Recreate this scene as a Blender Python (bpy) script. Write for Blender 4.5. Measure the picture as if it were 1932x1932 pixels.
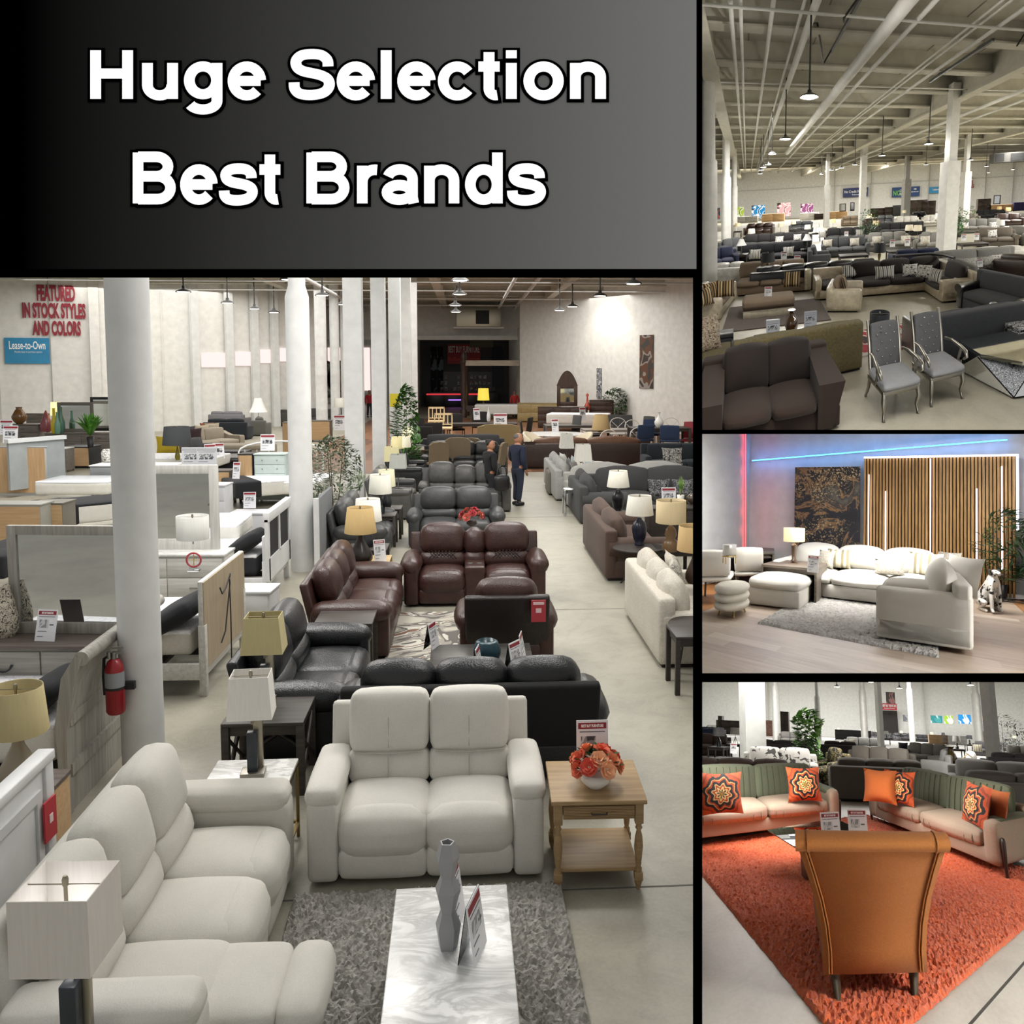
import bpy, bmesh, math, random
from mathutils import Vector, Matrix, noise as mnoise
random.seed(7)
D = bpy.data
SC = bpy.context.scene
for o in list(D.objects): D.objects.remove(o)
COL = SC.collection
PI = math.pi
R = math.radians

# ---------------------------------------------------------------- camera, world, light, exposure
cam = D.cameras.new('camera'); cam.sensor_fit = 'HORIZONTAL'; cam.sensor_width = 36.0
cam.lens = 36.0 * 1750 / 1932; cam.clip_start = 0.1; cam.clip_end = 2000
cam.shift_x = -34 / 1932; cam.shift_y = -126 / 1932
co = D.objects.new('camera', cam); COL.objects.link(co)
co.matrix_world = Matrix([[0.997674, 0.005821, -0.067913, 0.0], [-0.068162, 0.085203, -0.994029, 0.0], [0.0, 0.996347, 0.085401, 3.4], [0.0, 0.0, 0.0, 1.0]])
SC.camera = co
SC.view_settings.view_transform = 'Standard'; SC.view_settings.look = 'None'
SC.view_settings.exposure = 0.0; SC.view_settings.gamma = 1.0; SC.view_settings.use_curve_mapping = False
SC.cycles.max_bounces = 8; SC.cycles.diffuse_bounces = 4; SC.cycles.glossy_bounces = 4
SC.cycles.transparent_max_bounces = 12; SC.cycles.caustics_reflective = False; SC.cycles.caustics_refractive = False
SC.cycles.sample_clamp_indirect = 4.0
wd = D.worlds.new('world'); SC.world = wd; wd.use_nodes = True
wd.node_tree.nodes['Background'].inputs[0].default_value = (1.0, 0.99, 0.96, 1)
wd.node_tree.nodes['Background'].inputs[1].default_value = 0.5

# The display: one wide hall in front of the viewer and three smaller showrooms beside it, each with axes of its own
# (columns: across, into the depth, up) and the place of its floor origin.
HALLS = {1: [[[1.0, 0.0, 0.0], [0.0, 1.0, 0.0], [0.0, 0.0, 1.0]], [0.0, 0.0, 0.0]], 2: [[[0.918769, 1.248631, -0.060089], [-0.394756, 2.898495, -0.154048], [-0.005682, 0.528817, 0.986234]], [0.17726, 0.45444, 0.49061]], 3: [[[0.91582, 1.596948, 0.043397], [-0.40099, 3.6128, 0.153092], [0.021923, -0.630425, 0.987259]], [-0.0651, -0.22964, 1.91911]], 4: [[[0.921072, 1.266652, 0.065561], [-0.38108, 2.817997, 0.354354], [0.080028, -1.15952, 0.93281]], [-0.10359, -0.55988, 1.92616]]}
CLIPS = {1: [[[0.0, 0.0, 3.4], [0.969322, -0.245317, 0.015315]]], 2: [[[0.0, 0.0, 3.4], [-0.96905, 0.246385, -0.015408]], [[0.0, 0.0, 3.4], [-0.004812, -0.070426, -0.997505]]], 3: [[[0.0, 0.0, 3.4], [-0.96905, 0.246385, -0.015408]], [[0.0, 0.0, 3.4], [0.00485, 0.070995, 0.997465]], [[0.0, 0.0, 3.4], [-0.022309, -0.326534, -0.944922]]], 4: [[[0.0, 0.0, 3.4], [-0.96905, 0.246385, -0.015408]], [[0.0, 0.0, 3.4], [0.022344, 0.32704, 0.944746]]]}
HM = {k: (Matrix(v[0]), Vector(v[1])) for k, v in HALLS.items()}
HC = {k: [(Vector(a), Vector(b)) for a, b in v] for k, v in CLIPS.items()}

def fill_light(k, x, y, z, sx, sy, power, color=(1, 0.97, 0.92), name='added_area_light'):
    M, O = HM[k]
    l = D.lights.new(name, 'AREA'); l.shape = 'RECTANGLE'
    l.size = sx * M.col[0].length; l.size_y = sy * M.col[1].length; l.energy = power; l.color = color
    o = D.objects.new(name, l); COL.objects.link(o)
    a, b, c = M.col[0].normalized(), M.col[1].normalized(), M.col[2].normalized()
    rot = Matrix((a, b, c)).transposed()
    o.matrix_world = Matrix.Translation(M @ Vector((x, y, z)) + O) @ rot.to_4x4()
    return o
# area lights added in the halls, standing in for the pendants' overall light
fill_light(1, 2.2, 7.5, 6.6, 2.5, 2.5, 330)
fill_light(1, -3, 11, 6.8, 2.5, 2.5, 380)
fill_light(1, 1.5, 17, 7.2, 3, 3, 520)
fill_light(1, -8, 22, 7.5, 6, 6, 900)
fill_light(1, 1, 32, 7.8, 6, 6, 900)
fill_light(1, -8, 44, 7.3, 24, 14, 2600)
fill_light(1, 5, 50, 7.3, 8, 8, 500)
fill_light(2, 0, 3.4, 7.2, 9, 1.2, 450)
fill_light(2, 14, 22, 6.9, 1.5, 24, 10000)
fill_light(2, -4.5, 26, 6.9, 1.5, 24, 5500)
fill_light(2, 0, 47, 7.2, 40, 2, 14000)
# lounge and rug corner: added fill lights, placed over and beside the view
fill_light(3, .2, 4.55, 3.5, 4.2, .8, 560)
fill_light(3, 4.2, 2.4, 2.1, 2, 1, 480)
fill_light(4, -.9, 4.1, 2.4, 2.6, .8, 240)
fill_light(4, 2.8, 1.5, 2.3, 2, .6, 260)
fill_light(4, 0, 9, 3.6, 10, 2, 1000)
fill_light(4, 0, 22, 6, 24, 6, 6000)
fill_light(4, 0, 40, 8.5, 40, 4, 14000)

# ---------------------------------------------------------------- materials
MATS = {}
class NT:
    def __init__(s, name):
        s.m = D.materials.new(name); s.m.use_nodes = True
        s.t = s.m.node_tree; s.n = s.t.nodes; s.b = s.n['Principled BSDF']
    def new(s, typ, **kw):
        n = s.n.new(typ)
        for k, v in kw.items(): setattr(n, k, v)
        return n
    def link(s, a, b): s.t.links.new(a, b)
    def coord(s, scale=(1, 1, 1), rot=(0, 0, 0)):
        a = s.new('ShaderNodeAttribute', attribute_name='loc')
        m = s.new('ShaderNodeMapping'); m.inputs['Scale'].default_value = scale; m.inputs['Rotation'].default_value = rot
        s.link(a.outputs['Vector'], m.inputs['Vector']); return m.outputs[0]
    def noise(s, vec, scale, detail=3, rough=0.55, dist=0.0):
        n = s.new('ShaderNodeTexNoise'); n.inputs['Scale'].default_value = scale; n.inputs['Detail'].default_value = detail
        n.inputs['Roughness'].default_value = rough; n.inputs['Distortion'].default_value = dist
        s.link(vec, n.inputs['Vector']); return n.outputs['Fac']
    def ramp(s, fac, stops, interp='LINEAR'):
        r = s.new('ShaderNodeValToRGB'); r.color_ramp.interpolation = interp; e = r.color_ramp.elements
        while len(e) < len(stops): e.new(0.5)
        for i, (p, c) in enumerate(stops): e[i].position = p; e[i].color = (*c, 1)
        s.link(fac, r.inputs[0]); return r.outputs[0]
    def mix(s, fac, a, b, mode='MIX'):
        n = s.new('ShaderNodeMix', data_type='RGBA', blend_type=mode)
        for sock, v in ((n.inputs[0], fac), (n.inputs[6], a), (n.inputs[7], b)):
            if hasattr(v, 'type') and hasattr(v, 'links'): s.link(v, sock)
            elif isinstance(v, (int, float)): sock.default_value = v
            else: sock.default_value = (*v, 1)
        return n.outputs[2]
    def bump(s, h, strength=0.3, dist=0.01):
        b = s.new('ShaderNodeBump'); b.inputs['Strength'].default_value = strength; b.inputs['Distance'].default_value = dist
        s.link(h, b.inputs['Height']); s.link(b.outputs[0], s.b.inputs['Normal'])
    def col(s, c):
        if hasattr(c, 'links'): s.link(c, s.b.inputs['Base Color'])
        else: s.b.inputs['Base Color'].default_value = (*c, 1)
    def set(s, **kw):
        for k, v in kw.items(): s.b.inputs[k.replace('_', ' ')].default_value = v

def lin(c):
    """'#rrggbb' as seen on the screen -> linear colour"""
    v = [int(c[i:i + 2], 16) / 255 for i in (1, 3, 5)]
    return tuple(x / 12.92 if x <= 0.04045 else ((x + 0.055) / 1.055) ** 2.4 for x in v)
def mul(c, k): return tuple(min(1, x * k) for x in c)

def mat(kind, *a):
    key = (kind,) + a
    if key not in MATS: MATS[key] = globals()['mk_' + kind](*a)
    return MATS[key]
def mk_plain(c, rough=0.6, metal=0.0):
    t = NT('plain'); t.col(lin(c)); t.set(Roughness=rough, Metallic=metal); return t.m
def mk_metal(c, rough=0.3):
    t = NT('metal'); t.col(lin(c)); t.set(Roughness=rough, Metallic=1.0); return t.m
def mk_paint(c, rough=0.6):
    t = NT('paint'); v = t.coord(); n = t.noise(v, 3.0, 4); b = lin(c)
    t.col(t.ramp(n, [(0.3, mul(b, 0.9)), (0.7, mul(b, 1.06))])); t.set(Roughness=rough)
    t.bump(t.noise(v, 60, 2), 0.08, 0.004); return t.m
def mk_fabric(c, scale=120.0, var=0.1):
    t = NT('fabric'); v = t.coord(); b = lin(c)
    n = t.noise(v, 7.0, 5, 0.65); f = t.noise(v, scale, 2)
    t.col(t.mix(0.5, t.ramp(n, [(0.3, mul(b, 1 - var)), (0.7, mul(b, 1 + var))]), t.ramp(f, [(0.35, mul(b, 1 - 1.6 * var)), (0.65, mul(b, 1 + 1.6 * var))])))
    t.set(Roughness=0.92, Sheen_Weight=0.03); t.bump(f, 0.25, 0.004); return t.m
def mk_leather(c, rough=0.36):
    t = NT('leather'); v = t.coord(); b = lin(c); n = t.noise(v, 9, 5)
    t.col(t.ramp(n, [(0.3, mul(b, 0.8)), (0.72, mul(b, 1.22))])); t.set(Roughness=rough)
    h = t.mix(0.5, t.noise(v, 14, 4, 0.6, 1.5), t.noise(v, 90, 2)); t.bump(h, 0.35, 0.02); return t.m
def mk_wood(c1, c2, axis=0, rough=0.5, freq=1.0):
    t = NT('wood'); sc = [26 * freq] * 3; sc[axis] = 1.6 * freq; v = t.coord(tuple(sc))
    n = t.noise(v, 1.0, 5, 0.6, 0.6); t.col(t.ramp(n, [(0.32, lin(c1)), (0.68, lin(c2))])); t.set(Roughness=rough)
    t.bump(n, 0.1, 0.004); return t.m
def mk_marble(c='#e9e9e8', vein='#9a9a98', scale=2.2):
    t = NT('marble'); v = t.coord((1, 2.4, 1), (0, 0, R(24))); n = t.noise(v, scale, 8, 0.6, 1.8)
    f = t.noise(v, scale * 0.5, 3)
    vein_f = t.ramp(n, [(0.4, (0, 0, 0)), (0.49, (1, 1, 1)), (0.52, (1, 1, 1)), (0.62, (0, 0, 0))])
    m = t.new('ShaderNodeMath', operation='MULTIPLY'); t.link(vein_f, m.inputs[0]); t.link(f, m.inputs[1])
    t.col(t.mix(m.outputs[0], lin(c), lin(vein))); t.set(Roughness=0.25); return t.m
def mk_glass(c='#ffffff', rough=0.0):
    t = NT('glass'); n = t.n
    tr = n.new('ShaderNodeBsdfTransparent'); tr.inputs[0].default_value = (*lin(c), 1)
    gl = n.new('ShaderNodeBsdfGlossy'); gl.inputs['Roughness'].default_value = rough
    fr = n.new('ShaderNodeFresnel'); fr.inputs[0].default_value = 1.3
    mx = n.new('ShaderNodeMixShader'); t.link(fr.outputs[0], mx.inputs[0]); t.link(tr.outputs[0], mx.inputs[1]); t.link(gl.outputs[0], mx.inputs[2])
    t.link(mx.outputs[0], n['Material Output'].inputs[0]); return t.m
def mk_mirror():
    t = NT('mirror'); t.col((0.82, 0.84, 0.84)); t.set(Roughness=0.03, Metallic=1.0); return t.m
def mk_emit(c, s=3.0):
    t = NT('glow'); t.col((0, 0, 0)); t.b.inputs['Emission Color'].default_value = (*lin(c), 1); t.set(Emission_Strength=s); return t.m
def mk_shade(c, glow=0.0):
    t = NT('lamp_shade_cloth'); v = t.coord((60, 60, 4)); n = t.noise(v, 1, 3); b = lin(c)
    t.col(t.ramp(n, [(0.3, mul(b, 0.95)), (0.7, mul(b, 1.03))])); t.set(Roughness=0.85)
    if glow: t.b.inputs['Emission Color'].default_value = (*b, 1); t.set(Emission_Strength=glow)
    return t.m
def mk_concrete(c='#a19f94'):
    t = NT('concrete'); v = t.coord(); b = lin(c)
    n = t.noise(v, 0.35, 6, 0.6, 0.4); n2 = t.noise(v, 2.2, 6, 0.7, 0.8); n3 = t.noise(v, 40, 3)
    big = t.ramp(n, [(0.36, mul(b, 0.7)), (0.5, mul(b, 0.98)), (0.66, mul(b, 1.12))])
    c2 = t.mix(0.35, big, t.ramp(n2, [(0.38, mul(b, 0.62)), (0.52, mul(b, 1.02)), (0.7, mul(b, 1.25))]))
    t.col(t.mix(0.12, c2, t.ramp(n3, [(0.3, mul(b, 0.5)), (0.7, mul(b, 1.4))])))
    t.set(Roughness=0.42); t.bump(n2, 0.06, 0.01); return t.m
def mk_shag(c1, c2, scale=28.0):
    t = NT('shag'); v = t.coord(); n = t.noise(v, scale, 6, 0.75, 0.6); g = t.noise(v, 2.5, 3)
    t.col(t.mix(t.ramp(g, [(0.3, (0, 0, 0)), (0.7, (0.35, 0.35, 0.35))]), t.ramp(n, [(0.3, lin(c1)), (0.7, lin(c2))]), lin(c1)))
    t.set(Roughness=1.0, Sheen_Weight=0.3); t.bump(n, 1.0, 0.03); return t.m
def mk_stripes(cols, width=0.06, axis=0, rough=0.9):
    """woven or printed stripes across one axis"""
    t = NT('stripes'); v = t.coord(); sp = t.new('ShaderNodeSeparateXYZ'); t.link(v, sp.inputs[0])
    m = t.new('ShaderNodeMath', operation='MULTIPLY_ADD'); t.link(sp.outputs[axis], m.inputs[0]); m.inputs[1].default_value = 1 / (width * len(cols)); m.inputs[2].default_value = 50.0
    fr = t.new('ShaderNodeMath', operation='FRACT'); t.link(m.outputs[0], fr.inputs[0])
    t.col(t.ramp(fr.outputs[0], [(i / len(cols), lin(c)) for i, c in enumerate(cols)], 'CONSTANT')); t.set(Roughness=rough); return t.m
def mk_blotch(cols, scale=14.0, rough=0.9, dist=1.0):
    """printed pattern of hard-edged patches"""
    t = NT('pattern'); v = t.coord(); n = t.noise(v, scale, 2, 0.5, dist); k = len(cols)
    t.col(t.ramp(n, [(0.0 if i == 0 else 0.36 + 0.28 * i / k, lin(c)) for i, c in enumerate(cols)], 'CONSTANT')); t.set(Roughness=rough); return t.m
def mk_planks(cols, w=0.13, l=1.1, axis=0):
    """floor boards: brick layout with a tone per board and grain along it"""
    t = NT('planks'); v = t.coord((1, 1, 1), (0, 0, 0 if axis == 0 else R(90)))
    br = t.new('ShaderNodeTexBrick'); t.link(v, br.inputs['Vector'])
    br.inputs['Color1'].default_value = (0, 0, 0, 1); br.inputs['Color2'].default_value = (1, 1, 1, 1); br.inputs['Mortar'].default_value = (0.4, 0.4, 0.4, 1)
    br.inputs['Scale'].default_value = 1.0; br.inputs['Mortar Size'].default_value = 0.0015; br.inputs['Brick Width'].default_value = l; br.inputs['Row Height'].default_value = w; br.inputs['Bias'].default_value = 0.0
    br.offset = 0.37; br.squash = 1.0
    g = t.new('ShaderNodeMapping'); g.inputs['Scale'].default_value = (1.2, 18, 1); t.link(v, g.inputs[0])
    n = t.noise(g.outputs[0], 1.6, 5, 0.6, 0.8)
    base = t.ramp(br.outputs['Color'], [(i / (len(cols) - 1), lin(c)) for i, c in enumerate(cols)])
    t.col(t.mix(0.35, base, t.ramp(n, [(0.3, lin(cols[0])), (0.7, lin(cols[-1]))]))); t.set(Roughness=0.4); return t.m

# ---------------------------------------------------------------- mesh building
class MB:
    def __init__(s): s.v = []; s.f = []; s.sm = []
    def add(s, verts, faces, smooth=False, m=None):
        o = len(s.v)
        s.v += [m @ Vector(p) for p in verts] if m is not None else [Vector(p) for p in verts]
        s.f += [[o + i for i in f] for f in faces]; s.sm += [smooth] * len(faces); return s
    def box(s, x0, x1, y0, y1, z0, z1, bev=0.0, m=None):
        if bev <= 0:
            v = [(x, y, z) for x in (x0, x1) for y in (y0, y1) for z in (z0, z1)]
            return s.add(v, [(0, 1, 3, 2), (4, 6, 7, 5), (0, 4, 5, 1), (2, 3, 7, 6), (0, 2, 6, 4), (1, 5, 7, 3)], False, m)
        b = min(bev, (x1 - x0) / 2.01, (y1 - y0) / 2.01, (z1 - z0) / 2.01)
        cx, cy, cz = (x0 + x1) / 2, (y0 + y1) / 2, (z0 + z1) / 2
        return s.pil(cx, cy, cz, x1 - x0, y1 - y0, z1 - z0, b, 0.0, 2, m)
    def pil(s, cx, cy, cz, sx, sy, sz, r=0.05, puff=0.0, n=5, m=None, seed=None):
        """rounded cushion: a box with radius r whose faces bulge by puff"""
        r = min(r, sx / 2, sy / 2, sz / 2); h = Vector((sx / 2, sy / 2, sz / 2)); inn = Vector((h.x - r, h.y - r, h.z - r))
        k = max(1, n)
        def line(H, I):
            if r <= 1e-6: return [-H, H]
            a = [-H + r * 0.30, -H + r] if k > 2 else [-H + r]
            mid = [I * (2 * i / k - 1) for i in range(1, k)] if k > 2 else []
            return sorted(set([-H] + a + mid + [-x for x in a] + [H]))
        ax = [line(h[i], inn[i]) for i in range(3)]
        idx = {}; verts = []; faces = []
        def vid(p):
            key = tuple(round(c, 5) for c in p)
            if key not in idx:
                q = Vector(p); c = Vector([max(-inn[i], min(inn[i], q[i])) for i in range(3)]); d = q - c
                if r > 1e-6 and d.length > 1e-9: q = c + d.normalized() * r
                if puff:
                    u = [q[i] / h[i] for i in range(3)]
                    w = [max(0, 1 - u[i] ** 2) for i in range(3)]
                    q = Vector((q.x + puff * u[0] * w[1] * w[2], q.y + puff * u[1] * w[0] * w[2], q.z + puff * u[2] * w[0] * w[1]))
                if seed is not None:
                    nn = mnoise.noise(q * 6 + Vector((seed, seed * 2.1, 0))); q = q * (1 + 0.03 * nn)
                idx[key] = len(verts); verts.append(q + Vector((cx, cy, cz)))
            return idx[key]
        for a in range(3):
            b, c = (a + 1) % 3, (a + 2) % 3
            for sgn in (-1, 1):
                for i in range(len(ax[b]) - 1):
                    for j in range(len(ax[c]) - 1):
                        q = []
                        for (bi, cj) in ((i, j), (i + 1, j), (i + 1, j + 1), (i, j + 1)):
                            p = [0, 0, 0]; p[a] = sgn * h[a]; p[b] = ax[b][bi]; p[c] = ax[c][cj]; q.append(vid(p))
                        if len(set(q)) >= 3: faces.append(q if sgn > 0 else q[::-1])
        return s.add(verts, faces, True, m)
    def lathe(s, cx, cy, prof, n=20, m=None, cap=True, smooth=True, a0=0.0):
        v = []; f = []; k = len(prof)
        for i in range(n):
            a = 2 * PI * i / n + a0
            for (r, z) in prof: v.append((cx + r * math.cos(a), cy + r * math.sin(a), z))
        for i in range(n):
            j = (i + 1) % n
            for q in range(k - 1): f.append((i * k + q, j * k + q, j * k + q + 1, i * k + q + 1))
        s.add(v, f, smooth, m)
        if cap:
            for q, flip in ((0, True), (k - 1, False)):
                if prof[q][0] > 1e-5:
                    ring = [v[i * k + q] for i in range(n)]
                    s.add(ring, [list(range(n))[::-1] if flip else list(range(n))], False, m)
        return s
    def cyl(s, cx, cy, z0, z1, r0, r1=None, n=16, m=None): return s.lathe(cx, cy, [(r0, z0), (r0 if r1 is None else r1, z1)], n, m)
    def tube(s, pts, r, n=8, m=None, closed=False):
        pts = [Vector(p) for p in pts]; rr = r if isinstance(r, (list, tuple)) else [r] * len(pts); v = []; f = []; up = None; k = len(pts)
        for i, p in enumerate(pts):
            a = pts[(i - 1) % k] if closed or i > 0 else p; b = pts[(i + 1) % k] if closed or i < k - 1 else p
            t = (b - a).normalized()
            if up is None: up = Vector((0, 0, 1)) if abs(t.z) < 0.9 else Vector((1, 0, 0))
            x = t.cross(up)
            if x.length < 1e-5: x = t.orthogonal()
            x.normalize(); up = x.cross(t).normalized()
            for j in range(n):
                c = 2 * PI * j / n; v.append(p + (x * math.cos(c) + up * math.sin(c)) * rr[i])
        for i in range(k if closed else k - 1):
            i2 = (i + 1) % k
            for j in range(n):
                j2 = (j + 1) % n; f.append((i * n + j, i * n + j2, i2 * n + j2, i2 * n + j))
        s.add(v, f, True, m)
        if not closed:
            s.add(v[:n], [list(range(n))[::-1]], False, m); s.add(v[-n:], [list(range(n))], False, m)
        return s
    def prism(s, poly, a, b, axis=0, m=None, smooth=False):
        """polygon in the two other axes, extruded along axis from a to b"""
        n = len(poly); v = []
        for t in (a, b):
            for p, q in poly:
                v.append({0: (t, p, q), 1: (p, t, q), 2: (p, q, t)}[axis])
        f = [(i, (i + 1) % n, n + (i + 1) % n, n + i) for i in range(n)]
        s.add(v, f, smooth, m); s.add(v, [list(range(n))[::-1], list(range(n, 2 * n))], False, m); return s
    def quad(s, a, b, c, d, m=None): return s.add([a, b, c, d], [(0, 1, 2, 3)], False, m)
    def text(s, body, size, x, y, z, m=None, bold=0.0, sx=1.0, ext=0.001, align='CENTER', space=1.0):
        """lettering standing in the x-z plane, read from -y"""
        cu = D.curves.new('t', 'FONT'); cu.body = body; cu.size = size; cu.extrude = ext; cu.offset = bold; cu.align_x = align; cu.resolution_u = 3; cu.space_line = space
        ob = D.objects.new('t', cu); COL.objects.link(ob)
        me = D.meshes.new_from_object(ob.evaluated_get(bpy.context.evaluated_depsgraph_get()))
        v = [(x + p.co.x * sx, y - p.co.z, z + p.co.y) for p in me.vertices]; f = [tuple(p.vertices) for p in me.polygons]
        D.objects.remove(ob); D.curves.remove(cu); D.meshes.remove(me)
        return s.add(v, f, False, m)

def textfit(body, x0, x1, y, z0, z1, bold=0.0, ext=0.002):
    """lettering stretched to fill a rectangle of the x-z plane"""
    b = MB().text(body, 1.0, 0, 0, 0, None, bold, 1, ext); X0, X1 = min(p.x for p in b.v), max(p.x for p in b.v); Z0, Z1 = min(p.z for p in b.v), max(p.z for p in b.v)
    for p in b.v: p.x = x0 + (p.x - X0) / (X1 - X0) * (x1 - x0); p.z = z0 + (p.z - Z0) / (Z1 - Z0) * (z1 - z0); p.y += y
    return b

def RX(a): return Matrix.Rotation(R(a), 4, 'X')
def RY(a): return Matrix.Rotation(R(a), 4, 'Y')
def RZ(a): return Matrix.Rotation(R(a), 4, 'Z')
def TR(x, y, z): return Matrix.Translation((x, y, z))
def AT(x, y, z, rot): return TR(x, y, z) @ rot

def build(name, mb, material, hall, frame, base, parent=None):
    """links one mesh; its vertices stand in the hall's own axes, counted from the thing's base"""
    M, O = HM[hall]
    loc = mb.v
    w = [M @ (frame @ p) + O for p in loc]
    faces, sm = mb.f, mb.sm
    planes = HC[hall]
    cut = False
    for pt, nrm in planes:
        d = [(p - pt).dot(nrm) for p in w]
        if max(d) > 0:
            cut = True
            if min(d) >= 0: return None
    me = D.meshes.new(name)
    bm = bmesh.new(); lay = bm.verts.layers.float_vector.new('loc')
    vs = []
    for p, l in zip(w, loc):
        q = bm.verts.new(p - base); q[lay] = l; vs.append(q)
    for f, s_ in zip(faces, sm):
        try:
            fc = bm.faces.new([vs[i] for i in f]); fc.smooth = s_
        except ValueError: pass
    if cut:
        for pt, nrm in planes:
            bmesh.ops.bisect_plane(bm, geom=bm.verts[:] + bm.edges[:] + bm.faces[:], plane_co=pt - base, plane_no=nrm, clear_outer=True)
        if not bm.faces: bm.free(); return None
    bm.normal_update()
    bm.to_mesh(me); bm.free()
    me.materials.append(material)
    ob = D.objects.new(name, me); COL.objects.link(ob)
    if parent is not None: ob.parent = parent
    else: ob.location = base
    return ob

USED = {}
class Thing:
    """one top-level thing standing at (x, y, z) of a hall, turned by yaw; its parts are children"""
    def __init__(s, hall, name, label, cat, x, y, z=0.0, yaw=0.0, group=None, sc=1.0):
        s.hall, s.name, s.label, s.cat, s.group = hall, name, label, cat, group
        s.frame = TR(x, y, z) @ RZ(yaw) @ (Matrix.Diagonal((*sc, 1)) if isinstance(sc, tuple) else Matrix.Scale(sc, 4))
        M, O = HM[hall]; s.base = M @ Vector((x, y, z)) + O; s.e = None
    def tag(s, o):
        o['label'] = s.label; o['category'] = s.cat
        if s.group: o['group'] = s.group
    def root(s):
        if s.e is None:
            s.e = D.objects.new(s.name, None); s.e.empty_display_size = 0.1; COL.objects.link(s.e); s.e.location = s.base; s.tag(s.e)
        return s.e
    def part(s, name, mb, material, par=None, label=None):
        """par None: a part of the thing; par False: its parent part was cut away with the wall"""
        if par is False: par = None
        o = build(name, mb, material, s.hall, s.frame, s.base, par if par is not None else s.root())
        if o is None: return False
        if label: o['label'] = label
        return o
    def solo(s, mb, material):
        o = build(s.name, mb, material, s.hall, s.frame, s.base)
        if o is not None: s.tag(o)
        return o

def struct(hall, name, mb, material, x=0, y=0, z=0, yaw=0):
    M, O = HM[hall]
    o = build(name, mb, material, hall, TR(x, y, z) @ RZ(yaw), M @ Vector((x, y, z)) + O)
    if o is not None: o['kind'] = 'structure'
    return o

# ---------------------------------------------------------------- builders
def sofa(hall, x, y, yaw, label, m, w=2.2, d=0.95, h=0.9, n=3, arm='box', aw=0.2, ah=0.62, sh=0.45, back='cushion', name='sofa', cat='sofa',
         group=None, base_m=None, cush_m=None, legs=None, lod=4, puff=0.04, back_h=None, seat_m=None, back_puff=0.035, back_r=0.055, arm_m=None, arms=(1, 1), plinth=True):
    """front towards -y, back rest along +y"""
    T = Thing(hall, name, label, cat, x, y, 0, yaw, group); bm_ = base_m or m; cm = cush_m or m; stm = seat_m or cm; am = arm_m or bm_
    lz = 0.12 if legs else 0.04
    T.part('base', MB().box(-w / 2 + .01, w / 2 - .01, -d / 2 + .05, d / 2 - .02, lz, sh - .14, .02), bm_)
    fh = (back_h or h) - (.14 if back == 'cushion' else 0)
    wl = -w / 2 + (aw if arms[0] else 0); wr = w / 2 - (aw if arms[1] else 0)
    for i, s in enumerate((-1, 1)):
        if not arms[i]: continue
        a = MB()
        if arm == 'box': a.pil(s * (w / 2 - aw / 2), -.01, lz + (ah - lz) / 2, aw, d - .03, ah - lz, .05, .008, lod)
        elif arm == 'roll':
            a.box(min(s * (w / 2 - .03), s * (w / 2 - aw)), max(s * (w / 2 - .03), s * (w / 2 - aw)), -d / 2 + .02, d / 2 - .05, lz, ah - .1, .02)
            a.cyl(0, 0, -d / 2, d / 2 - .06, aw * .56, None, 18, AT(s * (w / 2 - aw * .45), 0, ah - aw * .5, RX(-90) @ TR(0, 0, 0)))
        elif arm == 'slope':
            pts = [(-d / 2, lz), (d / 2 - .03, lz), (d / 2 - .03, fh), (d / 2 - .16, fh), (d / 2 - .3, ah + .1), (0, ah), (-d / 2 + .04, ah), (-d / 2, ah - .05)]
            a.prism(pts, s * (w / 2 - aw) if s > 0 else -w / 2, w / 2 if s > 0 else -(w / 2 - aw), 0)
        elif arm == 'flare':
            a.add([(s * (w / 2 - .1), -d / 2 + .04, lz), (s * (w / 2 - .1), d / 2 - .06, lz), (s * (w / 2 - .06), d / 2, ah + .16), (s * (w / 2 + .03), -d / 2, ah), (s * (w / 2 - aw), -d / 2 + .04, lz), (s * (w / 2 - aw), d / 2 - .06, lz), (s * (w / 2 - aw), d / 2, ah + .16), (s * (w / 2 - aw), -d / 2, ah)],
                  [(0, 1, 2, 3), (4, 7, 6, 5), (0, 3, 7, 4), (1, 5, 6, 2), (3, 2, 6, 7)])
        T.part('arm', a, am)
    T.part('backrest', MB().pil(0 if arms[0] and arms[1] else (wl + wr) / 2, d / 2 - .1, lz + (fh - lz) / 2, (w - .02) if arms[0] and arms[1] else wr - wl, .2, fh - lz, .05, .005, lod), bm_)
    cw = (wr - wl) / n
    for i in range(n):
        cx = wl + cw * (i + .5)
        T.part('seat_cushion', MB().pil(cx, -.09, sh - .08, cw - .012, d - .22, .18, .06, puff, lod), stm)
        if back == 'cushion':
            bh = h - sh + .02
            T.part('back_cushion', MB().pil(0, 0, 0, cw - .015, .2, bh, back_r, back_puff, lod, AT(cx, d / 2 - .27, sh + bh / 2 - .02, RX(-10))), cm)
        elif back == 'tight':
            T.part('back_cushion', MB().pil(0, 0, 0, cw - .012, .12, h - sh - .02, .05, .03, lod, AT(cx, d / 2 - .22, sh + (h - sh) / 2 - .01, RX(-8))), cm)
    if legs:
        for sx in (-1, 1):
            for sy in (-1, 1): T.part('leg', MB().cyl(sx * (w / 2 - .08), sy * (d / 2 - .09), 0, lz + .01, .018, .03, 10), legs)
    elif plinth:
        T.part('plinth', MB().box(-w / 2 + .04, w / 2 - .04, -d / 2 + .1, d / 2 - .05, 0, .05), mat('plain', '#15130f'))
    return T

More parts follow.
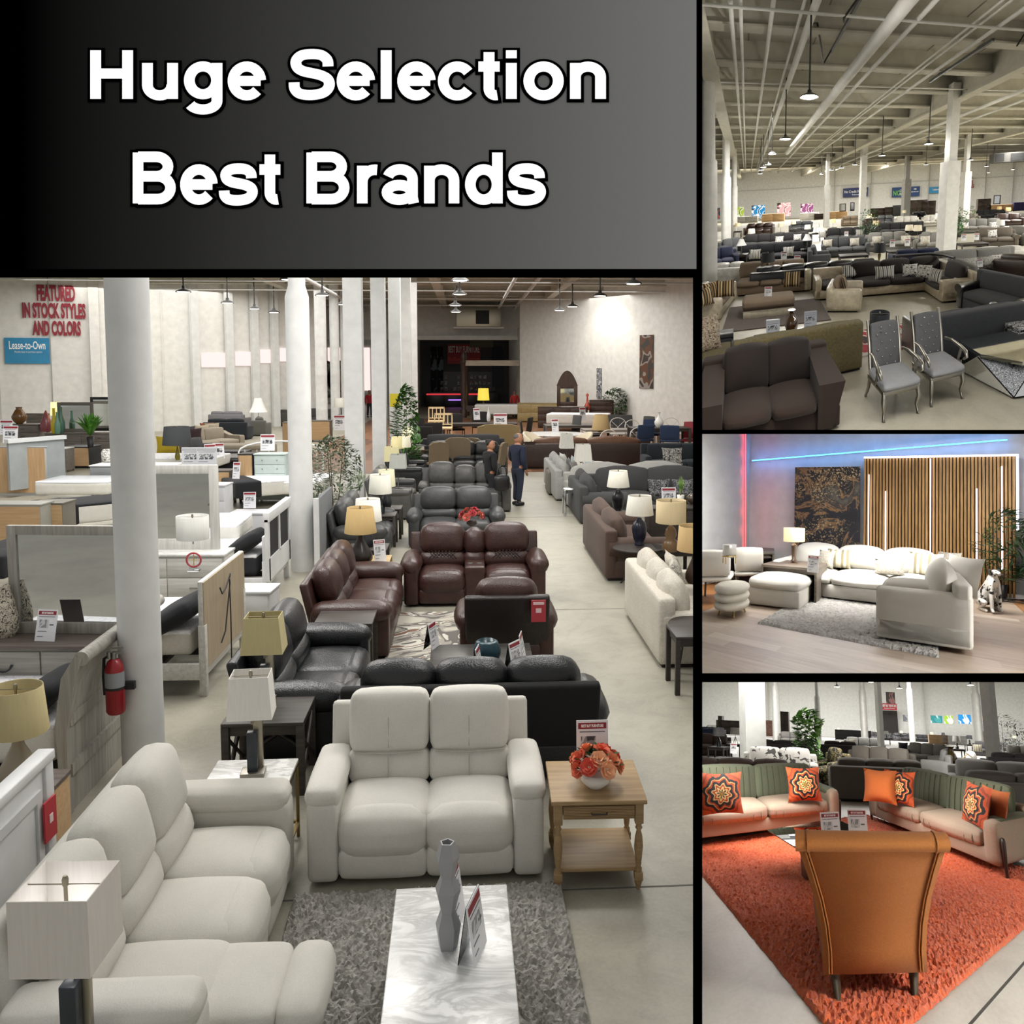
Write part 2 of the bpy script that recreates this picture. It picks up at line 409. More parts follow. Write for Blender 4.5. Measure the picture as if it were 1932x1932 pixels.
def recliner(hall, x, y, yaw, label, m, w=1.6, d=0.95, h=1.05, n=2, aw=0.2, ah=0.63, sh=0.46, console=None, name='reclining_sofa', cat='sofa', group=None,
             out=None, lod=4, pad=True, seam=None, tilt=13, head=.42, wing=True, roundarm=False, back_m=None, quilt=None, soft=.1, seams=None):
    T = Thing(hall, name, label, cat, x, y, 0, yaw, group); bk = back_m or m
    T.part('base', MB().box(-w / 2 + .03, w / 2 - .03, -d / 2 + .08, d / 2 - .08, .05, .3, .02), m)
    for s in (-1, 1):
        xa, xb = sorted((s * (w / 2 - aw), s * w / 2))
        a = T.part('arm', MB().pil((xa + xb) / 2, -.03, (ah - .06) / 2 + .02, aw - .012, d - .1, ah - .08, .04, .006, lod), m)
        if roundarm: T.part('arm_pad', MB().pil((xa + xb) / 2 + s * .01, -.04, ah - .08, aw + .05, d - .1, .24, .12, .03, lod), m, a)
        elif pad: T.part('arm_pad', MB().pil((xa + xb) / 2, -.05, ah - .03, aw + .015, d - .16, .15, .06, .012, lod), m, a)
    W = w - 2 * aw; cw0 = (W - (console or 0)) / n
    xs = []; cur = -W / 2
    for i in range(n):
        xs.append((cur + cw0 / 2, cw0, False)); cur += cw0
        if console and i == 0: xs.append((cur + console / 2, console, True)); cur += console
    y0 = d / 2 - .3
    T.part('back_panel', MB().box(-w / 2 + (.06 if wing else aw), w / 2 - (.06 if wing else aw), -.02, .08, -.3, h - sh - .13, .03, AT(0, y0 + .17, sh, RX(-tilt))), bk)
    for i, (cx, cw, con) in enumerate(xs):
        BH = h - sh
        lum = BH - head + .05
        bl = T.part('back_cushion', MB().pil(0, 0, 0, cw - .012, .2, lum, min(.07, soft), soft * .4, lod, AT(cx, y0, sh, RX(-tilt)) @ TR(0, 0, lum / 2 - .03)), m)
        hd = T.part('headrest', MB().pil(0, 0, 0, cw - (.03 if not con else .02), .25, head * (1 if not con else .86), soft, soft * .4, lod, AT(cx, y0, sh, RX(-tilt)) @ TR(0, .0, BH - head / 2 - (.0 if not con else .05))), m, bl)
        if quilt and not con:
            q = MB()
            for k in range(-3, 4):
                for sg in (-1, 1):
                    q.tube([(k * .05 - sg * .06, -.135, .09), (k * .05 + sg * .06, -.135, .21)], .005, 4, AT(cx, y0, sh, RX(-tilt)))
            T.part('quilting', q, quilt, bl)
        if con:
            c = T.part('console', MB().pil(cx, -.08, (sh + .1) / 2, cw - .01, d - .3, sh + .1, .03, 0, lod), m)
            for k in (-1, 1): T.part('cup_holder', MB().lathe(cx + k * cw * .22, -.2, [(.042, sh + .11), (.045, sh + .1), (.036, sh + .1), (.034, sh + .06)], 14), mat('metal', '#b8b8b8', .3), c)
            continue
        if seams and not con:
            q = MB(); XB = AT(cx, y0, sh, RX(-tilt)); q.tube([(0, -.132, .02), (0, -.142, BH - head - .02)], .0035, 5, XB).tube([(0, -.13, BH - head + .03), (0, -.15, BH - head * .5), (0, -.12, BH - .05)], .0035, 5, XB).tube([(-cw * .42, -.115, BH - head + .0), (0, -.13, BH - head - .012), (cw * .42, -.115, BH - head)], .006, 6, XB)
            T.part('seams', q, seams, bl)
        ext = out is not None and i == out
        T.part('seat_cushion', MB().pil(cx, -.13, sh - .08, cw - .01, d - .38, .2, .07, .05, lod), m)
        if not ext:
            T.part('seat_front', MB().pil(cx, -d / 2 + .12, sh - .13, cw - .01, .24, .3, .1, .03, lod), m)
            T.part('footrest', MB().pil(cx, -d / 2 + .06, .15, cw - .012, .08, .2, .035, .015, lod), m)
        else:
            T.part('seat_front', MB().pil(cx, -d / 2 - .02, sh - .08, cw - .01, .46, .15, .06, .02, lod), m)
            T.part('footrest', MB().pil(cx, -d / 2 - .35, sh - .08, cw - .015, .21, .16, .07, .02, lod), m)
            T.part('recline_mechanism', MB().box(cx - cw * .4, cx + cw * .4, -d / 2 - .3, -d / 2 + .1, .16, .24), mat('plain', '#1a1a1a'))
    for sx in (-1, 1):
        for sy in (-1, 1): T.part('foot', MB().cyl(sx * (w / 2 - .1), sy * (d / 2 - .14), 0, .06, .03, .03, 8), mat('plain', '#15130f'))
    return T

def pillow(hall, x, y, z, yaw, label, m, w=.45, h=.45, t=.16, tilt=-14, roll=0, group=None, name='throw_pillow'):
    T = Thing(hall, name, label, 'pillow', x, y, z, yaw, group)
    b = MB(); n = 8; vs = []; fs = []
    for side in (-1, 1):
        for i in range(n + 1):
            for j in range(n + 1):
                u, v = 2 * i / n - 1, 2 * j / n - 1
                e = 1 - .1 * (1 - u * u) * abs(v) ** 2; g = 1 - .1 * (1 - v * v) * abs(u) ** 2
                k = max(0, (1 - u * u) * (1 - v * v)) ** .45
                vs.append((u * w / 2 * g, side * t / 2 * k, v * h / 2 * e + h / 2))
    N = (n + 1) ** 2
    for side in (0, 1):
        for i in range(n):
            for j in range(n):
                q = [side * N + i * (n + 1) + j, side * N + (i + 1) * (n + 1) + j, side * N + (i + 1) * (n + 1) + j + 1, side * N + i * (n + 1) + j + 1]
                fs.append(q if side == 0 else q[::-1])
    b.add(vs, fs, True, RX(tilt) @ TR(0, 0, h / 2) @ RY(roll) @ TR(0, 0, -h / 2))
    T.solo(b, m); return T

METALS = {'brass': ('#b49a5e', .3), 'chrome': ('#d8d8d8', .12), 'bronze': ('#3a3029', .4), 'black': ('#161616', .5)}
def lamp(hall, x, y, z, label, H=.7, shade='drum', sw=.38, shh=.26, sc='#d9d4c6', base='vase', bc='#202020', glow=0.0, yaw=0, taper=.85, group=None, bw=.16, name='table_lamp', n=18, depth=None, wrap=False, power=0):
    """table lamp: base, neck, shade, finial; H is the height over the thing it stands on"""
    T = Thing(hall, name, label, 'lamp', x, y, z, yaw, group); sb = H - shh; met = mat('metal', '#8d8778', .35)
    bmtl = mat('plain', bc, .3)
    if base == 'vase': T.part('base', MB().lathe(0, 0, [(bw * .3, 0), (bw * .33, .015), (bw * .26, .03), (bw * .42, .1 * sb / .4), (bw * .5, .55 * sb), (bw * .42, .72 * sb), (bw * .18, .84 * sb), (bw * .12, .9 * sb)], n), bmtl)
    elif base == 'bell': T.part('base', MB().lathe(0, 0, [(bw * .36, 0), (bw * .5, .14 * sb), (bw * .49, .3 * sb), (bw * .32, .52 * sb), (bw * .16, .75 * sb), (bw * .1, .92 * sb)], n), bmtl)
    elif base == 'gourd': T.part('base', MB().lathe(0, 0, [(bw * .4, 0), (bw * .5, .12 * sb), (bw * .42, .34 * sb), (bw * .25, .44 * sb), (bw * .36, .58 * sb), (bw * .3, .76 * sb), (bw * .1, .9 * sb)], n), bmtl)
    elif base == 'bottle': T.part('base', MB().lathe(0, 0, [(bw * .4, 0), (bw * .42, .5 * sb), (bw * .3, .66 * sb), (bw * .12, .76 * sb), (bw * .12, .92 * sb)], n), mat('glass', '#c3ccd0', .02))
    elif base == 'column': T.part('base', MB().box(-bw * .45, bw * .45, -bw * .45, bw * .45, 0, .03, .004).lathe(0, 0, [(bw * .3, .03), (bw * .34, .07), (bw * .2, .1), (bw * .24, .5 * sb), (bw * .3, .78 * sb), (bw * .34, .82 * sb), (bw * .1, .9 * sb)], n), bmtl)
    elif base == 'post':
        T.part('base', MB().box(-bw / 2, bw / 2, -bw * .42, bw * .42, 0, .035, .004), mat('metal', '#9a968c', .4))
        T.part('post', MB().box(-bw * .22, bw * .22, -bw * .2, bw * .2, .03, sb - .12, .004), bmtl)
        T.part('rear_post', MB().box(bw * .0, bw * .4, bw * .2, bw * .45, .03, sb - .02, .004), mat('metal', '#a09a8a', .35))
    elif base == 'stick': T.part('base', MB().lathe(0, 0, [(bw * .5, 0), (bw * .5, .015), (.012, .03), (.011, .9 * sb)], n), bmtl)
    elif base == 'tripod':
        for k in range(3): T.part('leg', MB().tube([(.12 * math.cos(k * 2.09), .12 * math.sin(k * 2.09), 0), (0, 0, sb * .8)], .012, 6), bmtl)
    elif base == 'ring':
        T.part('base', MB().box(-.07, .07, -.045, .045, 0, .03, .005), mat('metal', '#d0d0d0', .15))
        T.part('ring', MB().tube([(.085 * math.cos(a), 0, .14 + .085 * math.sin(a)) for a in [i * PI / 10 for i in range(20)]], .012, 8, None, True), bmtl)
        T.part('cross_bars', MB().tube([(-.08, 0, .14), (.08, 0, .14)], .005, 6).tube([(0, 0, .05), (0, 0, .23)], .006, 6), mat('metal', '#c9b27a', .3))
    T.part('neck', MB().cyl(0, 0, sb * .84, H * .98, .008, None, 8), met)
    sm = mat('shade', sc, glow); sr = sw / 2
    if shade in ('drum', 'cone'):
        k = taper
        sh = MB().lathe(0, 0, [(sr, sb), (sr * k, H), (sr * k - .006, H), (sr - .006, sb)], n + 6, None, False)
    elif shade == 'empire':
        sh = MB().lathe(0, 0, [(sr, sb), (sr * .72, sb + shh * .35), (sr * .5, sb + shh * .75), (sr * .4, H)], n + 6, None, False)
    else:  # square box shade, open above and below
        k = taper; q = (depth or sw) / 2; v = []
        for (r, zz) in ((1, sb), (k, H)):
            for (a, b_) in ((-1, -1), (1, -1), (1, 1), (-1, 1)): v.append((a * sr * r, b_ * q * r, zz))
        v += [(p[0] * .97, p[1] * .97, p[2]) for p in v[:8]]
        f = [(i, (i + 1) % 4, 4 + (i + 1) % 4, 4 + i) for i in range(4)] + [(8 + i, 12 + i, 12 + (i + 1) % 4, 8 + (i + 1) % 4) for i in range(4)] + [(4 + i, 4 + (i + 1) % 4, 12 + (i + 1) % 4, 12 + i) for i in range(4)] + [(8 + i, 8 + (i + 1) % 4, (i + 1) % 4, i) for i in range(4)]
        sh = MB().add(v, f)
    s_ = T.part('lamp_shade', sh, sm)
    T.part('shade_frame', MB().tube([(-sr * taper * .96, 0, H - .015), (sr * taper * .96, 0, H - .015)], .003, 5), met, s_)
    T.part('finial', MB().lathe(0, 0, [(.012, H - .02), (.014, H + .005), (.008, H + .02)], 8), met)
    if power:
        l = D.lights.new('table_lamp_light', 'POINT'); l.energy = power; l.shadow_soft_size = .04; l.color = (.93, .96, 1)
        M, O = HM[hall]; o = D.objects.new('table_lamp_light', l); COL.objects.link(o); o.location = M @ Vector((x, y, z + sb + .13)) + O
    if glow or wrap: T.part('bulb', MB().lathe(0, 0, [(.012, sb + .07), (.03, sb + .11), (.03, sb + .14), (.005, sb + .17)], 10), mat('emit', '#fff6e6', 9.0 if glow else 4.0))
    return T

def table(hall, x, y, yaw, label, m, w=.6, d=.6, h=.6, top=.03, legs='straight', lw=.05, leg_m=None, shelf=None, drawer=None, name='end_table', cat='table', group=None, apron=.08, z=0, over=.0):
    T = Thing(hall, name, label, cat, x, y, z, yaw, group); lm = leg_m or m
    T.part('table_top', MB().box(-w / 2, w / 2, -d / 2, d / 2, h - top, h, .006), m)
    ix, iy = w / 2 - lw / 2 - over, d / 2 - lw / 2 - over
    if apron and legs not in ('metal', 'round'): T.part('apron', MB().box(-ix, ix, -iy, iy, h - top - apron, h - top), lm)
    if legs in ('straight', 'x', 'metal'):
        for sx in (-1, 1):
            for sy in (-1, 1): T.part('leg', MB().box(sx * ix - lw / 2, sx * ix + lw / 2, sy * iy - lw / 2, sy * iy + lw / 2, 0, h - top, .003), lm)
    if legs == 'metal':
        for sx in (-1, 1): T.part('stretcher', MB().box(sx * ix - lw / 2, sx * ix + lw / 2, -iy, iy, .1, .1 + lw).box(sx * ix - lw / 2, sx * ix + lw / 2, -iy, iy, h - top - lw, h - top), lm)
        T.part('stretcher', MB().box(-ix, ix, iy - lw / 2, iy + lw / 2, .1, .1 + lw), lm)
    if legs == 'x':
        for sx in (-1, 1):
            b = MB()
            for q in (-1, 1): b.tube([(sx * ix, -iy * q, .08), (sx * ix, iy * q, h - top - apron)], lw * .34, 4)
            T.part('cross_brace', b, lm)
        b = MB()
        for q in (-1, 1): b.tube([(-ix * q, iy, .08), (ix * q, iy, h - top - apron)], lw * .34, 4)
        T.part('cross_brace', b, lm)
    if legs == 'turned':
        for sx in (-1, 1):
            for sy in (-1, 1):
                hh = h - top
                T.part('leg', MB().box(sx * ix - lw / 2, sx * ix + lw / 2, sy * iy - lw / 2, sy * iy + lw / 2, hh - .14, hh, .003)
                       .lathe(sx * ix, sy * iy, [(.012, 0), (.02, .03), (.026, .05), (.018, .065)], 12).box(sx * ix - lw / 2, sx * ix + lw / 2, sy * iy - lw / 2, sy * iy + lw / 2, .065, .12, .003)
                       .lathe(sx * ix, sy * iy, [(.02, .12), (.024, .14), (.015, .155), (.019, .17), (.03, .29), (.024, .36), (.014, hh - .19), (.024, hh - .175), (.017, hh - .16), (.023, hh - .14)], 12), lm)
    if legs == 'round':
        T.part('pedestal', MB().lathe(0, 0, [(min(w, d) * .32, 0), (min(w, d) * .3, .03), (.05, .07), (.035, .3), (.06, h - top)], 16), lm)
    if legs == 'panel':
        for sx in (-1, 1): T.part('side_panel', MB().box(sx * (w / 2 - .02) - .02, sx * (w / 2 - .02) + .02, -d / 2, d / 2, 0, h - top), m)
    if shelf: T.part('shelf', MB().box(-ix, ix, -iy, iy, shelf, shelf + .025, .003), m)
    if drawer:
        dr = T.part('drawer', MB().box(-ix + lw / 2 + .005, ix - lw / 2 - .005, -iy - lw / 2 - .004, -iy, h - top - .1, h - top - .012, .003), m)
        if drawer == 'ribbed':
            r = MB()
            for k in range(8): r.box(-ix + lw / 2 + .01, ix - lw / 2 - .01, -iy - lw / 2 - .009, -iy - lw / 2 - .003, h - top - .095 + k * .0105, h - top - .0885 + k * .0105)
            T.part('ribbing', r, m, dr)
        T.part('handle', MB().tube([(-.05, -iy - lw / 2 - .008, h - top - .055), (-.05, -iy - lw / 2 - .03, h - top - .055), (.05, -iy - lw / 2 - .03, h - top - .055), (.05, -iy - lw / 2 - .008, h - top - .055)], .005, 6), mat('plain', '#2b2320', .4), dr)
    return T

def round_table(hall, x, y, label, m, r=.4, h=.6, leg_m=None, name='round_table', group=None, legs=3, cat='table', top=.03):
    T = Thing(hall, name, label, cat, x, y, 0, 0, group); lm = leg_m or m
    T.part('table_top', MB().lathe(0, 0, [(r * .96, h - top), (r, h - top + .008), (r, h - .006), (r * .98, h)], 28), m)
    if legs == 1: T.part('pedestal', MB().lathe(0, 0, [(r * .55, 0), (r * .5, .03), (.06, .08), (.05, h * .5), (.08, h - top)], 16), lm)
    else:
        for k in range(legs):
            a = 2 * PI * k / legs + .5
            T.part('leg', MB().tube([(r * .75 * math.cos(a), r * .75 * math.sin(a), 0), (r * .62 * math.cos(a), r * .62 * math.sin(a), .05), (r * .5 * math.cos(a), r * .5 * math.sin(a), h * .5), (r * .72 * math.cos(a), r * .72 * math.sin(a), h - top)], .012, 7), lm)
    return T

def cabinet(hall, x, y, yaw, label, m, w=1.0, d=.45, h=.8, rows=3, cols=1, handle='bar', hm=None, name='dresser', cat='dresser', group=None, top_m=None, back_m=None, foot=.06, z=0, drawer_m=None, ovh=.015, doors=0):
    T = Thing(hall, name, label, cat, x, y, z, yaw, group); hm = hm or mat('metal', '#3a3530', .4)
    T.part('body', MB().box(-w / 2, w / 2, -d / 2 + .015, d / 2, foot, h - .03, .004), m)
    T.part('top', MB().box(-w / 2 - ovh, w / 2 + ovh, -d / 2 - ovh, d / 2 + .005, h - .03, h, .004), top_m or m)
    if back_m: T.part('back_board', MB().box(-w / 2 + .012, w / 2 - .012, d / 2, d / 2 + .006, foot + .02, h - .04), back_m)
    if foot:
        for sx in (-1, 1):
            for sy in (-1, 1): T.part('foot', MB().box(sx * (w / 2 - .03) - .028, sx * (w / 2 - .03) + .028, sy * (d / 2 - .035) - .02, sy * (d / 2 - .035) + .02, 0, foot + .005), m)
    H = h - .04 - foot; dm = drawer_m or m
    for r in range(rows):
        for c in range(cols):
            x0 = -w / 2 + .015 + c * (w - .03) / cols; x1 = x0 + (w - .03) / cols - .01; z0 = foot + .015 + r * (H - .02) / rows; z1 = z0 + (H - .02) / rows - .012
            dr = T.part('drawer' if not doors else 'door', MB().box(x0 + .004, x1, -d / 2 - .003, -d / 2 + .016, z0, z1, .003), dm)
            cx, cz = (x0 + x1) / 2, (z0 + z1) / 2
            if handle == 'bar': T.part('handle', MB().box(cx - .07, cx + .07, -d / 2 - .022, -d / 2 - .012, cz - .006, cz + .006).box(cx - .06, cx - .05, -d / 2 - .014, -d / 2, cz - .004, cz + .004).box(cx + .05, cx + .06, -d / 2 - .014, -d / 2, cz - .004, cz + .004), hm, dr)
            elif handle == 'knob':
                for q in ((-.25, .25) if w / cols > .5 else (0,)): T.part('knob', MB().lathe(0, 0, [(.008, 0), (.008, .015), (.016, .02), (.012, .03)], 10, AT(cx + q * (x1 - x0), -d / 2, cz, RX(90))), hm, dr)
            elif handle == 'bail': T.part('handle', MB().tube([(cx - .075, -d / 2 - .012, cz + .02), (cx - .06, -d / 2 - .026, cz - .015), (cx - .03, -d / 2 - .03, cz - .034), (cx, -d / 2 - .03, cz - .038), (cx + .03, -d / 2 - .03, cz - .034), (cx + .06, -d / 2 - .026, cz - .015), (cx + .075, -d / 2 - .012, cz + .02)], [.012, .008, .007, .01, .007, .008, .012], 8), hm, dr)
    return T

def mirror(hall, x, y, z, yaw, label, m, w=1.0, h=1.0, fw=.08, arch=0.0, name='mirror', group=None, tilt=0, oval=False, back_m=None):
    T = Thing(hall, name, label, 'mirror', x, y, z, yaw, group); b = MB(); X = RX(tilt)
    if oval:
        pts = [(math.cos(i * PI / 16), math.sin(i * PI / 16)) for i in range(32)]
        b.tube([(w / 2 * p, 0, h / 2 + h / 2 * q) for p, q in pts], fw / 2, 8, X, True)
        T.part('frame', b, m); T.part('mirror_glass', MB().prism([(w / 2 * p, h / 2 + h / 2 * q) for p, q in pts], -.008, .008, 1, X), mat('mirror')); return T
    for (x0, x1, z0, z1) in ((-w / 2, -w / 2 + fw, 0, h), (w / 2 - fw, w / 2, 0, h), (-w / 2 + fw, w / 2 - fw, 0, fw * 1.2), (-w / 2 + fw, w / 2 - fw, h - fw, h)): b.box(x0, x1, -.025, .025, z0, z1, .004, X)
    if arch: b.prism([(-w / 2 - .03, h)] + [(w / 2 * math.cos(a), h + arch * math.sin(a) ** 2) for a in [PI - i * PI / 14 for i in range(15)]] + [(w / 2 + .03, h), (w / 2 + .03, h - .03), (-w / 2 - .03, h - .03)], -.035, .035, 1, X)
    T.part('frame', b, m); T.part('mirror_glass', MB().box(-w / 2 + fw, w / 2 - fw, -.004, .006, fw * 1.2, h - fw, 0, X), mat('mirror')); return T

def bed(hall, x, y, yaw, label, m, w=1.6, l=2.05, hh=1.25, fh=.4, style='panel', name='bed', group=None, back_m=None, rail=.35, slats=True):
    """head at +y"""
    T = Thing(hall, name, label, 'bed', x, y, 0, yaw, group)
    if style == 'sleigh':
        prof = [(l / 2, 0), (l / 2 + .05, 0), (l / 2 + .06, hh * .55), (l / 2 + .12, hh * .82), (l / 2 + .22, hh), (l / 2 + .17, hh + .03), (l / 2 + .06, hh * .88), (l / 2, hh * .58)]
        hd = T.part('headboard', MB().prism(prof, -w / 2, w / 2, 0), m)
        for q in (-1, 1): T.part('headboard_post', MB().prism([(a - .012, b) if i > 3 else (a + .015, b) for i, (a, b) in enumerate(prof)], q * (w / 2 + .01) - .045, q * (w / 2 + .01) + .045, 0), m, hd)
        T.part('headboard_rail', MB().cyl(0, 0, -w / 2 - .05, w / 2 + .05, .055, None, 14, AT(0, l / 2 + .2, hh + .0, RY(90))), m, hd)
        for zz in (.3, hh * .56): T.part('headboard_batten', MB().box(-w / 2, w / 2, l / 2 + .05, l / 2 + .085, zz, zz + .09), m, hd)
    elif style == 'arch':
        b = MB().tube([(-w / 2, l / 2, 0), (-w / 2, l / 2, hh * .8)] + [(-w / 2 * math.cos(a), l / 2, hh * .8 + hh * .2 * math.sin(a)) for a in [i * PI / 10 for i in range(1, 10)]] + [(w / 2, l / 2, hh * .8), (w / 2, l / 2, 0)], .025, 8)
        for k in range(7): b.tube([(-w / 2 + (k + .5) * w / 7, l / 2, .3), (-w / 2 + (k + .5) * w / 7, l / 2, hh * .84)], .01, 6)
        T.part('headboard', b, m)
    elif style == 'crown':
        pts = [(-w / 2, 0), (-w / 2, hh * .7)] + [(w / 2 * math.cos(a), hh * .7 + hh * .3 * math.sin(a) ** 1.5) for a in [PI - i * PI / 16 for i in range(1, 16)]] + [(w / 2, hh * .7), (w / 2, 0)]
        hd = T.part('headboard', MB().prism(pts, l / 2, l / 2 + .08, 1), m)
        T.part('headboard_panel', MB().prism([(p * .8, .3 + q * .78 - .12) for p, q in pts[1:-1]], l / 2 - .02, l / 2, 1), back_m or m, hd)
        T.part('crest', MB().lathe(0, 0, [(.18, -.05), (.14, .05), (.2, .1), (.02, .2)], 12, AT(0, l / 2 + .04, hh, Matrix.Identity(4))), m, hd)
    else:
        hd = T.part('headboard', MB().box(-w / 2, w / 2, l / 2, l / 2 + .05, .2, hh, .006), m)
        for q in (-1, 1): T.part('headboard_post', MB().box(q * (w / 2 - .03) - .04, q * (w / 2 - .03) + .04, l / 2 - .005, l / 2 + .065, 0, hh * (.62 if style == 'panel' else 1), .004), m, hd)
        if back_m: T.part('headboard_back', MB().box(-w / 2 + .005, w / 2 - .005, l / 2 + .05, l / 2 + .06, .28, hh - .01), back_m, hd)
    for q in (-1, 1): T.part('side_rail', MB().box(q * w / 2 - .025, q * w / 2 + .025, -l / 2, l / 2, .18, rail, .004), m)
    if fh:
        T.part('footboard', MB().box(-w / 2, w / 2, -l / 2 - .05, -l / 2, .12, fh, .006).box(-w / 2 - .02, -w / 2 + .06, -l / 2 - .06, -l / 2 + .02, 0, fh + .03).box(w / 2 - .06, w / 2 + .02, -l / 2 - .06, -l / 2 + .02, 0, fh + .03), m)
    if slats:
        T.part('centre_support', MB().box(-.04, .04, -l / 2, l / 2, .2, .27).box(-.03, .03, -.05, .05, 0, .2).box(-w / 2, w / 2, -l / 4 - .04, -l / 4 + .04, .24, .28).box(-w / 2, w / 2, l / 4 - .04, l / 4 + .04, .24, .28), mat('plain', '#1c1b1b'))
    return T

def mattress(hall, x, y, z, yaw, label, w=1.5, l=1.95, t=.28, top=None, side=None, group=None, cover=None, name='mattress', band=True):
    T = Thing(hall, name, label, 'mattress', x, y, z, yaw, group)
    T.part('body', MB().pil(0, 0, t / 2, w, l, t, .06, .0, 4), side or mat('fabric', '#d9d7d0'))
    T.part('quilted_top', MB().pil(0, 0, t - .02, w - .02, l - .02, .07, .03, .012, 5), top or mat('blotch', ('#f2f2f4', '#dedfe6', '#f4f4f6', '#ececf0'), 5.0))
    if cover: T.part('foot_cover', MB().pil(0, -l / 2 + .3, t / 2 + .01, w + .03, .64, t + .04, .05, .01, 4), cover)
    return T

def bedpillow(hall, x, y, z, yaw, label, m, w=.7, d=.42, t=.16, tilt=0, group=None):
    T = Thing(hall, 'bed_pillow', label, 'pillow', x, y, z, yaw, group)
    T.solo(MB().pil(0, 0, 0, w, d, t, .07, .03, 6, TR(0, 0, t / 2 + .05) @ RX(tilt), 3.0), m); return T

def card(hall, x, y, z, yaw, label, w=.22, h=.28, tilt=-12, text=False, group=None, pic=True, header='#8c2430', name='price_sign', paper='#e6e6ea', tent=False, clear=True):
    T = Thing(hall, name, label, 'sign', x, y, z, yaw, group); X = RX(tilt)
    s = T.part('sheet', MB().box(-w / 2, w / 2, -.003, .003, 0, h, 0, X), mat('plain', paper, .35))
    T.part('header_band', MB().box(-w / 2 + .012, w / 2 - .012, -.005, -.003, h * .83, h * .95, 0, X), mat('plain', header, .5), s)
    if text: T.part('lettering', MB().text('BEST BUY FURNITURE', h * .075, 0, -.0055, h * .865, X, .0012, .62 * w / .22, .0003), mat('plain', '#f4ecec'), s)
    if pic:
        T.part('picture', MB().box(-w * .36, w * (.1 if text else .3), -.0045, -.003, h * .42, h * .68, 0, X), mat('blotch', ('#3c4046', '#8d8f93', '#c9cacc', '#5f646c'), 7.0, .5, .6), s)
        T.part('print', MB().box(-w * .4, w * .4, -.0045, -.003, h * .76, h * .78, 0, X).box(-w * .4, w * .05, -.0045, -.003, h * .3, h * .325, 0, X).box(-w * .4, -w * .1, -.0045, -.003, h * .14, h * .16, 0, X).box(w * .16, w * .36, -.0045, -.003, h * .5, h * .54, 0, X), mat('plain', '#6b6b72'), s)
    if tent: T.part('rear_leaf', MB().box(-w / 2, w / 2, 0, .004, 0, h, 0, TR(0, 2 * h * math.sin(R(-tilt)), 0) @ RX(-tilt)), mat('glass', '#e8ecee', .05))
    return T

def leafset(b, pts, size, seed, aspect=.42, droop=.5, spread=1.0):
    rnd = random.Random(seed)
    for (p, d) in pts:
        a = rnd.uniform(0, 2 * PI); v = Vector((math.cos(a) * spread, math.sin(a) * spread, rnd.uniform(-droop, .8)))
        v = (v + Vector(d)).normalized(); s = v.cross(Vector((0, 0, 1)));
        if s.length < 1e-3: s = Vector((1, 0, 0))
        s.normalize(); L = size * rnd.uniform(.7, 1.25); w = L * aspect / 2; n = s.cross(v).normalized() * L * .08; p = Vector(p)
        b.add([p, p + v * L * .35 + s * w + n, p + v * L * .75 + s * w * .7, p + v * L - n, p + v * L * .75 - s * w * .7, p + v * L * .35 - s * w + n, p + v * L * .4],
              [(0, 1, 6), (1, 2, 6), (2, 3, 6), (3, 4, 6), (4, 5, 6), (5, 0, 6)], True)

def plant(hall, x, y, label, h=1.8, r=.4, z=0, kind='bush', leaf=.1, n=420, col=('#1f3a17', '#4f7a35'), pot='#2a2622', pot_r=.16, pot_h=.28, seed=1, name='potted_plant', z0=.35, group=None, aspect=.42, stems=1, trunk='#5a4330', prof=None):
    """potted plant: pot, stems, foliage between z0*h and h"""
    T = Thing(hall, name, label, 'plant', x, y, z, 0, group); rnd = random.Random(seed)
    if pot: T.part('pot', MB().lathe(0, 0, [(pot_r * .72, 0), (pot_r, pot_h), (pot_r * .9, pot_h), (pot_r * .88, pot_h - .03), (0, pot_h - .03)], 16), mat('plain', pot, .5))
    zb = z0 * h; b = MB(); st = MB()
    for k in range(stems):
        a = 2 * PI * k / max(1, stems); q = 0 if stems == 1 else .05
        st.tube([(q * math.cos(a), q * math.sin(a), pot_h * .8), (q * 1.5 * math.cos(a), q * 1.5 * math.sin(a), zb), (r * .3 * math.cos(a) * (stems > 1), r * .3 * math.sin(a) * (stems > 1), h * .86)], [.018, .014, .006], 6)
    T.part('stem', st, mat('plain', trunk, .8))
    pts = []
    if kind == 'fan':      # long blades from the crown
        for k in range(n):
            a = rnd.uniform(0, 2 * PI); e = rnd.uniform(.15, 1.0); L = h * rnd.uniform(.55, 1.0); base = Vector((0, 0, zb)); out = Vector((math.cos(a), math.sin(a), 0)); s = out.cross(Vector((0, 0, 1))) * leaf * .5
            ln = [base + out * (r * t * e) + Vector((0, 0, (h - zb) * (t - .45 * e * t * t))) for t in (0, .35, .7, 1.0)]
            ww = (.25, 1, .7, .05); v = []
            for p, w_ in zip(ln, ww): v += [p + s * w_, p - s * w_]
            b.add(v, [(0, 1, 3, 2), (2, 3, 5, 4), (4, 5, 7, 6)], True)
    else:
        for k in range(n):
            t = rnd.random(); zz = zb + (h - zb) * t; rr = r * (prof(t) if prof else (math.sin(PI * min(1, .12 + .86 * t)) ** .6)) * rnd.uniform(.25, 1.0) ** .6; a = rnd.uniform(0, 2 * PI)
            pts.append(((rr * math.cos(a), rr * math.sin(a), zz), (math.cos(a) * .7, math.sin(a) * .7, .1)))
        leafset(b, pts, leaf, seed, aspect)
    t = NT('leaves') if ('lv',) + col not in MATS else None
    if t:
        v = t.coord(); nn = t.noise(v, 9, 3); t.col(t.ramp(nn, [(.35, lin(col[0])), (.65, lin(col[1]))])); t.set(Roughness=.45); MATS[('lv',) + col] = t.m
    T.part('foliage', b, MATS[('lv',) + col]); return T

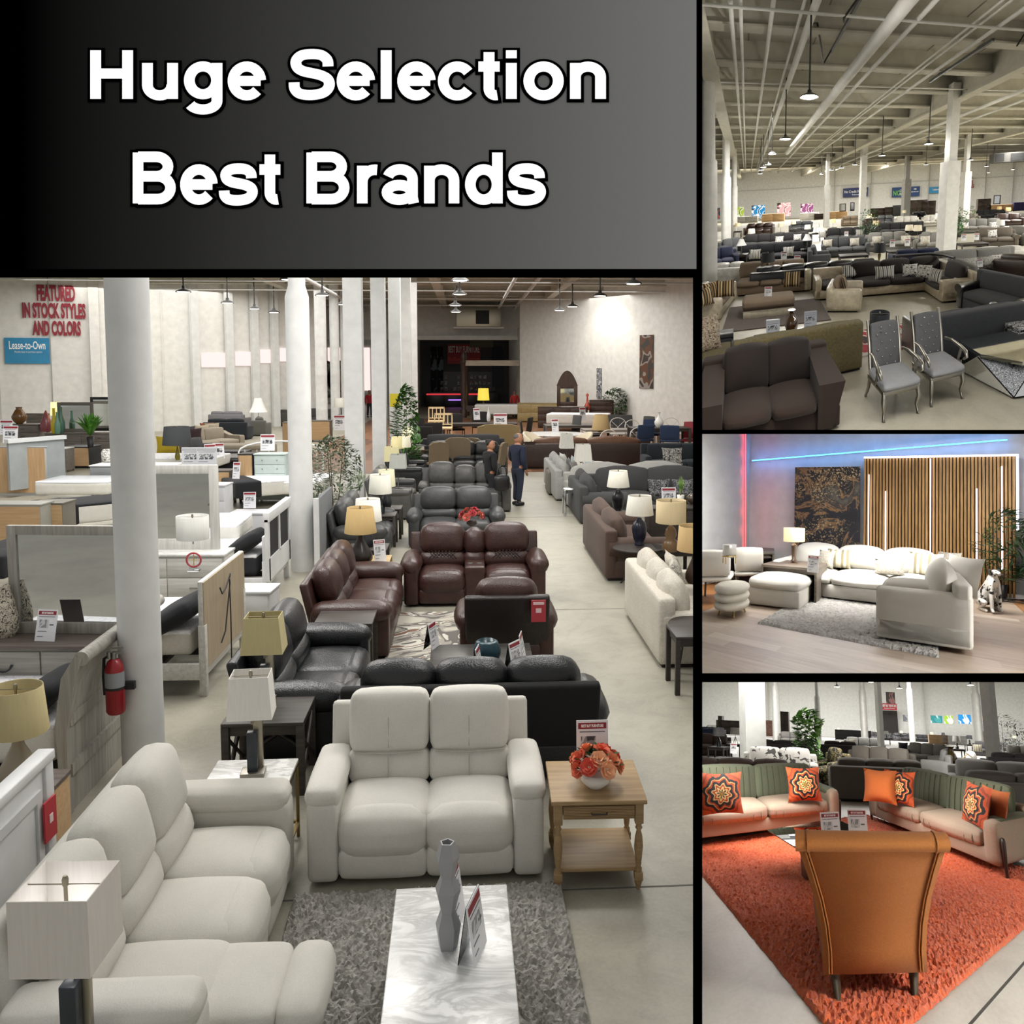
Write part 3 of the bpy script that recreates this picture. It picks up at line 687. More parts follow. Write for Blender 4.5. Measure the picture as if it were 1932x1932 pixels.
def vase(hall, x, y, z, label, m, prof, sc=1.0, name='vase', group=None, n=18):
    T = Thing(hall, name, label, 'vase', x, y, z, 0, group); T.solo(MB().lathe(0, 0, [(r * sc, q * sc) for r, q in prof], n), m); return T
VASE = [(.05, 0), (.08, .06), (.1, .16), (.08, .26), (.04, .31), (.045, .36), (.055, .38)]
JUG = [(.06, 0), (.12, .08), (.13, .16), (.09, .24), (.035, .3), (.03, .4), (.05, .43)]
BOTTLE = [(.04, 0), (.055, .05), (.055, .18), (.025, .28), (.02, .4), (.025, .42)]

def chair(hall, x, y, yaw, label, m, lm=None, w=.46, d=.46, h=.95, sh=.47, style='uph', group=None, name='dining_chair', lod=2):
    """dining chair, sitter faces -y"""
    T = Thing(hall, name, label, 'chair', x, y, 0, yaw, group); lm = lm or mat('plain', '#2a221c', .5)
    T.part('seat', MB().pil(0, 0, sh - .04, w, d, .09, .03, .015, lod), m)
    X = AT(0, d / 2 - .03, sh, RX(-8))
    if style == 'uph': T.part('backrest', MB().pil(0, 0, (h - sh) / 2 + .02, w - .02, .07, h - sh, .03, .012, lod + 1, X), m)
    elif style == 'wing': T.part('backrest', MB().prism([(-w / 2, .0), (-w / 2, h - sh - .1), (-w / 3, h - sh - .02), (0, h - sh), (w / 3, h - sh - .02), (w / 2, h - sh - .1), (w / 2, 0)], -.035, .035, 1, X), m)
    elif style == 'slat':
        b = MB().box(-w / 2, -w / 2 + .05, -.02, .02, -.02, h - sh, 0, X).box(w / 2 - .05, w / 2, -.02, .02, -.02, h - sh, 0, X).box(-w / 2, w / 2, -.02, .02, h - sh - .09, h - sh, 0, X).box(-w / 2, w / 2, -.02, .02, .08, .12, 0, X)
        for k in range(3): b.box(-w * .24 + k * w * .24 - .02, -w * .24 + k * w * .24 + .02, -.012, .012, .1, h - sh - .05, 0, X)
        T.part('backrest', b, lm)
    elif style == 'bent':
        b = MB().tube([(-w * .42, 0, 0)] + [(-w * .46 * math.cos(a), 0, (h - sh) * .6 + (h - sh) * .4 * math.sin(a)) for a in [i * PI / 10 for i in range(11)]] + [(w * .42, 0, 0)], .016, 7, X)
        b.tube([(-w * .36, 0, (h - sh) * .75), (w * .3, 0, .02)], .012, 6, X).tube([(w * .36, 0, (h - sh) * .75), (-w * .3, 0, .02)], .012, 6, X); T.part('backrest', b, lm)
    elif style == 'tub': T.part('backrest', MB().add(*tubback(w, d, h - sh), True, TR(0, 0, sh)), m)
    for sx in (-1, 1):
        for sy in (-1, 1): T.part('leg', MB().tube([(sx * (w / 2 - .03), sy * (d / 2 - .03), sh - .06), (sx * (w / 2 - .015), sy * (d / 2 - .01), 0)], [.022, .016], 6), lm)
    return T
def tubback(w, d, h):
    v = []; f = []; n = 12
    for i in range(n + 1):
        a = PI * i / n; r = 1.0; hh = h * (.45 + .55 * math.sin(a))
        for q in (1.0, .88):
            x, y = -w / 2 * math.cos(a) * q * 1.05, (d / 2 * math.sin(a) * q * 1.1)
            v += [(x, y, -.05), (x * 1.08, y * 1.12, hh)]
    for i in range(n):
        a, b = i * 4, i * 4 + 4
        f += [(a, b, b + 1, a + 1), (a + 2, a + 3, b + 3, b + 2), (a + 1, b + 1, b + 3, a + 3)]
    return v, f

def pendant(hall, x, y, z, label, drop=1.2, r=.2, group=None, glow=14.0, power=0, cord='#2a2a2a'):
    """industrial pendant whose shade rim hangs at height z"""
    T = Thing(hall, 'pendant_lamp', label, 'lamp', x, y, z, 0, group)
    T.part('cord', MB().cyl(0, 0, r * .8, r * .8 + drop, .02 * r / .2, None, 6), mat('plain', cord))
    T.part('lamp_shade', MB().lathe(0, 0, [(r, 0), (r * .92, r * .18), (r * .45, r * .42), (r * .25, r * .5), (r * .22, r * .8), (0, r * .85)], 18, None, False), mat('plain', '#2e2e2e', .4))
    T.part('bulb', MB().lathe(0, 0, [(0, -.02 * r), (r * .75, .0), (r * .82, r * .1), (0, r * .2)], 16, None, False), mat('emit', '#fff4e2', glow))
    if power:
        l = D.lights.new('pendant_lamp_light', 'POINT'); l.energy = power; l.shadow_soft_size = r * .8; l.color = (1, .95, .86)
        M, O = HM[hall]; o = D.objects.new('pendant_lamp_light', l); COL.objects.link(o); o.location = M @ Vector((x, y, z - r)) + O
    return T

def flat(hall, x, y, z, yaw, label, m, w, h, name='poster', cat='poster', group=None, th=.02, tilt=0, extra=None):
    """flat picture, banner or board with its lower edge at z; extra: [(part name, mesh, material)]"""
    T = Thing(hall, name, label, cat, x, y, z, yaw, group); X = RX(tilt)
    b = MB().box(-w / 2, w / 2, 0, th, 0, h, 0, X)
    if not extra: T.solo(b, m); return T
    p = T.part('panel', b, m)
    for nm, mb, mt in extra:
        T.part(nm, mb, mt)
    return T

def bouquet(hall, x, y, z, label, col=('#e0704a', '#f0a878'), r=.14, bowl='#e9e7e2', seed=3, n=14, name='flower_bowl', green='#2f4a22', bowl_r=.1, bowl_h=.09):
    T = Thing(hall, name, label, 'flowers', x, y, z); rnd = random.Random(seed)
    T.part('bowl', MB().lathe(0, 0, [(bowl_r * .55, 0), (bowl_r, bowl_h * .5), (bowl_r * .85, bowl_h), (bowl_r * .75, bowl_h)], 20), mat('plain', bowl, .25))
    lf = MB(); pts = []
    for k in range(90):
        a = rnd.uniform(0, 2 * PI); e = rnd.uniform(0, 1.4); rr = r * rnd.uniform(.5, .95); pts.append(((rr * math.cos(a) * math.sin(e), rr * math.sin(a) * math.sin(e), bowl_h + r * .12 + rr * math.cos(e) * .9), (math.cos(a) * math.sin(e), math.sin(a) * math.sin(e), math.cos(e))))
    leafset(lf, pts, r * .38, seed, .5); T.part('leaves', lf, mat('fabric', green))
    for k in range(n):
        a = 2.4 * k; e = .25 + 1.15 * math.sqrt(k / n); p = Vector((r * math.cos(a) * math.sin(e), r * math.sin(a) * math.sin(e), bowl_h + r * .15 + r * math.cos(e) * .9)); d = Vector((math.cos(a) * math.sin(e), math.sin(a) * math.sin(e), math.cos(e)))
        f = MB(); q = d.to_track_quat('Z', 'Y').to_matrix().to_4x4(); s = r * .42
        for ring, (rr, zz, cnt) in enumerate(((s, .0, 6), (s * .7, s * .25, 5), (s * .38, s * .42, 4))):
            for j in range(cnt):
                b_ = 2 * PI * j / cnt + ring * .5; w_ = 2.2 * PI * rr / cnt * .55
                c = Vector((math.cos(b_), math.sin(b_), 0)); t = Vector((-math.sin(b_), math.cos(b_), 0))
                f.add([c * rr * .2 + Vector((0, 0, zz - s * .2)), c * rr * .75 + t * w_ + Vector((0, 0, zz + s * .1)), c * rr + Vector((0, 0, zz + s * .28)), c * rr * .75 - t * w_ + Vector((0, 0, zz + s * .1))], [(0, 1, 2, 3)], True, AT(p.x, p.y, p.z, q))
        T.part('flower', f, mat('plain', col[k % len(col)], .7))
    return T

def rug(hall, x, y, yaw, label, m, w, l, t=.02, name='rug', shag=0, seed=1):
    T = Thing(hall, name, label, 'rug', x, y, 0, yaw)
    if not shag: T.solo(MB().box(-w / 2, w / 2, -l / 2, l / 2, .002, t), m); return T
    nx, ny = int(w / shag), int(l / shag); rnd = random.Random(seed); v = []; f = []
    for i in range(nx + 1):
        for j in range(ny + 1):
            e = 0 if i in (0, nx) or j in (0, ny) else 1
            v.append((-w / 2 + w * i / nx + rnd.uniform(-.3, .3) * shag, -l / 2 + l * j / ny + rnd.uniform(-.3, .3) * shag, .003 + e * t * rnd.uniform(.45, 1.25)))
    for i in range(nx):
        for j in range(ny): a = i * (ny + 1) + j; f.append((a, a + ny + 1, a + ny + 2, a + 1))
    T.solo(MB().add(v, f, False), m); return T

def sectional(hall, x, y, yaw, label, m, wA, wB, d=.95, h=.85, sh=.44, base_m=None, cush=None, nA=3, nB=2, arm_h=.62, aw=.2, lod=4, armA=True, armB=True, arm_m=None, puff=.05, back_r=.1, base_h=.3, name='sectional_sofa', back_t=.22, low=False):
    """L shape: outer corner at (x, y); one run along -x, one along -y"""
    T = Thing(hall, name, label, 'sofa', x, y, 0, yaw); bm_ = base_m or m; c = cush or m; am = arm_m or bm_
    T.part('base', MB().box(-wA, 0, -d, -.02, .05, base_h, .02), bm_); T.part('base', MB().box(-d, -.02, -wB, -d, .05, base_h, .02), bm_)
    T.part('backrest', MB().pil(-wA / 2, -.1, (h - .12) / 2 + .03, wA, .2, h - .16, .05, 0, lod), bm_); T.part('backrest', MB().pil(-.1, -wB / 2, (h - .12) / 2 + .03, .2, wB, h - .16, .05, 0, lod), bm_)
    a0 = wA - (aw if armA else 0); b0 = wB - (aw if armB else 0); la = (a0 - d) / nA; lb = (b0 - d) / max(1, nB)
    T.part('corner_cushion', MB().pil(-d / 2 - .1, -d / 2 - .1, sh - .08, d - .22, d - .22, .18, .06, puff, lod), c)
    for i in range(nA):
        cx = -d - la * (i + .5)
        T.part('seat_cushion', MB().pil(cx, -d / 2 - .1, sh - .08, la - .012, d - .2, .18, .06, puff, lod), c)
    for i in range(nA + (0 if low else 1)):
        la2 = (a0 - .25) / (nA + 1); cx = -.25 - la2 * (i + .5)
        T.part('back_cushion', MB().pil(0, 0, 0, la2 - .015, back_t, h - sh + .04, back_r, puff, lod, AT(cx, -.28, sh + (h - sh) / 2, RX(-9))), c)
    for i in range(nB):
        T.part('seat_cushion', MB().pil(-d / 2 - .1, -d - lb * (i + .5), sh - .08, d - .2, lb - .012, .18, .06, puff, lod), c)
        T.part('back_cushion', MB().pil(0, 0, 0, back_t, lb - .015, h - sh + .04, back_r, puff, lod, AT(-.28, -d - lb * (i + .5), sh + (h - sh) / 2, RY(9))), c)
    if armA: T.part('arm', MB().pil(-wA + aw / 2, -d / 2, arm_h / 2 + .02, aw, d, arm_h - .04, .05, 0, lod), am)
    if armB: T.part('arm', MB().pil(-d / 2, -wB + aw / 2, arm_h / 2 + .02, d + .02, aw, arm_h - .04, .05, 0, lod), am)
    return T

# ================================================================ 1. the great hall
H1_ = 1
conc = mat('concrete', '#9c988a')
wallp = mat('paint', '#e2e1dc', .7); white = mat('paint', '#d9dad8', .6); dkwall = mat('paint', '#4a4a4c', .7)
struct(1, 'floor_hall', MB().box(-40, 6, -12, 85, -.1, 0), conc)
struct(1, 'floor_dining', MB().box(-6, 20, 29.5, 60, 0, .012), mat('planks', ('#5a3a26', '#7a5236', '#8c6243'), .3, 2.5, 1))
for i, (x0, x1, y0, y1) in enumerate(((-8, 6, 5.73, 5.736), (-8, 6, 12.66, 12.668), (-8, 6, 20.6, 20.61))):
    struct(1, 'trim_%d' % (i + 1), MB().box(x0, x1, y0, y1 + .012, 0, .001), mat('plain', '#5d5b55', .9))
def wallrun(hall, name, a, b, z0, z1, m, th=.3):
    dx, dy = b[0] - a[0], b[1] - a[1]; L = math.hypot(dx, dy); yaw = math.degrees(math.atan2(dy, dx))
    return struct(hall, name, MB().box(0, L, 0, th, z0, z1), m, a[0], a[1], 0, yaw)
wallrun(1, 'wall_left', (-23.49, 46.826), (-14.419, 49.936), 0, 8.6, wallp)
wallrun(1, 'wall_windows', (-14.419, 49.936), (-8.686, 54.917), 0, 8.6, wallp)
wallrun(1, 'wall_right', (3.419, 59.551), (12.139, 46.559), 0, 9.2, wallp)
struct(1, 'wall_back', MB().box(-40, 4.2, 66, 66.4, 5.35, 9.2).box(-40, 4.2, 65.5, 66.3, 5.2, 5.5), wallp)
struct(1, 'wall_storefront', MB().box(-40, -9.4, 84, 84.3, 0, 6), wallp)
struct(1, 'wall_office', MB().box(-3.9, 5.5, 79, 79.3, 0, 6), dkwall)
struct(1, 'wall_recess', MB().box(-4.2, -3.9, 66, 79, 0, 6), wallp)
struct(1, 'wall_recess_end', MB().box(3.6, 3.8, 62, 79, 0, 6), wallp)
struct(1, 'ceiling', MB().box(-45, 25, 28, 90, 8.2, 8.4), mat('paint', '#c9c6ba', .8))
for i in range(-3, 7):
    struct(1, 'ceiling_beam_%d' % (i + 4), MB().box(-45, 22, 41 + i * 4, 41.3 + i * 4, 7.65, 8.2).box(-45, 22, 40.9 + i * 4, 41.4 + i * 4, 7.6, 7.66), mat('paint', '#bdbaae', .8))
for i, xx in enumerate((-17, -9.5, -1.5, 5)):
    struct(1, 'ceiling_girder_%d' % (i + 1), MB().box(xx - .2, xx + .2, 40, 66, 7.4, 8.2), mat('paint', '#c3c0b4', .8))
for i, (xx, zz) in enumerate(((-7, 7.2), (2.2, 7.3), (3.4, 7.45))):
    struct(1, 'ceiling_pipe_%d' % (i + 1), MB().tube([(xx, 40, zz), (xx, 65.8, zz)], .09, 8), white)
for i, yy in enumerate((44, 49, 55, 61)):
    struct(1, 'ceiling_conduit_%d' % (i + 1), MB().tube([(-30, yy, 7.3), (12, yy, 7.3)], .05, 6), white)
# daylight beyond the far shop windows
for i, (x0, x1) in enumerate(((-14.2, -12.6), (-12.3, -11.2), (-10.9, -10.0), (-9.8, -8.6), (-8.4, -7.4))):
    struct(1, 'window_%d' % (i + 1), MB().box(x0, x1, 83.9, 83.98, 1.2, 5.0), mat('emit', ('#eef2f6', '#f2d7d2')[i % 2], 1.3))
struct(1, 'wall_shopfront', MB().box(-9.4, -3.9, 84, 84.3, 0, 6), wallp)
def strip_window(i, px0, px1):
    (x0, y0, z0), (x1, y1, z1) = px0, px1
    dx, dy = x1 - x0, y1 - y0; L = math.hypot(dx, dy)
    struct(1, 'window_%d' % i, MB().box(0, L, -.06, -.02, 0, .75), mat('emit', '#f2dcd8', 1.25), x0, y0, z0, math.degrees(math.atan2(dy, dx)))
    struct(1, 'trim_%d' % (i + 4), MB().box(-.6, -.2, -.3, -.05, -z0, 9 - z0), white, x0, y0, z0, math.degrees(math.atan2(dy, dx)))
strip_window(6, (-13.977, 50.255, 3.316), (-12.824, 51.256, 3.4)); strip_window(7, (-12.522, 51.518, 3.4), (-11.596, 52.323, 3.488)); strip_window(8, (-11.401, 52.492, 3.546), (-10.661, 53.135, 3.608)); strip_window(9, (-10.485, 53.287, 3.638), (-10.157, 53.573, 3.669))
for i, (p, nm) in enumerate((((-22.704, 47.043, 1.59), 'a'), ((-20.579, 47.771, 1.555), 'b'), ((-18.673, 48.425, 1.524), 'c'), ((-18.488, 48.488, 1.521), 'd'), ((-15.69, 49.448, 1.475), 'e'))):
    struct(1, 'trim_%d' % (20 + i), MB().box(-.02 if i != 2 else -.22, .02 if i != 2 else .22, -.03 if i != 2 else -.3, 0, -p[2], 8.6 - p[2]), wallp if i != 1 else mat('plain', '#9a9a94'), p[0], p[1], p[2], 18.929)
# pillars
def pillar(x, y, r, square=False, collar=None, h=9.0, yaw=0, name='pillar'):
    b = MB()
    if square: b.box(-r, r, -r, r, 0, h)
    elif collar: b.lathe(0, 0, [(r, 0), (r, collar), (r * .72, collar + .18), (r * .72, h)], 32)
    else: b.lathe(0, 0, [(r, 0), (r, 1.1), (r * 1.004, 1.11), (r * 1.004, 1.13), (r, 1.14), (r, 2.9), (r * 1.004, 2.91), (r * 1.004, 2.93), (r, 2.94), (r, h)], 40)
    return struct(1, name, b, mat('paint', '#d8d9d8', .55), x, y, 0, yaw)
pillar(-2.669, 7.592, 0.166, h=6)
pillar(-2.752, 15.5, 0.192, collar=4.519, h=7)
pillar(-2.692, 22.562, 0.217, True, h=8.2); pillar(-2.585, 27.827, 0.205, True, h=8.2); pillar(-2.385, 31.49, 0.196, True, h=8.2); pillar(-2.424, 37.422, 0.233, True, h=8.2)
pillar(-2.466, 44.378, 0.151, True, h=8.2); pillar(-7.61, 49.471, 0.304, h=8); pillar(-7.24, 51.993, 0.262, h=8); pillar(-6.919, 53.346, 0.179, h=8)

# writing and boards on the left wall
def on_left(label, cat, nm, p, body): pass
T = Thing(1, 'wall_lettering', 'large dark red lettering reading featured in stock styles and colors on white wall', 'sign', -20.365, 47.845, 6.149, 18.929)
for body, p0, p1 in (('FEATURED', (-21.054, 47.608, 6.572), (-19.449, 48.159, 7.377)), ('IN STOCK STYLES', (-21.675, 47.395, 5.731), (-19.028, 48.303, 6.498)), ('AND COLORS', (-21.294, 47.526, 4.884), (-19.263, 48.223, 5.623))):
    a = T.frame.inverted() @ Vector(p0); b_ = T.frame.inverted() @ Vector(p1)
    T.part('line', textfit(body, a.x, b_.x, -.04, a.z, b_.z, .045, .01), mat('plain', '#8a2030', .6))
T = Thing(1, 'banner', 'blue cloth banner with white lease to own lettering hung under the red wall lettering', 'banner', -21.544, 47.44, 3.504, 18.929)
T.part('cloth', MB().box(-.98, .98, -.05, -.03, 0, 1.26), mat('paint', '#2f86b3', .6))
T.part('lettering', textfit('Lease-to-Own', -.78, .8, -.06, .7, 1.1, .012, .004), mat('plain', '#f2f6f8'))
T.part('small_print', textfit('Flexible lease to purchase options', -.55, .65, -.06, .5, .62), mat('plain', '#dfeaf0'))
# right wall
flat(1, 9.746, 50.034, 2.163, -56.131, 'tall framed photograph of a showroom interior on the right white wall', mat('blotch', ('#3a302c', '#8d8680', '#5c3d2a', '#3b3836', '#7a5236'), .9, .5, .3), 1.05, 2.9, 'framed_photograph', 'picture')
flat(1, 7.617, 53.206, 1.508, -56.131, 'narrow grey notice panel on the white wall above the dark carved bed', mat('blotch', ('#8d8f92', '#4c4e52', '#b9babc'), 4.0), .42, 1.75, 'notice', 'sign')

# foreground group -------------------------------------------------
cream = mat('fabric', '#c9c6be', 160.0, .05); cream2 = mat('fabric', '#cfccc5', 160.0, .05)
recliner(1, -1.637, 4.941, 90, 'long cream reclining sofa with its near footrest raised, left of the shag rug', cream, w=2.25, d=.98, h=1.06, n=3, aw=.24, ah=.64, out=0, wing=False, name='reclining_sofa', lod=6, head=.42, soft=.085)
recliner(1, -0.281, 6.314, 0, 'cream two seat reclining loveseat facing the marble coffee table', cream2, w=1.56, d=.95, h=1.07, n=2, aw=.21, ah=.62, lod=6, head=.42, name='reclining_loveseat', soft=.055, seams=mat('fabric', '#b4b0a7'))
rug(1, -0.243, 4.769, 1, 'grey shaggy rug under the white marble coffee table', mat('shag', '#b0aba2', '#e6e2da', 40.0), 1.72, 2.0, .045, shag=.014)
T = table(1, -0.094, 4.39, .5, 'long white marble coffee table standing on the grey shag rug', mat('marble'), .62, 1.24, .45, .06, 'panel', name='coffee_table', z=.03)
T = Thing(1, 'geometric_vase', 'tall grey faceted ceramic vase on the marble coffee table', 'vase', -0.11, 4.464, .48, 12)
b = MB(); hs = (0, .11, .19, .3, .37, .47, .55); rs = (.05, .068, .04, .068, .038, .062, .038)
b.lathe(0, 0, list(zip(rs, hs)) + [(.03, .55), (.028, .42)], 5, None, True, False); T.solo(b, mat('plain', '#9b9b9d', .45))
card(1, -0.048, 4.676, .48, 78, 'clear stand up price card just behind the grey faceted vase', .22, .3, -8, tent=True)
card(1, 0.054, 4.394, .48, 74, 'clear stand up price card right of the grey faceted vase', .22, .3, -8, tent=True)
oak = mat('wood', '#8d7350', '#a98d66', 0)
table(1, 0.843, 5.994, -1.5, 'light oak end table with turned legs, ribbed drawer and lower shelf', oak, .62, .62, .62, .03, 'turned', .055, shelf=.12, drawer='ribbed', over=.02)
bouquet(1, 0.84, 5.898, .62, 'white bowl of orange and peach roses on the oak end table', ('#d9694a', '#e8946c', '#f0b48c', '#d65a48'), .15, n=15)
card(1, 0.853, 6.149, .62, 0, 'price sign standing behind the bowl of orange roses', .22, .34, -6, True)
marb = mat('marble', '#dedddb', '#8e8c8a')
table(1, -1.509, 6.299, 0, 'square marble top side table with thin brass frame, by the cream sofa', marb, .57, .55, .58, .025, 'metal', .022, mat('metal', '#8f7d55', .35))
lamp(1, -1.487, 6.314, .58, 'table lamp with white box shade on the brass framed marble side table', .72, 'box', .3, .29, '#e9e6e0', 'post', '#2b3238', yaw=4, taper=.86, bw=.16, depth=.24)
lamp(1, -1.604, 3.646, .6, 'large table lamp with lit white box shade beside the nearest cream sofa arm', .76, 'box', .31, .31, '#d3cdc6', 'post', '#2b3238', yaw=-3, taper=.99, bw=.15, depth=.3, wrap=True, power=5)
table(1, -1.637, 3.762, 0, 'marble top side table holding the nearest box shade lamp', marb, .56, .5, .6, .025, 'metal', .022, mat('metal', '#8f7d55', .35))
darkw = mat('wood', '#2c2723', '#46403a', 0)
table(1, -1.62, 7.511, 0, 'dark wood end table with crossed side braces, behind the marble side table', darkw, .64, .62, .6, .03, 'x', .06)
lamp(1, -1.693, 7.683, .6, 'cream box shade lamp on the dark wood table beside the black sofa', .74, 'box', .34, .3, '#c4b98c', 'post', '#2b3238', yaw=2, taper=.82, bw=.16, depth=.28)
# black leather pair
blk = mat('leather', '#17191c', .3); blkfab = mat('fabric', '#121214', 60, .1)
recliner(1, -1.53, 8.847, 90, 'black leather reclining sofa seen from its side beside the dark end table', blk, w=2.05, d=1.0, h=1.02, n=2, aw=.24, ah=.62, roundarm=True, lod=4, head=.4)
recliner(1, 0.026, 7.716, 180, 'black leather reclining sofa turned backwards behind the cream loveseat', blk, w=2.2, d=.95, h=1.0, n=3, aw=.22, ah=.6, roundarm=True, lod=4, back_m=blkfab, head=.36)
greyw = mat('wood', '#33312f', '#565350', 0, .3)
table(1, 0.136, 9.174, 0, 'square dark grey wood coffee table behind the black sofa', greyw, 1.04, 1.0, .45, .06, 'panel', name='coffee_table')
T = Thing(1, 'ribbed_bowl', 'teal ribbed glazed vase bowl on the dark grey coffee table', 'vase', 0.188, 9.042, .45)
T.solo(MB().lathe(0, 0, [(.06, 0)] + [(.1 + .035 * math.sin(PI * k / 16) + (.006 if k % 2 else 0), .012 + k * .0135) for k in range(1, 16)] + [(.085, .23), (.08, .1)], 28), mat('plain', '#24424c', .25))
for (q, yw, lb) in (((-0.339, 9.568), 70, 'leftmost clear price card on the dark grey coffee table'), ((0.13, 8.694), 80, 'clear price card in front of the teal bowl'), ((0.484, 8.826), 55, 'wide open clear price card right of the teal bowl'), ((0.569, 9.117), 80, 'clear price card at the far right of the dark grey coffee table')):
    card(1, *q, .45, yw, lb, .2, .27, -10, tent=True)
brn = mat('leather', '#3b2420', .32)
recliner(1, 0.433, 10.483, 180, 'single brown leather recliner turned backwards with a red tag', brn, w=1.06, d=.95, h=1.03, n=1, aw=.2, ah=.62, roundarm=True, lod=4, name='recliner_chair', cat='chair', back_m=mat('leather', '#1d1311', .4))
T = Thing(1, 'hang_tag', 'red price tag hanging on the back of the brown recliner chair', 'tag', 0.768, 9.883, .62, 0)
T.part('tag', MB().box(-.08, .08, -.01, 0, 0, .24), mat('plain', '#b23a44', .5)); T.part('print', MB().box(-.06, .06, -.013, -.01, .19, .22).box(-.03, .03, -.013, -.01, .1, .15), mat('plain', '#e9c9cc'))
recliner(1, 0.104, 13.386, 0, 'brown leather console loveseat facing the viewer behind the brown recliner', brn, w=2.02, d=.98, h=1.06, n=2, aw=.22, ah=.64, console=.3, roundarm=True, lod=5, name='reclining_loveseat', quilt=mat('leather', '#2a1815', .4))
recliner(1, -1.397, 11.771, 90, 'brown leather reclining sofa seen from its side left of the console loveseat', brn, w=2.35, d=1.0, h=1.04, n=3, aw=.24, ah=.62, roundarm=True, lod=4, head=.42)
table(1, -1.361, 10.322, 0, 'dark wood end table between the black and the brown sofa', darkw, .64, .64, .6, .03, 'straight', .06)
table(1, -1.437, 13.398, 0, 'light wood end table under the tan wire lamp', mat('wood', '#a98b58', '#c9ab78', 0), .64, .6, .6, .03, 'straight', .05)
lamp(1, -1.516, 13.163, .6, 'tan linen lamp with dark wire drop base on the light wood end table', .8, 'drum', .46, .36, '#b59a68', 'bell', '#241c18', taper=.8, bw=.34)
card(1, -1.244, 13.216, .6, 20, 'leaning price card beside the tan wire lamp', .17, .32, -14, True)
rug(1, -0.388, 11.561, 0, 'beige rug with brown and charcoal wave bands in front of the brown sofa', mat('blotch', ('#a9a498', '#8d8880', '#5c5854', '#b8b4aa', '#6b5040'), 1.3, .95, 2.5), 1.15, 2.1)
rug(1, -0.848, 14.242, 0, 'narrow dark teal rug peeking out left of the console loveseat', mat('shag', '#24403f', '#3f5a58'), .3, 1.9, .02)
# grey leather rows
gry = mat('leather', '#38393a', .4); gry2 = mat('leather', '#4a4947', .42); chl = mat('leather', '#202122', .36)
recliner(1, -0.217, 17.706, 0, 'dark grey leather loveseat directly behind the brown console loveseat', gry, w=1.78, d=.98, h=1.04, n=2, aw=.22, ah=.62, roundarm=True, lod=3, name='reclining_loveseat')
bouquet(1, 0.079, 16.713, .5, 'dark bowl of red flowers in front of the dark grey loveseat', ('#b8434a', '#c96a5c'), .2, '#3a302a', n=10)
table(1, 0.089, 18.835, 0, 'low side table hidden behind the brown loveseat under red flowers', darkw, .5, .4, .5)
recliner(1, -0.051, 21.844, 0, 'mid grey leather console loveseat with rounded headrests, in front of the walking couple', gry2, w=2.15, d=.98, h=1.1, n=2, aw=.22, ah=.62, console=.5, lod=3, name='reclining_loveseat', head=.5)
recliner(1, -0.095, 28.641, 0, 'black leather theatre sofa left of the walking couple', chl, w=2.6, d=.98, h=1.05, n=3, aw=.24, ah=.62, lod=3)
sofa(1, -0.124, 32.195, 0, 'wide charcoal sofa back behind the black theatre sofa', mat('fabric', '#333436'), 2.9, .9, 1.0, 2, lod=3)
recliner(1, -1.877, 16.903, 90, 'grey leather reclining sofa seen from its side behind the tan wire lamp', gry, w=2.2, d=1.0, h=1.04, n=2, aw=.22, ah=.62, roundarm=True, lod=3)
recliner(1, -1.728, 21.514, 90, 'shiny grey leather sofa side on near the white pleated lamp', gry2, w=2.2, d=1.0, h=1.04, n=2, aw=.22, ah=.62, lod=3)
recliner(1, -1.685, 26.057, 90, 'black leather sofa side on near the grey box shade lamp', blk, w=2.1, d=1.0, h=1.05, n=2, aw=.22, ah=.62, lod=3)
recliner(1, -1.874, 31.29, 90, 'dark grey sofa side on beneath the farthest lit lamp', chl, w=2.3, d=1.0, h=1.05, n=2, aw=.22, ah=.62, lod=3)
for i, (px, yt, wpx, hpx, Z, Hh, sc_, kind, lab, tx, glow) in enumerate((
    (694,941,52,42,.6,.75,'#e2dfd6','drum','white drum lamp half hidden behind the tan linen lamp',0,.0),
    (717,895,44,36,.6,.75,'#d3d2c6','drum','pale pleated lamp with clear glass bottle base',1,.0),
    (729,886,34,32,.6,.75,'#d2cdb0','drum','cream drum lamp just behind the pale pleated lamp',0,.0),
    (751,857,32,26,.6,.8,'#b9bbb5','box','pale grey box shade lamp with black stand',1,0.0),
    (739,843,28,27,.6,.8,'#d8cfa2','box','warm lit box lamp left of the grey box shade lamp',0,.25),
    (750,824,26,22,.6,.8,'#d5ca98','drum','warm lit lamp second from the farthest in the aisle',0,.25),
    (765,824,20,20,.6,.8,'#e6dfc6','drum','narrow pale lamp right beside the second farthest lit lamp',0,.15),
    (770,806,23,19,.6,.8,'#efe6c4','drum','farthest bright lamp in front of the tall green plant',1,.35))):
    sw = wpx / 1750.0; q = {0: (-1.533, 14.36), 1: (-1.644, 17.606), 2: (-1.593, 18.414), 3: (-1.559, 21.096), 4: (-1.857, 23.053), 5: (-1.955, 26.334), 6: (-1.73, 26.319), 7: (-1.911, 30.424)}[i]
    dist = math.hypot(q[0], q[1])
    lamp(1, *q, .6, lab, Hh, kind, wpx * dist / 1770, hpx * dist / 1770, sc_, ('bell', 'bottle', 'bell', 'stick', 'bell', 'bell', 'bell', 'bell')[i], '#26282c', glow, taper=.88, bw=.2, n=12)
    table(1, *q, 0, 'dark side table under the ' + lab, darkw, .6, .55, .6, .03, 'straight', .05, apron=.06)

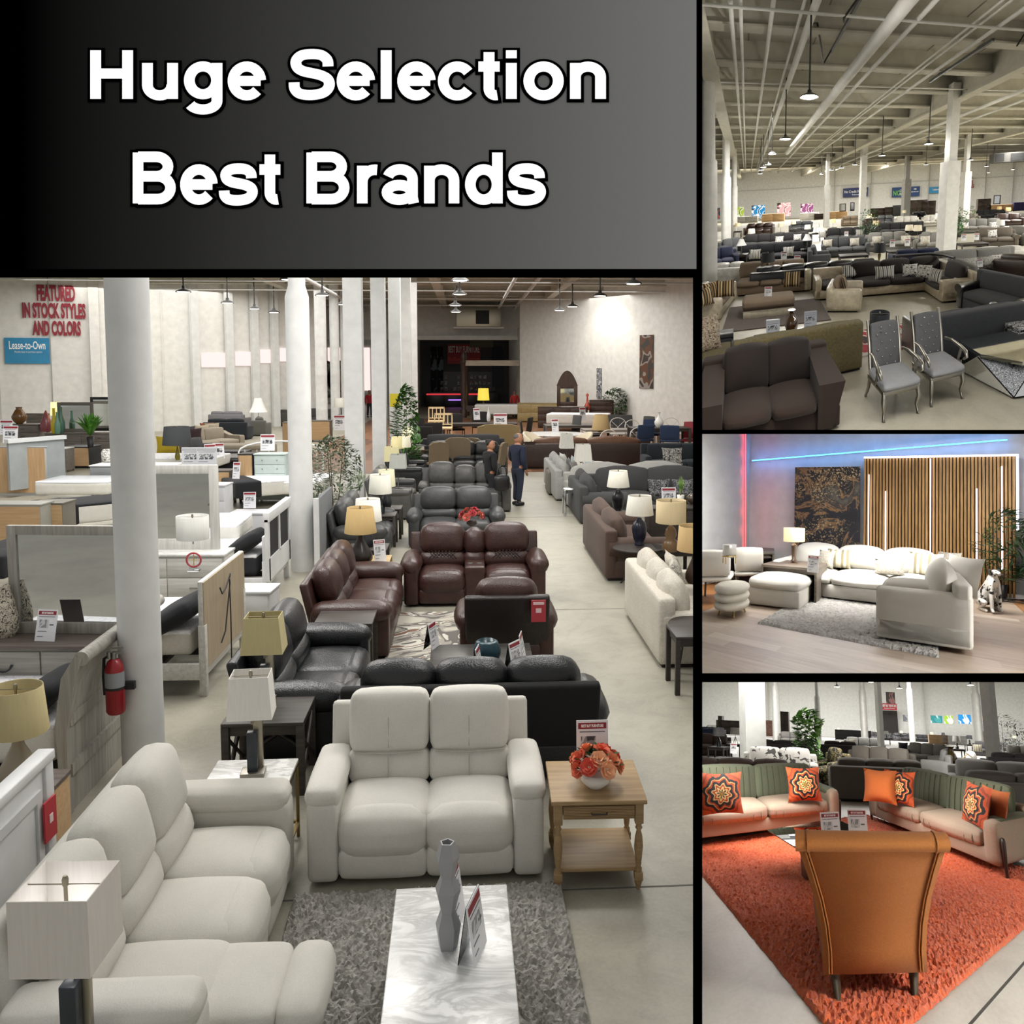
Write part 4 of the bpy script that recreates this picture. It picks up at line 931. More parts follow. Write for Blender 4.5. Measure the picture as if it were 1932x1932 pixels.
# right side of the aisle
crm = mat('fabric', '#c4beb2', 40.0, .1)
sofa(1, 2.636, 11.216, 90, 'cream textured sofa along the right aisle, seen from behind its back', crm, 2.3, 1.0, .94, 3, 'box', .2, .62, lod=5, puff=.05, back_puff=.09)
pillow(1, 2.731, 11.565, 0.5, 80, 'cream throw pillow with silver leaf print on the cream textured sofa', mat('blotch', ('#d8d3c8', '#8c8a88', '#d5d0c4'), 22.0), .45, .45)
pillow(1, 2.781, 11.968, 0.5, 95, 'plain cream throw pillow deeper on the cream textured sofa', crm, .45, .45)
bsu = mat('fabric', '#4f3f37', 60.0, .12)
sofa(1, 2.695, 15.761, 90, 'brown suede sofa along the right aisle behind the navy vase lamps', bsu, 2.9, 1.05, .95, 2, 'roll', .3, .66, lod=4, back_puff=.1)
chf = mat('fabric', '#3c3c3c', 60.0, .12)
sofa(1, 2.928, 20.736, 90, 'charcoal sofa along the right aisle beyond the brown suede one', chf, 2.3, 1.05, .95, 2, 'roll', .3, .66, lod=4, back_puff=.1)
sofa(1, 4.26, 21.362, 0, 'charcoal sofa facing the viewer with two black floral pillows', chf, 3.0, 1.0, .98, 2, 'roll', .3, .66, lod=3, back_puff=.08)
for (px_, lb) in (((4.223, 20.021), 'black floral pillow at left on the charcoal sofa'), ((4.759, 19.985), 'black floral pillow at right on the charcoal sofa')):
    pillow(1, *px_, .5, 0, lb, mat('blotch', ('#2a2a2c', '#77777a', '#3a3a3c'), 14.0), .5, .42)
lg = mat('fabric', '#9b9a97', 40.0, .1)
sofa(1, 2.727, 24.764, 90, 'light grey sectional side on in the aisle with many loose pillows', lg, 3.4, 1.05, .92, 3, 'box', .22, .62, lod=3, back_puff=.1)
for i, (xx, yy, c, lb) in enumerate(((2.825, 23.666, '#8f8d8a', 'grey fur pillow nearest on the light grey sectional'), (2.78, 24.365, '#7c7c7c', 'dark grey pillow second on the light grey sectional'), (2.979, 24.962, '#a9b4b8', 'pale blue pillow on the light grey sectional'), (2.773, 25.75, '#d8d6d0', 'white pillow farthest back on the light grey sectional'), (3.281, 23.978, '#b3bdbf', 'pale blue pillow in front on the light grey sectional'))):
    pillow(1, xx, yy, .48, 90 + 12 * (i - 2), lb, mat('fabric', c), .5, .5)
taupe = mat('fabric', '#6b675f')
sofa(1, 3.069, 24.535, 0, 'taupe sofa turned backwards with white cushions showing above it', taupe, 1.9, .95, .8, 2, lod=3, cush_m=mat('fabric', '#dbd7cc'))
sofa(1, 3.986, 22.283, 8, 'pale grey sofa with long round back cushions behind the charcoal sofa', mat('fabric', '#a5a39e'), 3.2, 1.0, .95, 2, lod=3, back_puff=.12)
ntan = mat('leather', '#5f3d26', .45)
sofa(1, 3.986, 30.887, 180, 'brown leather sofa turned backwards at the edge of the dining floor', ntan, 4.3, 1.1, .98, 2, 'flare', .4, .75, lod=3, back_puff=.1, base_m=mat('leather', '#33211a', .4))
nvy = mat('fabric', '#20262c')
sofa(1, 6.782, 28.577, 0, 'dark navy sofa at the right edge with a woven grey pillow', nvy, 2.6, 1.0, .95, 2, lod=3, back='tight')
pillow(1, 6.056, 26.887, .48, 0, 'grey and white woven block pillow on the dark navy sofa', mat('blotch', ('#5d5b58', '#b9b6b0', '#3a3937'), 16.0), .62, .52)
rug(1, 5.966, 32.31, 0, 'beige patterned rug in front of the dark navy sofa', mat('blotch', ('#a7a08c', '#b9b3a2', '#958d78'), 1.5), 3.0, 2.0)
# lamps and tables by the right edge
espr = mat('wood', '#1f1916', '#332a25', 0)
round_table(1, 2.648, 14.045, 'round dark end table holding the navy vase lamp', espr, .4, .6, legs=3)
lamp(1, 2.688, 14.213, .6, 'navy vase lamp with off white drum shade on the round dark table', .78, 'drum', .44, .3, '#cfccc2', 'vase', '#14182a', taper=.82, bw=.24)
round_table(1, 2.858, 17.361, 'small round table under the black vase lamp', espr, .38, .6, legs=3)
lamp(1, 2.889, 17.488, .6, 'black vase lamp with off white shade behind the brown suede sofa', .8, 'drum', .44, .31, '#cbc8bb', 'vase', '#121318', taper=.78, bw=.25)
lamp(1, 3.068, 13.686, .6, 'amber glass lamp with tan shade still in plastic wrap', .78, 'drum', .46, .34, '#c4b18c', 'gourd', '#6b5236', taper=.97, bw=.26, wrap=True)
table(1, 3.183, 14.093, 0, 'dark end table under the amber glass lamp', espr, .6, .6, .6)
lamp(1, 2.924, 11.627, .6, 'tan linen lamp cut by the right edge of the hall opening', .75, 'drum', .46, .32, '#b79a6a', 'bell', '#3a2a20', taper=.9, bw=.24)
round_table(1, 2.487, 9.791, 'small round dark table by the end of the cream textured sofa', espr, .3, .6, legs=3)
table(1, 2.585, 9.453, 0, 'dark wood console table cut by the right edge of the hall opening', espr, .9, .5, .62)
cabinet(1, 3.936, 16.515, 0, 'dark espresso cabinet holding a teapot and a small plant', espr, 1.35, .45, .85, 1, 2, doors=1, name='cabinet', cat='cabinet')
plant(1, 3.937, 16.775, 'small grassy plant in a tilted pot on the espresso cabinet', .55, .12, .86, 'fan', .02, 40, ('#4f7a35', '#9bbf6a'), '#d8d6cc', .07, .16, 5, z0=.28, name='grass_plant')
vase(1, 4.152, 16.76, .86, 'bronze glass teapot on the espresso cabinet', mat('plain', '#4a4034', .15), [(.05, 0), (.1, .05), (.1, .11), (.05, .16), (.03, .17)], 1.1, 'teapot')
card(1, 3.651, 16.469, .86, 0, 'white price sign on the espresso cabinet', .26, .34, -8)
lamp(1, 2.891, 22.916, .7, 'square off white lamp on a dark stand behind the grey sectional', .75, 'box', .42, .42, '#d6d4cb', 'stick', '#1c1b1a', taper=.8, bw=.2, n=10)
lamp(1, 2.872, 26.555, .7, 'narrow square off white lamp before the brown leather sofa', .75, 'box', .4, .42, '#d9d7cf', 'stick', '#1c1b1a', taper=.8, bw=.2, n=10)
lamp(1, 5.242, 35.97, .8, 'rattan tan lamp standing on the dining side', .7, 'drum', .75, .6, '#a38a60', 'bell', '#8d7850', taper=.7, bw=.3, n=10)
mir = mat('metal', '#c9cccd', .12)
table(1, 2.441, 20.952, 0, 'mirrored end table in front of the grey sectional', mat('mirror'), .5, .45, .62, .03, 'straight', .05, leg_m=mir)

# ---------------------------------------------------------------- bedroom displays on the left
gwood = mat('wood', '#7d7a74', '#9c9890', 0); gwood2 = mat('wood', '#8a8780', '#aaa69d', 2); pine = mat('wood', '#b3916a', '#c4a47c', 0); pinev = mat('wood', '#b3916a', '#c4a47c', 2)
whitew = mat('paint', '#d9dadb', .4); dtop = mat('wood', '#4f4540', '#6d625b', 0); blackb = mat('fabric', '#1b1c20', 90, .1); greyp = mat('paint', '#8b8e90', .5)
wash = mat('wood', '#b9b7b2', '#d3d1cc', 0); washv = mat('wood', '#b9b7b2', '#d0cec9', 2)
cabinet(1, -4.05, 8.5, -4, 'weathered grey dresser with dark top and bail handles below the nearest mirror', gwood, 1.95, .48, .95, 3, 3, 'bail', mat('plain', '#17161a', .4), top_m=dtop)
mirror(1, -3.62, 8.62, .95, -6, 'large grey framed mirror standing on the weathered grey dresser', gwood2, 1.15, 1.0, .085)
T = Thing(1, 'carved_vase', 'tall carved driftwood vase left of the nearest mirror', 'vase', -4.199, 8.565, .95)
T.solo(MB().lathe(0, 0, [(.08, 0), (.115, .06), (.12, .16), (.09, .32), (.055, .44), (.06, .47), (.04, .47)], 16), mat('blotch', ('#3e3a34', '#b5ad9c', '#d0c8b8', '#8a8272'), 16.0, .8, 3.0))
card(1, -3.77, 8.372, .95, -10, 'white price sign with red header leaning on the weathered grey dresser', .19, .28, -16, True)
bed(1, -4.08, 7.85, -90, 'weathered sleigh bed with curved headboard beside the round pillar', gwood2, 1.66, 2.0, 1.22, .4, 'sleigh')
mattress(1, -4.1, 7.85, .36, -90, 'white quilted mattress on the weathered sleigh bed', 1.5, 1.9, .3)
bedpillow(1, -3.38, 7.4, .66, -90, 'black encased pillow leaning on the sleigh headboard', blackb, .62, .46, .17, 38)
cabinet(1, -2.98, 6.13, 0, 'dark topped nightstand with plain wood side, in front of the sleigh bed', pine, .5, .42, .65, 2, 1, 'bar', top_m=dtop)
lamp(1, -2.951, 6.116, .65, 'champagne drum lamp in plastic wrap with mercury glass base', .66, 'drum', .38, .3, '#b5a77c', 'bell', '#8a7f6c', taper=.86, bw=.26, wrap=True)
T = Thing(1, 'panel_headboard', 'white panelled headboard standing nearest at the left edge, with red tag', 'headboard', -2.55, 4.72, 0, -90)
T.part('panel', MB().box(-.8, .8, 0, .05, .15, 1.08, .005), whitew)
T.part('cap_rail', MB().box(-.84, .84, -.02, .08, 1.06, 1.12, .008), whitew)
for q in (-1, 1): T.part('post', MB().box(q * .78 - .05, q * .78 + .05, -.01, .07, 0, 1.07, .006), whitew)
T.part('moulding', MB().box(-.68, .68, .05, .066, .88, .94).box(-.68, .68, .05, .066, .3, .36).box(-.68, -.62, .05, .066, .36, .88).box(.62, .68, .05, .066, .36, .88), whitew)
T = Thing(1, 'hang_tag', 'red tag hanging on the white panelled headboard', 'tag', -2.47, 5.44, .62, 88)
T.part('tag', MB().box(-.07, .07, -.012, 0, 0, .24), mat('plain', '#b9323c', .5)); T.part('print', MB().box(-.02, .02, -.016, -.012, .1, .15), mat('plain', '#ecd6d6'))
T = Thing(1, 'fire_extinguisher', 'red fire extinguisher mounted on the nearest round pillar', 'extinguisher', -2.785, 7.346, .66)
T.part('cylinder', MB().lathe(0, 0, [(.06, 0), (.072, .02), (.072, .36), (.05, .42), (.025, .44)], 20), mat('plain', '#8f1a22', .3))
T.part('label', MB().lathe(0, 0, [(.0735, .2), (.0735, .34)], 20, None, False), mat('plain', '#8f9296', .5))
T.part('valve', MB().cyl(0, 0, .44, .49, .02).box(-.01, .06, -.012, .012, .48, .5).box(-.01, .07, -.012, .012, .52, .535).cyl(-.03, -.02, .45, .5, .016), mat('metal', '#9a9a9a', .3))
T.part('hose', MB().tube([(-.03, 0, .47), (-.075, 0, .44), (-.085, .0, .3), (-.08, 0, .15)], .012, 6), mat('plain', '#141414'))
T.part('bracket', MB().lathe(0, 0, [(.076, .2), (.076, .22)], 18, None, False).box(0, .14, .02, .06, .18, .24), mat('plain', '#1c1c1c'))
# second bed group
bed(1, -3.74, 10.35, -91, 'grey washed bed whose plain board back faces the aisle, with a cord hanging on it', wash, 1.62, 2.0, 1.2, .42, 'panel', back_m=mat('wood', '#a3927a', '#b5a58c', 2))
T = Thing(1, 'power_cord', 'black power cord hanging on the plain back of the grey washed headboard', 'cord', -2.63, 10.2, .55, 90)
T.solo(MB().tube([(-.3, 0, .5), (-.25, -.01, .42), (-.05, 0, .44), (.1, -.01, .56), (.12, 0, .45), (-.2, -.02, .0), (-.3, 0, -.1)], .008, 6).tube([(.1, 0, .5), (.08, -.01, .1), (.1, 0, -.5)], .007, 6), mat('plain', '#1a1a1a'))
mattress(1, -3.8, 10.35, .4, -91, 'white foam mattress on the grey washed bed', 1.46, 1.92, .26, side=mat('fabric', '#cfcac0'))
bedpillow(1, -3.05, 9.85, .66, -91, 'black encased pillow on the grey washed bed', blackb, .68, .5, .18, 30)
cabinet(1, -3.95, 12.6, -3, 'white washed dresser holding the chrome drum lamp', wash, 1.5, .46, .92, 3, 2, 'bar', mat('metal', '#d8d8d8', .15), top_m=mat('marble', '#e3e2e0', '#b9b7b4'))
mirror(1, -4.0, 12.72, .92, -3, 'white framed mirror behind the nearest round pillar, above the white washed dresser', washv, 1.3, 1.15, .12)
lamp(1, -3.304, 11.307, .92, 'chrome drum lamp with red ring base on the white washed dresser', .68, 'drum', .38, .28, '#c6c5c0', 'ring', '#a03540', taper=1.0, n=20)
# white bed group
bed(1, -3.95, 14.2, -90, 'white bed with two dark open panels in its headboard', whitew, 1.6, 2.0, .95, .35, 'panel')
T = Thing(1, 'window_headboard', 'white upper headboard frame with two dark openings behind the white bed', 'headboard', -2.9, 14.2, 0, -90)
T.part('frame', MB().box(-.84, .84, -.02, .07, 1.16, 1.3, .006).box(-.84, -.72, 0, .05, .3, 1.2).box(.72, .84, 0, .05, .3, 1.2).box(-.04, .04, 0, .05, .6, 1.2).box(-.8, .8, 0, .05, .3, .62), whitew)
T.part('dark_panel', MB().box(-.73, .73, .01, .03, .6, 1.18), mat('plain', '#1a1a1d'))
mattress(1, -4.0, 14.2, .36, -90, 'white quilted mattress with black border on the white bed', 1.46, 1.92, .3, side=mat('fabric', '#27282c'))
mattress(1, -4.4, 15.4, .62, -88, 'second quilted mattress with dark foot cover behind the white bed', 1.3, 1.5, .26, cover=blackb)
bedpillow(1, -3.25, 13.75, .66, -90, 'black encased pillow on the white bed', blackb, .66, .5, .18, 32)
cabinet(1, -2.753, 11.786, -4, 'low white nightstand between the grey washed and the white headboards', whitew, .62, .45, .6, 2, 1, None, top_m=whitew)
cabinet(1, -4.008, 18.094, -4, 'white gloss nightstand with a price sign, left of the slim pillar', mat('plain', '#d5d6dc', .25), 1.0, .5, .6, 1, 1, None)
card(1, -4.25, 18.318, .62, 0, 'white price sign on the white gloss nightstand', .24, .32, -8)
cabinet(1, -5.526, 19.431, -4, 'white gloss chest of three drawers', mat('plain', '#d6d7dc', .25), 1.24, .5, .98, 3, 1, None, name='chest_of_drawers', cat='chest')
card(1, -4.917, 20.017, 1.0, -10, 'narrow leaning price card above the white gloss chest', .16, .36, -14)
def back_view(px, label, w, d, h, sidec, name='dresser', top=None, tall=False, yaw=176):
    return cabinet(1, *px, yaw, label, mat('paint', sidec, .5), w, d, h, 2, 1, 'bar', name=name, cat=name, back_m=pine if not tall else pinev, top_m=top)
back_view((-11.661, 25.028), 'tall beige board back of a grey headboard set at the left edge', 1.34, .1, 1.3, '#a9abab', 'headboard', None, True)
back_view((-8.097, 17.122), 'wide beige back of a grey dresser at the left edge', 1.105, .45, .95, '#94948c')
back_view((-7.61, 17.492), 'narrow grey brown chest end beside the black covered mattress', 0.586, .5, .92, '#6f6b60')
back_view((-12.911, 32.037), 'beige back of a black nightstand left of the nearest pillar', 0.865, .9, .72, '#17181a', 'nightstand')
back_view((-6.398, 23.207), 'beige backed brown dresser behind the white gloss chest', 1.279, .5, .85, '#4f4942')
back_view((-5.244, 17.19), 'beige boarded chest reflected beside the white framed mirror', .9, .45, .55, '#8d7b62')
back_view((-5.48, 23.603), 'tall narrow beige end board left of the mint chest', 0.353, .5, 1.22, '#2c2a28', 'chest', None, True)
back_view((-6.618, 35.278), 'tall beige board back left of the slim pillar', 0.47, .4, 1.3, '#6a6358', 'chest', None, True)
mint = mat('paint', '#b9c6c2', .5)
cabinet(1, -4.87, 23.561, -4, 'mint green chest of five drawers left of the slim pillar', mint, 0.785, .5, 1.22, 5, 1, 'knob', mat('metal', '#a5aaa8', .3), name='chest_of_drawers', cat='chest')
card(1, -5.066, 23.937, 1.24, 0, 'white price sign on the mint chest', .36, .42, -8)
bed(1, -4.941, 23.992, 0, 'white arched metal bed frame behind the mint chest', mat('plain', '#dcdcda', .4), 2.2, 2.0, 1.4, 0, 'arch', slats=False)
mattress(1, -4.907, 23.106, .3, -60, 'dark covered mattress right of the mint chest', 1.5, 2.0, .35, cover=blackb)
mattress(1, -4.264, 23.469, .3, -4, 'cream mattress behind the slim pillar', 1.5, 1.9, .3)
cabinet(1, -8.74, 25.207, -4, 'grey nightstand with white top behind the nearest pillar', greyp, 2.2, .8, .8, 2, 1, 'bar', mat('plain', '#2b2d30'), top_m=mat('plain', '#e2e2e0'))
vase(1, -9.671, 25.68, .8, 'white patterned jar on the grey nightstand', mat('blotch', ('#e6e4de', '#6d6a66', '#e6e4de'), 18.0), [(.07, 0), (.13, .05), (.14, .2), (.1, .27)], 1.3)
mattress(1, -9.6, 23.834, .25, -4, 'mattress wrapped in clear plastic at left', 1.808, 1.3, .32, top=mat('plain', '#d6d9df', .15))
mattress(1, -7.822, 19.559, .25, -52, 'black covered mattress in plastic left of the nearest pillar', 1.2, 1.9, .38, cover=blackb, top=blackb)
mattress(1, -6.986, 14.372, .35, -4, 'dark covered mattress end poking out behind the carved vase', .8, 1.5, .3, cover=blackb, top=blackb)
drift = mat('wood', '#5c5650', '#7d766e', 0)
cabinet(1, -16.709, 36.445, -3, 'grey driftwood chest at far left by the white wall', drift, 1.17, .6, 1.2, 4, 1, 'bar', name='chest_of_drawers', cat='chest')
cabinet(1, -14.207, 35.539, -3, 'long grey driftwood dresser below the dark mirrors', drift, 2.685, .6, .92, 3, 2, 'bar')
cabinet(1, -13.079, 30.682, -3, 'small driftwood nightstand with white top at left', drift, 0.661, .6, .78, 2, 1, 'bar', top_m=mat('plain', '#d9d9d6'), name='nightstand', cat='nightstand')
T = Thing(1, 'headboard', 'grey driftwood headboard on the left wall beside the yellow vases', 'headboard', -17.134, 38.31, 0, -8); w_ = 0.943
T.part('panel', MB().box(-w_ / 2, w_ / 2, 0, .08, .2, 1.5).box(-w_ / 2, -w_ / 2 + .1, 0, .08, 0, .2).box(w_ / 2 - .1, w_ / 2, 0, .08, 0, .2), drift)
dark = mat('paint', '#1d1c1d', .35); dgl = mat('paint', '#2c3034', .35)
mirror(1, -14.459, 35.41, .93, -4, 'dark framed square mirror on the long driftwood dresser', mat('plain', '#6a665f'), 1.336, 1.121, .12)
mirror(1, -13.769, 36.214, .93, -4, 'second dark framed mirror half behind the nearest pillar', dark, 0.94, 1.289, .1)
for px_, c, lab, pr, k in (((-15.143, 35.182), '#c9b21e', 'yellow bottle vase at the left on the long driftwood dresser', BOTTLE, 2.2), ((-14.908, 34.895), '#6f9a86', 'green bottle vase in front of the yellow one', BOTTLE, 1.9), ((-15.009, 35.447), '#55806f', 'darker green bottle vase beside the dark mirror', BOTTLE, 2.3), ((-16.895, 36.305), '#6b4a26', 'round amber vase on the driftwood chest', [(.06, 0), (.14, .08), (.16, .17), (.1, .28), (.06, .34), (.07, .38)], 1.7), ((-15.876, 36.209), '#8c4a50', 'red glass ornament on the driftwood dresser end', [(.1, 0), (.12, .1), (.05, .3), (.01, .4)], 2.0)):
    vase(1, *px_, 1.2 if 'amber' in lab else .92, lab, mat('plain', c, .2), pr, k)
lamp(1, -15.558, 36.337, .92, 'lit yellow lamp glowing between the bottle vases', 1.1, 'drum', .4, .5, '#f0e3a0', 'stick', '#c9b21e', 1.2, n=10)
lamp(1, -14.414, 38.418, .92, 'grey shaded lamp reflected beside the second dark mirror', 1.1, 'drum', .8, .62, '#8d8a80', 'bell', '#2a2826', n=10)
plant(1, -12.393, 31.425, 'bright green fan palm in a black pot on the black nightstand', 1.25, .75, .72, 'fan', .13, 46, ('#2f6a1f', '#5f9c34'), '#141414', .12, .35, 4, z0=.3, name='potted_palm')
card(1, -14.037, 29.258, 1.3, -8, 'price signs on the tall beige headboard set, farthest left one', .4, .45, -8); card(1, -12.413, 26.083, 1.3, -8, 'price sign with red header on the tall beige headboard set', .42, .48, -8)
T = Thing(1, 'white_headboard', 'pale grey side panel slanting behind the tall beige headboard set', 'headboard', -11.309, 25.216, 0, 60)
T.part('panel', MB().box(-.8, .8, 0, .08, .2, 1.45), mat('paint', '#9ba1a3', .5)); T.part('cap_rail', MB().box(-.84, .84, -.05, .12, 1.42, 1.52), mat('plain', '#d2d5d6'))
# middle left, between the two round pillars
beige = mat('fabric', '#9b9283'); navy = mat('fabric', '#1f2329'); slate = mat('fabric', '#4a4b4d'); lgrey = mat('fabric', '#77767a'); gry_ = mat('fabric', '#5c5b57')
sofa(1, -10.166, 37.408, 60, 'beige chaise sectional with sloped arms between the two round pillars', beige, 2.6, 1.2, .9, 2, 'slope', .25, .6, lod=3)
sofa(1, -8.889, 35.929, -4, 'beige chaise bench end of the sectional between the round pillars', beige, 3.0, 1.3, .45, 1, lod=3, arms=(0, 0), sh=.42, back=None, back_h=.4, name='chaise', cat='chaise')
for px_, c, lb in (((-10.783, 38.642), '#b1a794', 'plain beige pillow on the beige chaise sectional'), ((-10.962, 40.088), '#7a4a30', 'rust striped pillow on the beige chaise sectional'), ((-10.694, 39.898), '#a69c8a', 'small beige pillow right on the beige chaise sectional')):
    pillow(1, *px_, .5, 30, lb, mat('fabric', c), .6, .5)
sofa(1, -11.059, 43.849, 176, 'dark navy sofa back behind the beige chaise sectional', navy, 2.051, 1.0, .95, 2, lod=3)
sofa(1, -12.958, 50.868, 170, 'grey sectional back behind the dark navy sofa', lgrey, 2.516, 1.0, .95, 2, lod=3)
sofa(1, -10.028, 46.011, 176, 'grey sofa back left of the slim pillar', gry_, 0.763, 1.0, .9, 1, lod=3)
sofa(1, -10.679, 53.52, 178, 'dark brown sofa back beyond the grey sofas', mat('fabric', '#454340'), 1.778, 1.0, .9, 2, lod=3)
sofa(1, -12.188, 62, 10, 'dark sofa heaped with cream pillows left of the slim pillar', mat('fabric', '#3c3b3b'), 2.403, 1.0, .95, 2, lod=3)
pillow(1, -11.573, 62, .5, 0, 'large cream pillow beside the slim pillar', mat('fabric', '#b3a793'), 1.1, .7)
sofa(1, -9.457, 32.776, 80, 'dark grey sofa with plum pillows behind the black nightstand', slate, 2.4, 1.0, .85, 2, lod=3)
for px_, c, lb in (((-10.784, 36.348), '#494750', 'dark plum pillow farther on the dark grey sofa'), ((-10.18, 35.069), '#3a2a2e', 'deep plum pillow nearer on the dark grey sofa'), ((-9.848, 31.292), '#a08a1e', 'shiny yellow pillow next to the nearest pillar')):
    pillow(1, *px_, .5, 20, lb, mat('fabric', c), .75, .6)
sofa(1, -9.885, 32.984, 176, 'black low sofa arm end right of the yellow pillow', navy, 0.813, .9, .65, 1, lod=3)
sofa(1, -7.217, 30.851, 0, 'black tufted ottoman before the mint chest', mat('leather', '#17181b'), 1.7, 1.6, .5, 1, lod=3, arms=(0, 0), back=None, back_h=.46, sh=.46, name='ottoman', cat='ottoman')
lamp(1, -8.604, 28.165, .6, 'lamp with dark marbled shade and yellow base', 1.0, 'drum', .85, .55, '#3a3d40', 'bell', '#7d7420', n=10)
table(1, -8.275, 32.342, 0, 'low side table with two cards in front of the beige chaise', mat('plain', '#3c3c3e'), 1.6, .8, .5)
for px_, lb in (((-7.88, 29.077), 'tan card on the low side table'), ((-7.706, 29.392), 'leaning white card on the low side table')): card(1, *px_, .5, 30, lb, .34, .5, -12)
for px_, lb in (((-6.833, 23.473), 'clear sign holder at left behind the white gloss chest'), ((-6.464, 23.448), 'clear sign holder at right behind the white gloss chest')): card(1, *px_, .86, 0, lb, .5, .52, -6, header='#a9abb0', paper='#c9cbd0')
mattress(1, -9.087, 29.483, .3, -4, 'white topped mattress under the clear sign holders', 3.0, 1.6, .3)
# farther: dressers and mirrors against the end wall
wd2 = mat('wood', '#7a5630', '#9a7444', 2)
cabinet(1, -16.464, 53.446, -25, 'rustic brown chest of drawers right of the nearest pillar', wd2, 1.6, 1.1, 1.4, 4, 1, None, name='chest_of_drawers', cat='chest')
cabinet(1, -17.596, 61.118, -4, 'black dresser below the arched black framed mirror', dark, 1.67, .6, .95, 3, 2, 'bar', mat('metal', '#8a8a8a'))
mirror(1, -17.969, 61.603, .98, -4, 'black framed mirror with a small white arch above', dark, 1.514, 1.305, .1, .12)
cabinet(1, -15.359, 58.37, -4, 'tall dark blue chest of five drawers', dgl, 1.216, .7, 1.4, 5, 1, 'bar', mat('metal', '#7a8085'), name='chest_of_drawers', cat='chest')
cabinet(1, -15.139, 60.703, -4, 'white narrow chest side beside the tall dark blue chest', mat('plain', '#cfd0d0'), .9, .9, 1.35, 1, 1, None, name='chest_of_drawers', cat='chest')
mirror(1, -15.935, 62, 1.0, -4, 'silver framed mirror above the tall dark blue chest', mat('metal', '#a9aca8', .3), 1.872, 1.522, .12, .2)
plant(1, -16.498, 60.912, 'tall brown leaved plant beside the silver framed mirror', 3.0, .5, 0, 'bush', .3, 160, ('#2c2417', '#3f4a28'), '#2a2622', .25, .4, 6, z0=.4)
plant(1, -15.935, 62, 'bushy fern on the tall dark blue chest', .9, .65, 1.3, 'fan', .14, 60, ('#2b5a22', '#4c7d38'), '#5d5a52', .12, .2, 8, z0=.25, name='potted_fern')
lamp(1, -16.239, 52.907, 1.35, 'grey box lamp on the rustic brown chest', 1.1, 'box', .75, .6, '#b7bcbd', 'stick', '#8a8a8a', n=10)
back_view((-14.565, 62), 'beige board back of a dark chest under the arched black mirror', 1.092, .8, 1.55, '#262423', 'chest', None, True)
cabinet(1, -13.54, 62, -4, 'black carved dresser under the arched black mirror', dark, 1.71, .7, 1.2, 3, 2, 'bar')
mirror(1, -13.949, 62, 1.2, -4, 'tall black mirror with a rounded crest', dark, 1.504, 1.785, .22, .55)
mirror(1, -12.609, 62, 1.2, -4, 'square black framed mirror right of the crested one', dark, 1.028, 1.819, .2)
bed(1, -12.688, 62, 170, 'dark bed with white bedding right of the black carved dresser', dark, 2.6, 2.4, 1.2, .6)
mattress(1, -12.787, 62, .5, 170, 'white mattress on the dark bed below the square black mirror', 2.4, 2.3, .35)
mattress(1, -16.206, 56.35, .4, -4, 'white mattress in front of the black dresser', 1.541, 2.0, .35)
mattress(1, -15.122, 51.277, .3, -40, 'grey sided mattress by the rustic brown chest', 1.8, 2.0, .35)
lamp(1, -11.007, 49.96, .7, 'white pleated lamp with flared shade behind the grey sectional', 1.0, 'empire', .95, .75, '#e0dfdc', 'stick', '#4a4844', .2, n=12)
plant(1, -2.675, 18.783, 'leafy ficus tree with pale edged leaves behind the slim pillar', 1.97, .62, 0, 'bush', .1, 1700, ('#2c3b24', '#8c9a7c'), '#3a302a', .2, .3, 2, z0=.3, stems=3)
T = Thing(1, 'headboard', 'grey upholstered headboard edge in front of the ficus tree', 'headboard', -2.461, 15.813, 0, -90)
T.part('panel', MB().box(-.8, .8, 0, .06, .15, 1.25, .01), mat('fabric', '#6d6f71')); T.part('post', MB().box(.76, .84, -.01, .07, 0, 1.27), whitew)

# ---------------------------------------------------------------- far end: dining sets, office, carved beds, people
redp = mat('plain', '#a3242e', .5)
T = Thing(1, 'store_sign', 'large red and black shop name sign over the office at the far end', 'sign', -.2, 78.9, 3.0)
T.part('panel', MB().box(-1.4, 1.4, -.06, 0, .55, 2.2), redp)
T.part('lettering', textfit('BEST BUY FURNITURE', -1.3, 1.3, -.08, 1.5, 2.05, .02, .01), mat('plain', '#f4eeee'))
T.part('lower_lettering', textfit('BestBuy-Furniture.com', -1.3, 1.3, -.08, .72, 1.15, .01, .01), mat('plain', '#e8574d'))
T = Thing(1, 'picture_wall', 'black board crowded with small white framed photos in the office', 'board', .2, 78.85, .6)
T.part('board', MB().box(-2.6, 2.2, -.04, 0, 0, 2.3), mat('plain', '#141416', .4))
pr = MB(); rnd = random.Random(4)
for i in range(12):
    for j in range(4):
        if rnd.random() < .8: pr.box(-2.4 + i * .36, -2.2 + i * .36 + rnd.uniform(0, .08), -.05, -.04, .2 + j * .5, .5 + j * .5)
T.part('photos', pr, mat('blotch', ('#c9c9cc', '#5d5a60', '#b9b4b0', '#8a3c3c'), 2.5))['kind'] = 'stuff'
for xx, lb in ((-2.75, 'tall black display board left of the red office sign'), (-2.2, 'narrow black display board beside the red office sign')):
    flat(1, xx, 78.8, .4, 0, lb, mat('blotch', ('#101216', '#1a1d22', '#6d7680'), 1.2), .5, 4.6, 'display_board', 'board')
flat(1, 2.6, 78.8, 1.6, 0, 'dark blue display panel right of the office sign', mat('plain', '#1a2030'), .9, 3.4, 'display_board', 'board')
flat(1, 1.25, 76.5, 4.9, 0, 'beige fabric panel hanging above the office', mat('fabric', '#6f675c'), 1.9, .9, 'hanging_panel', 'panel')
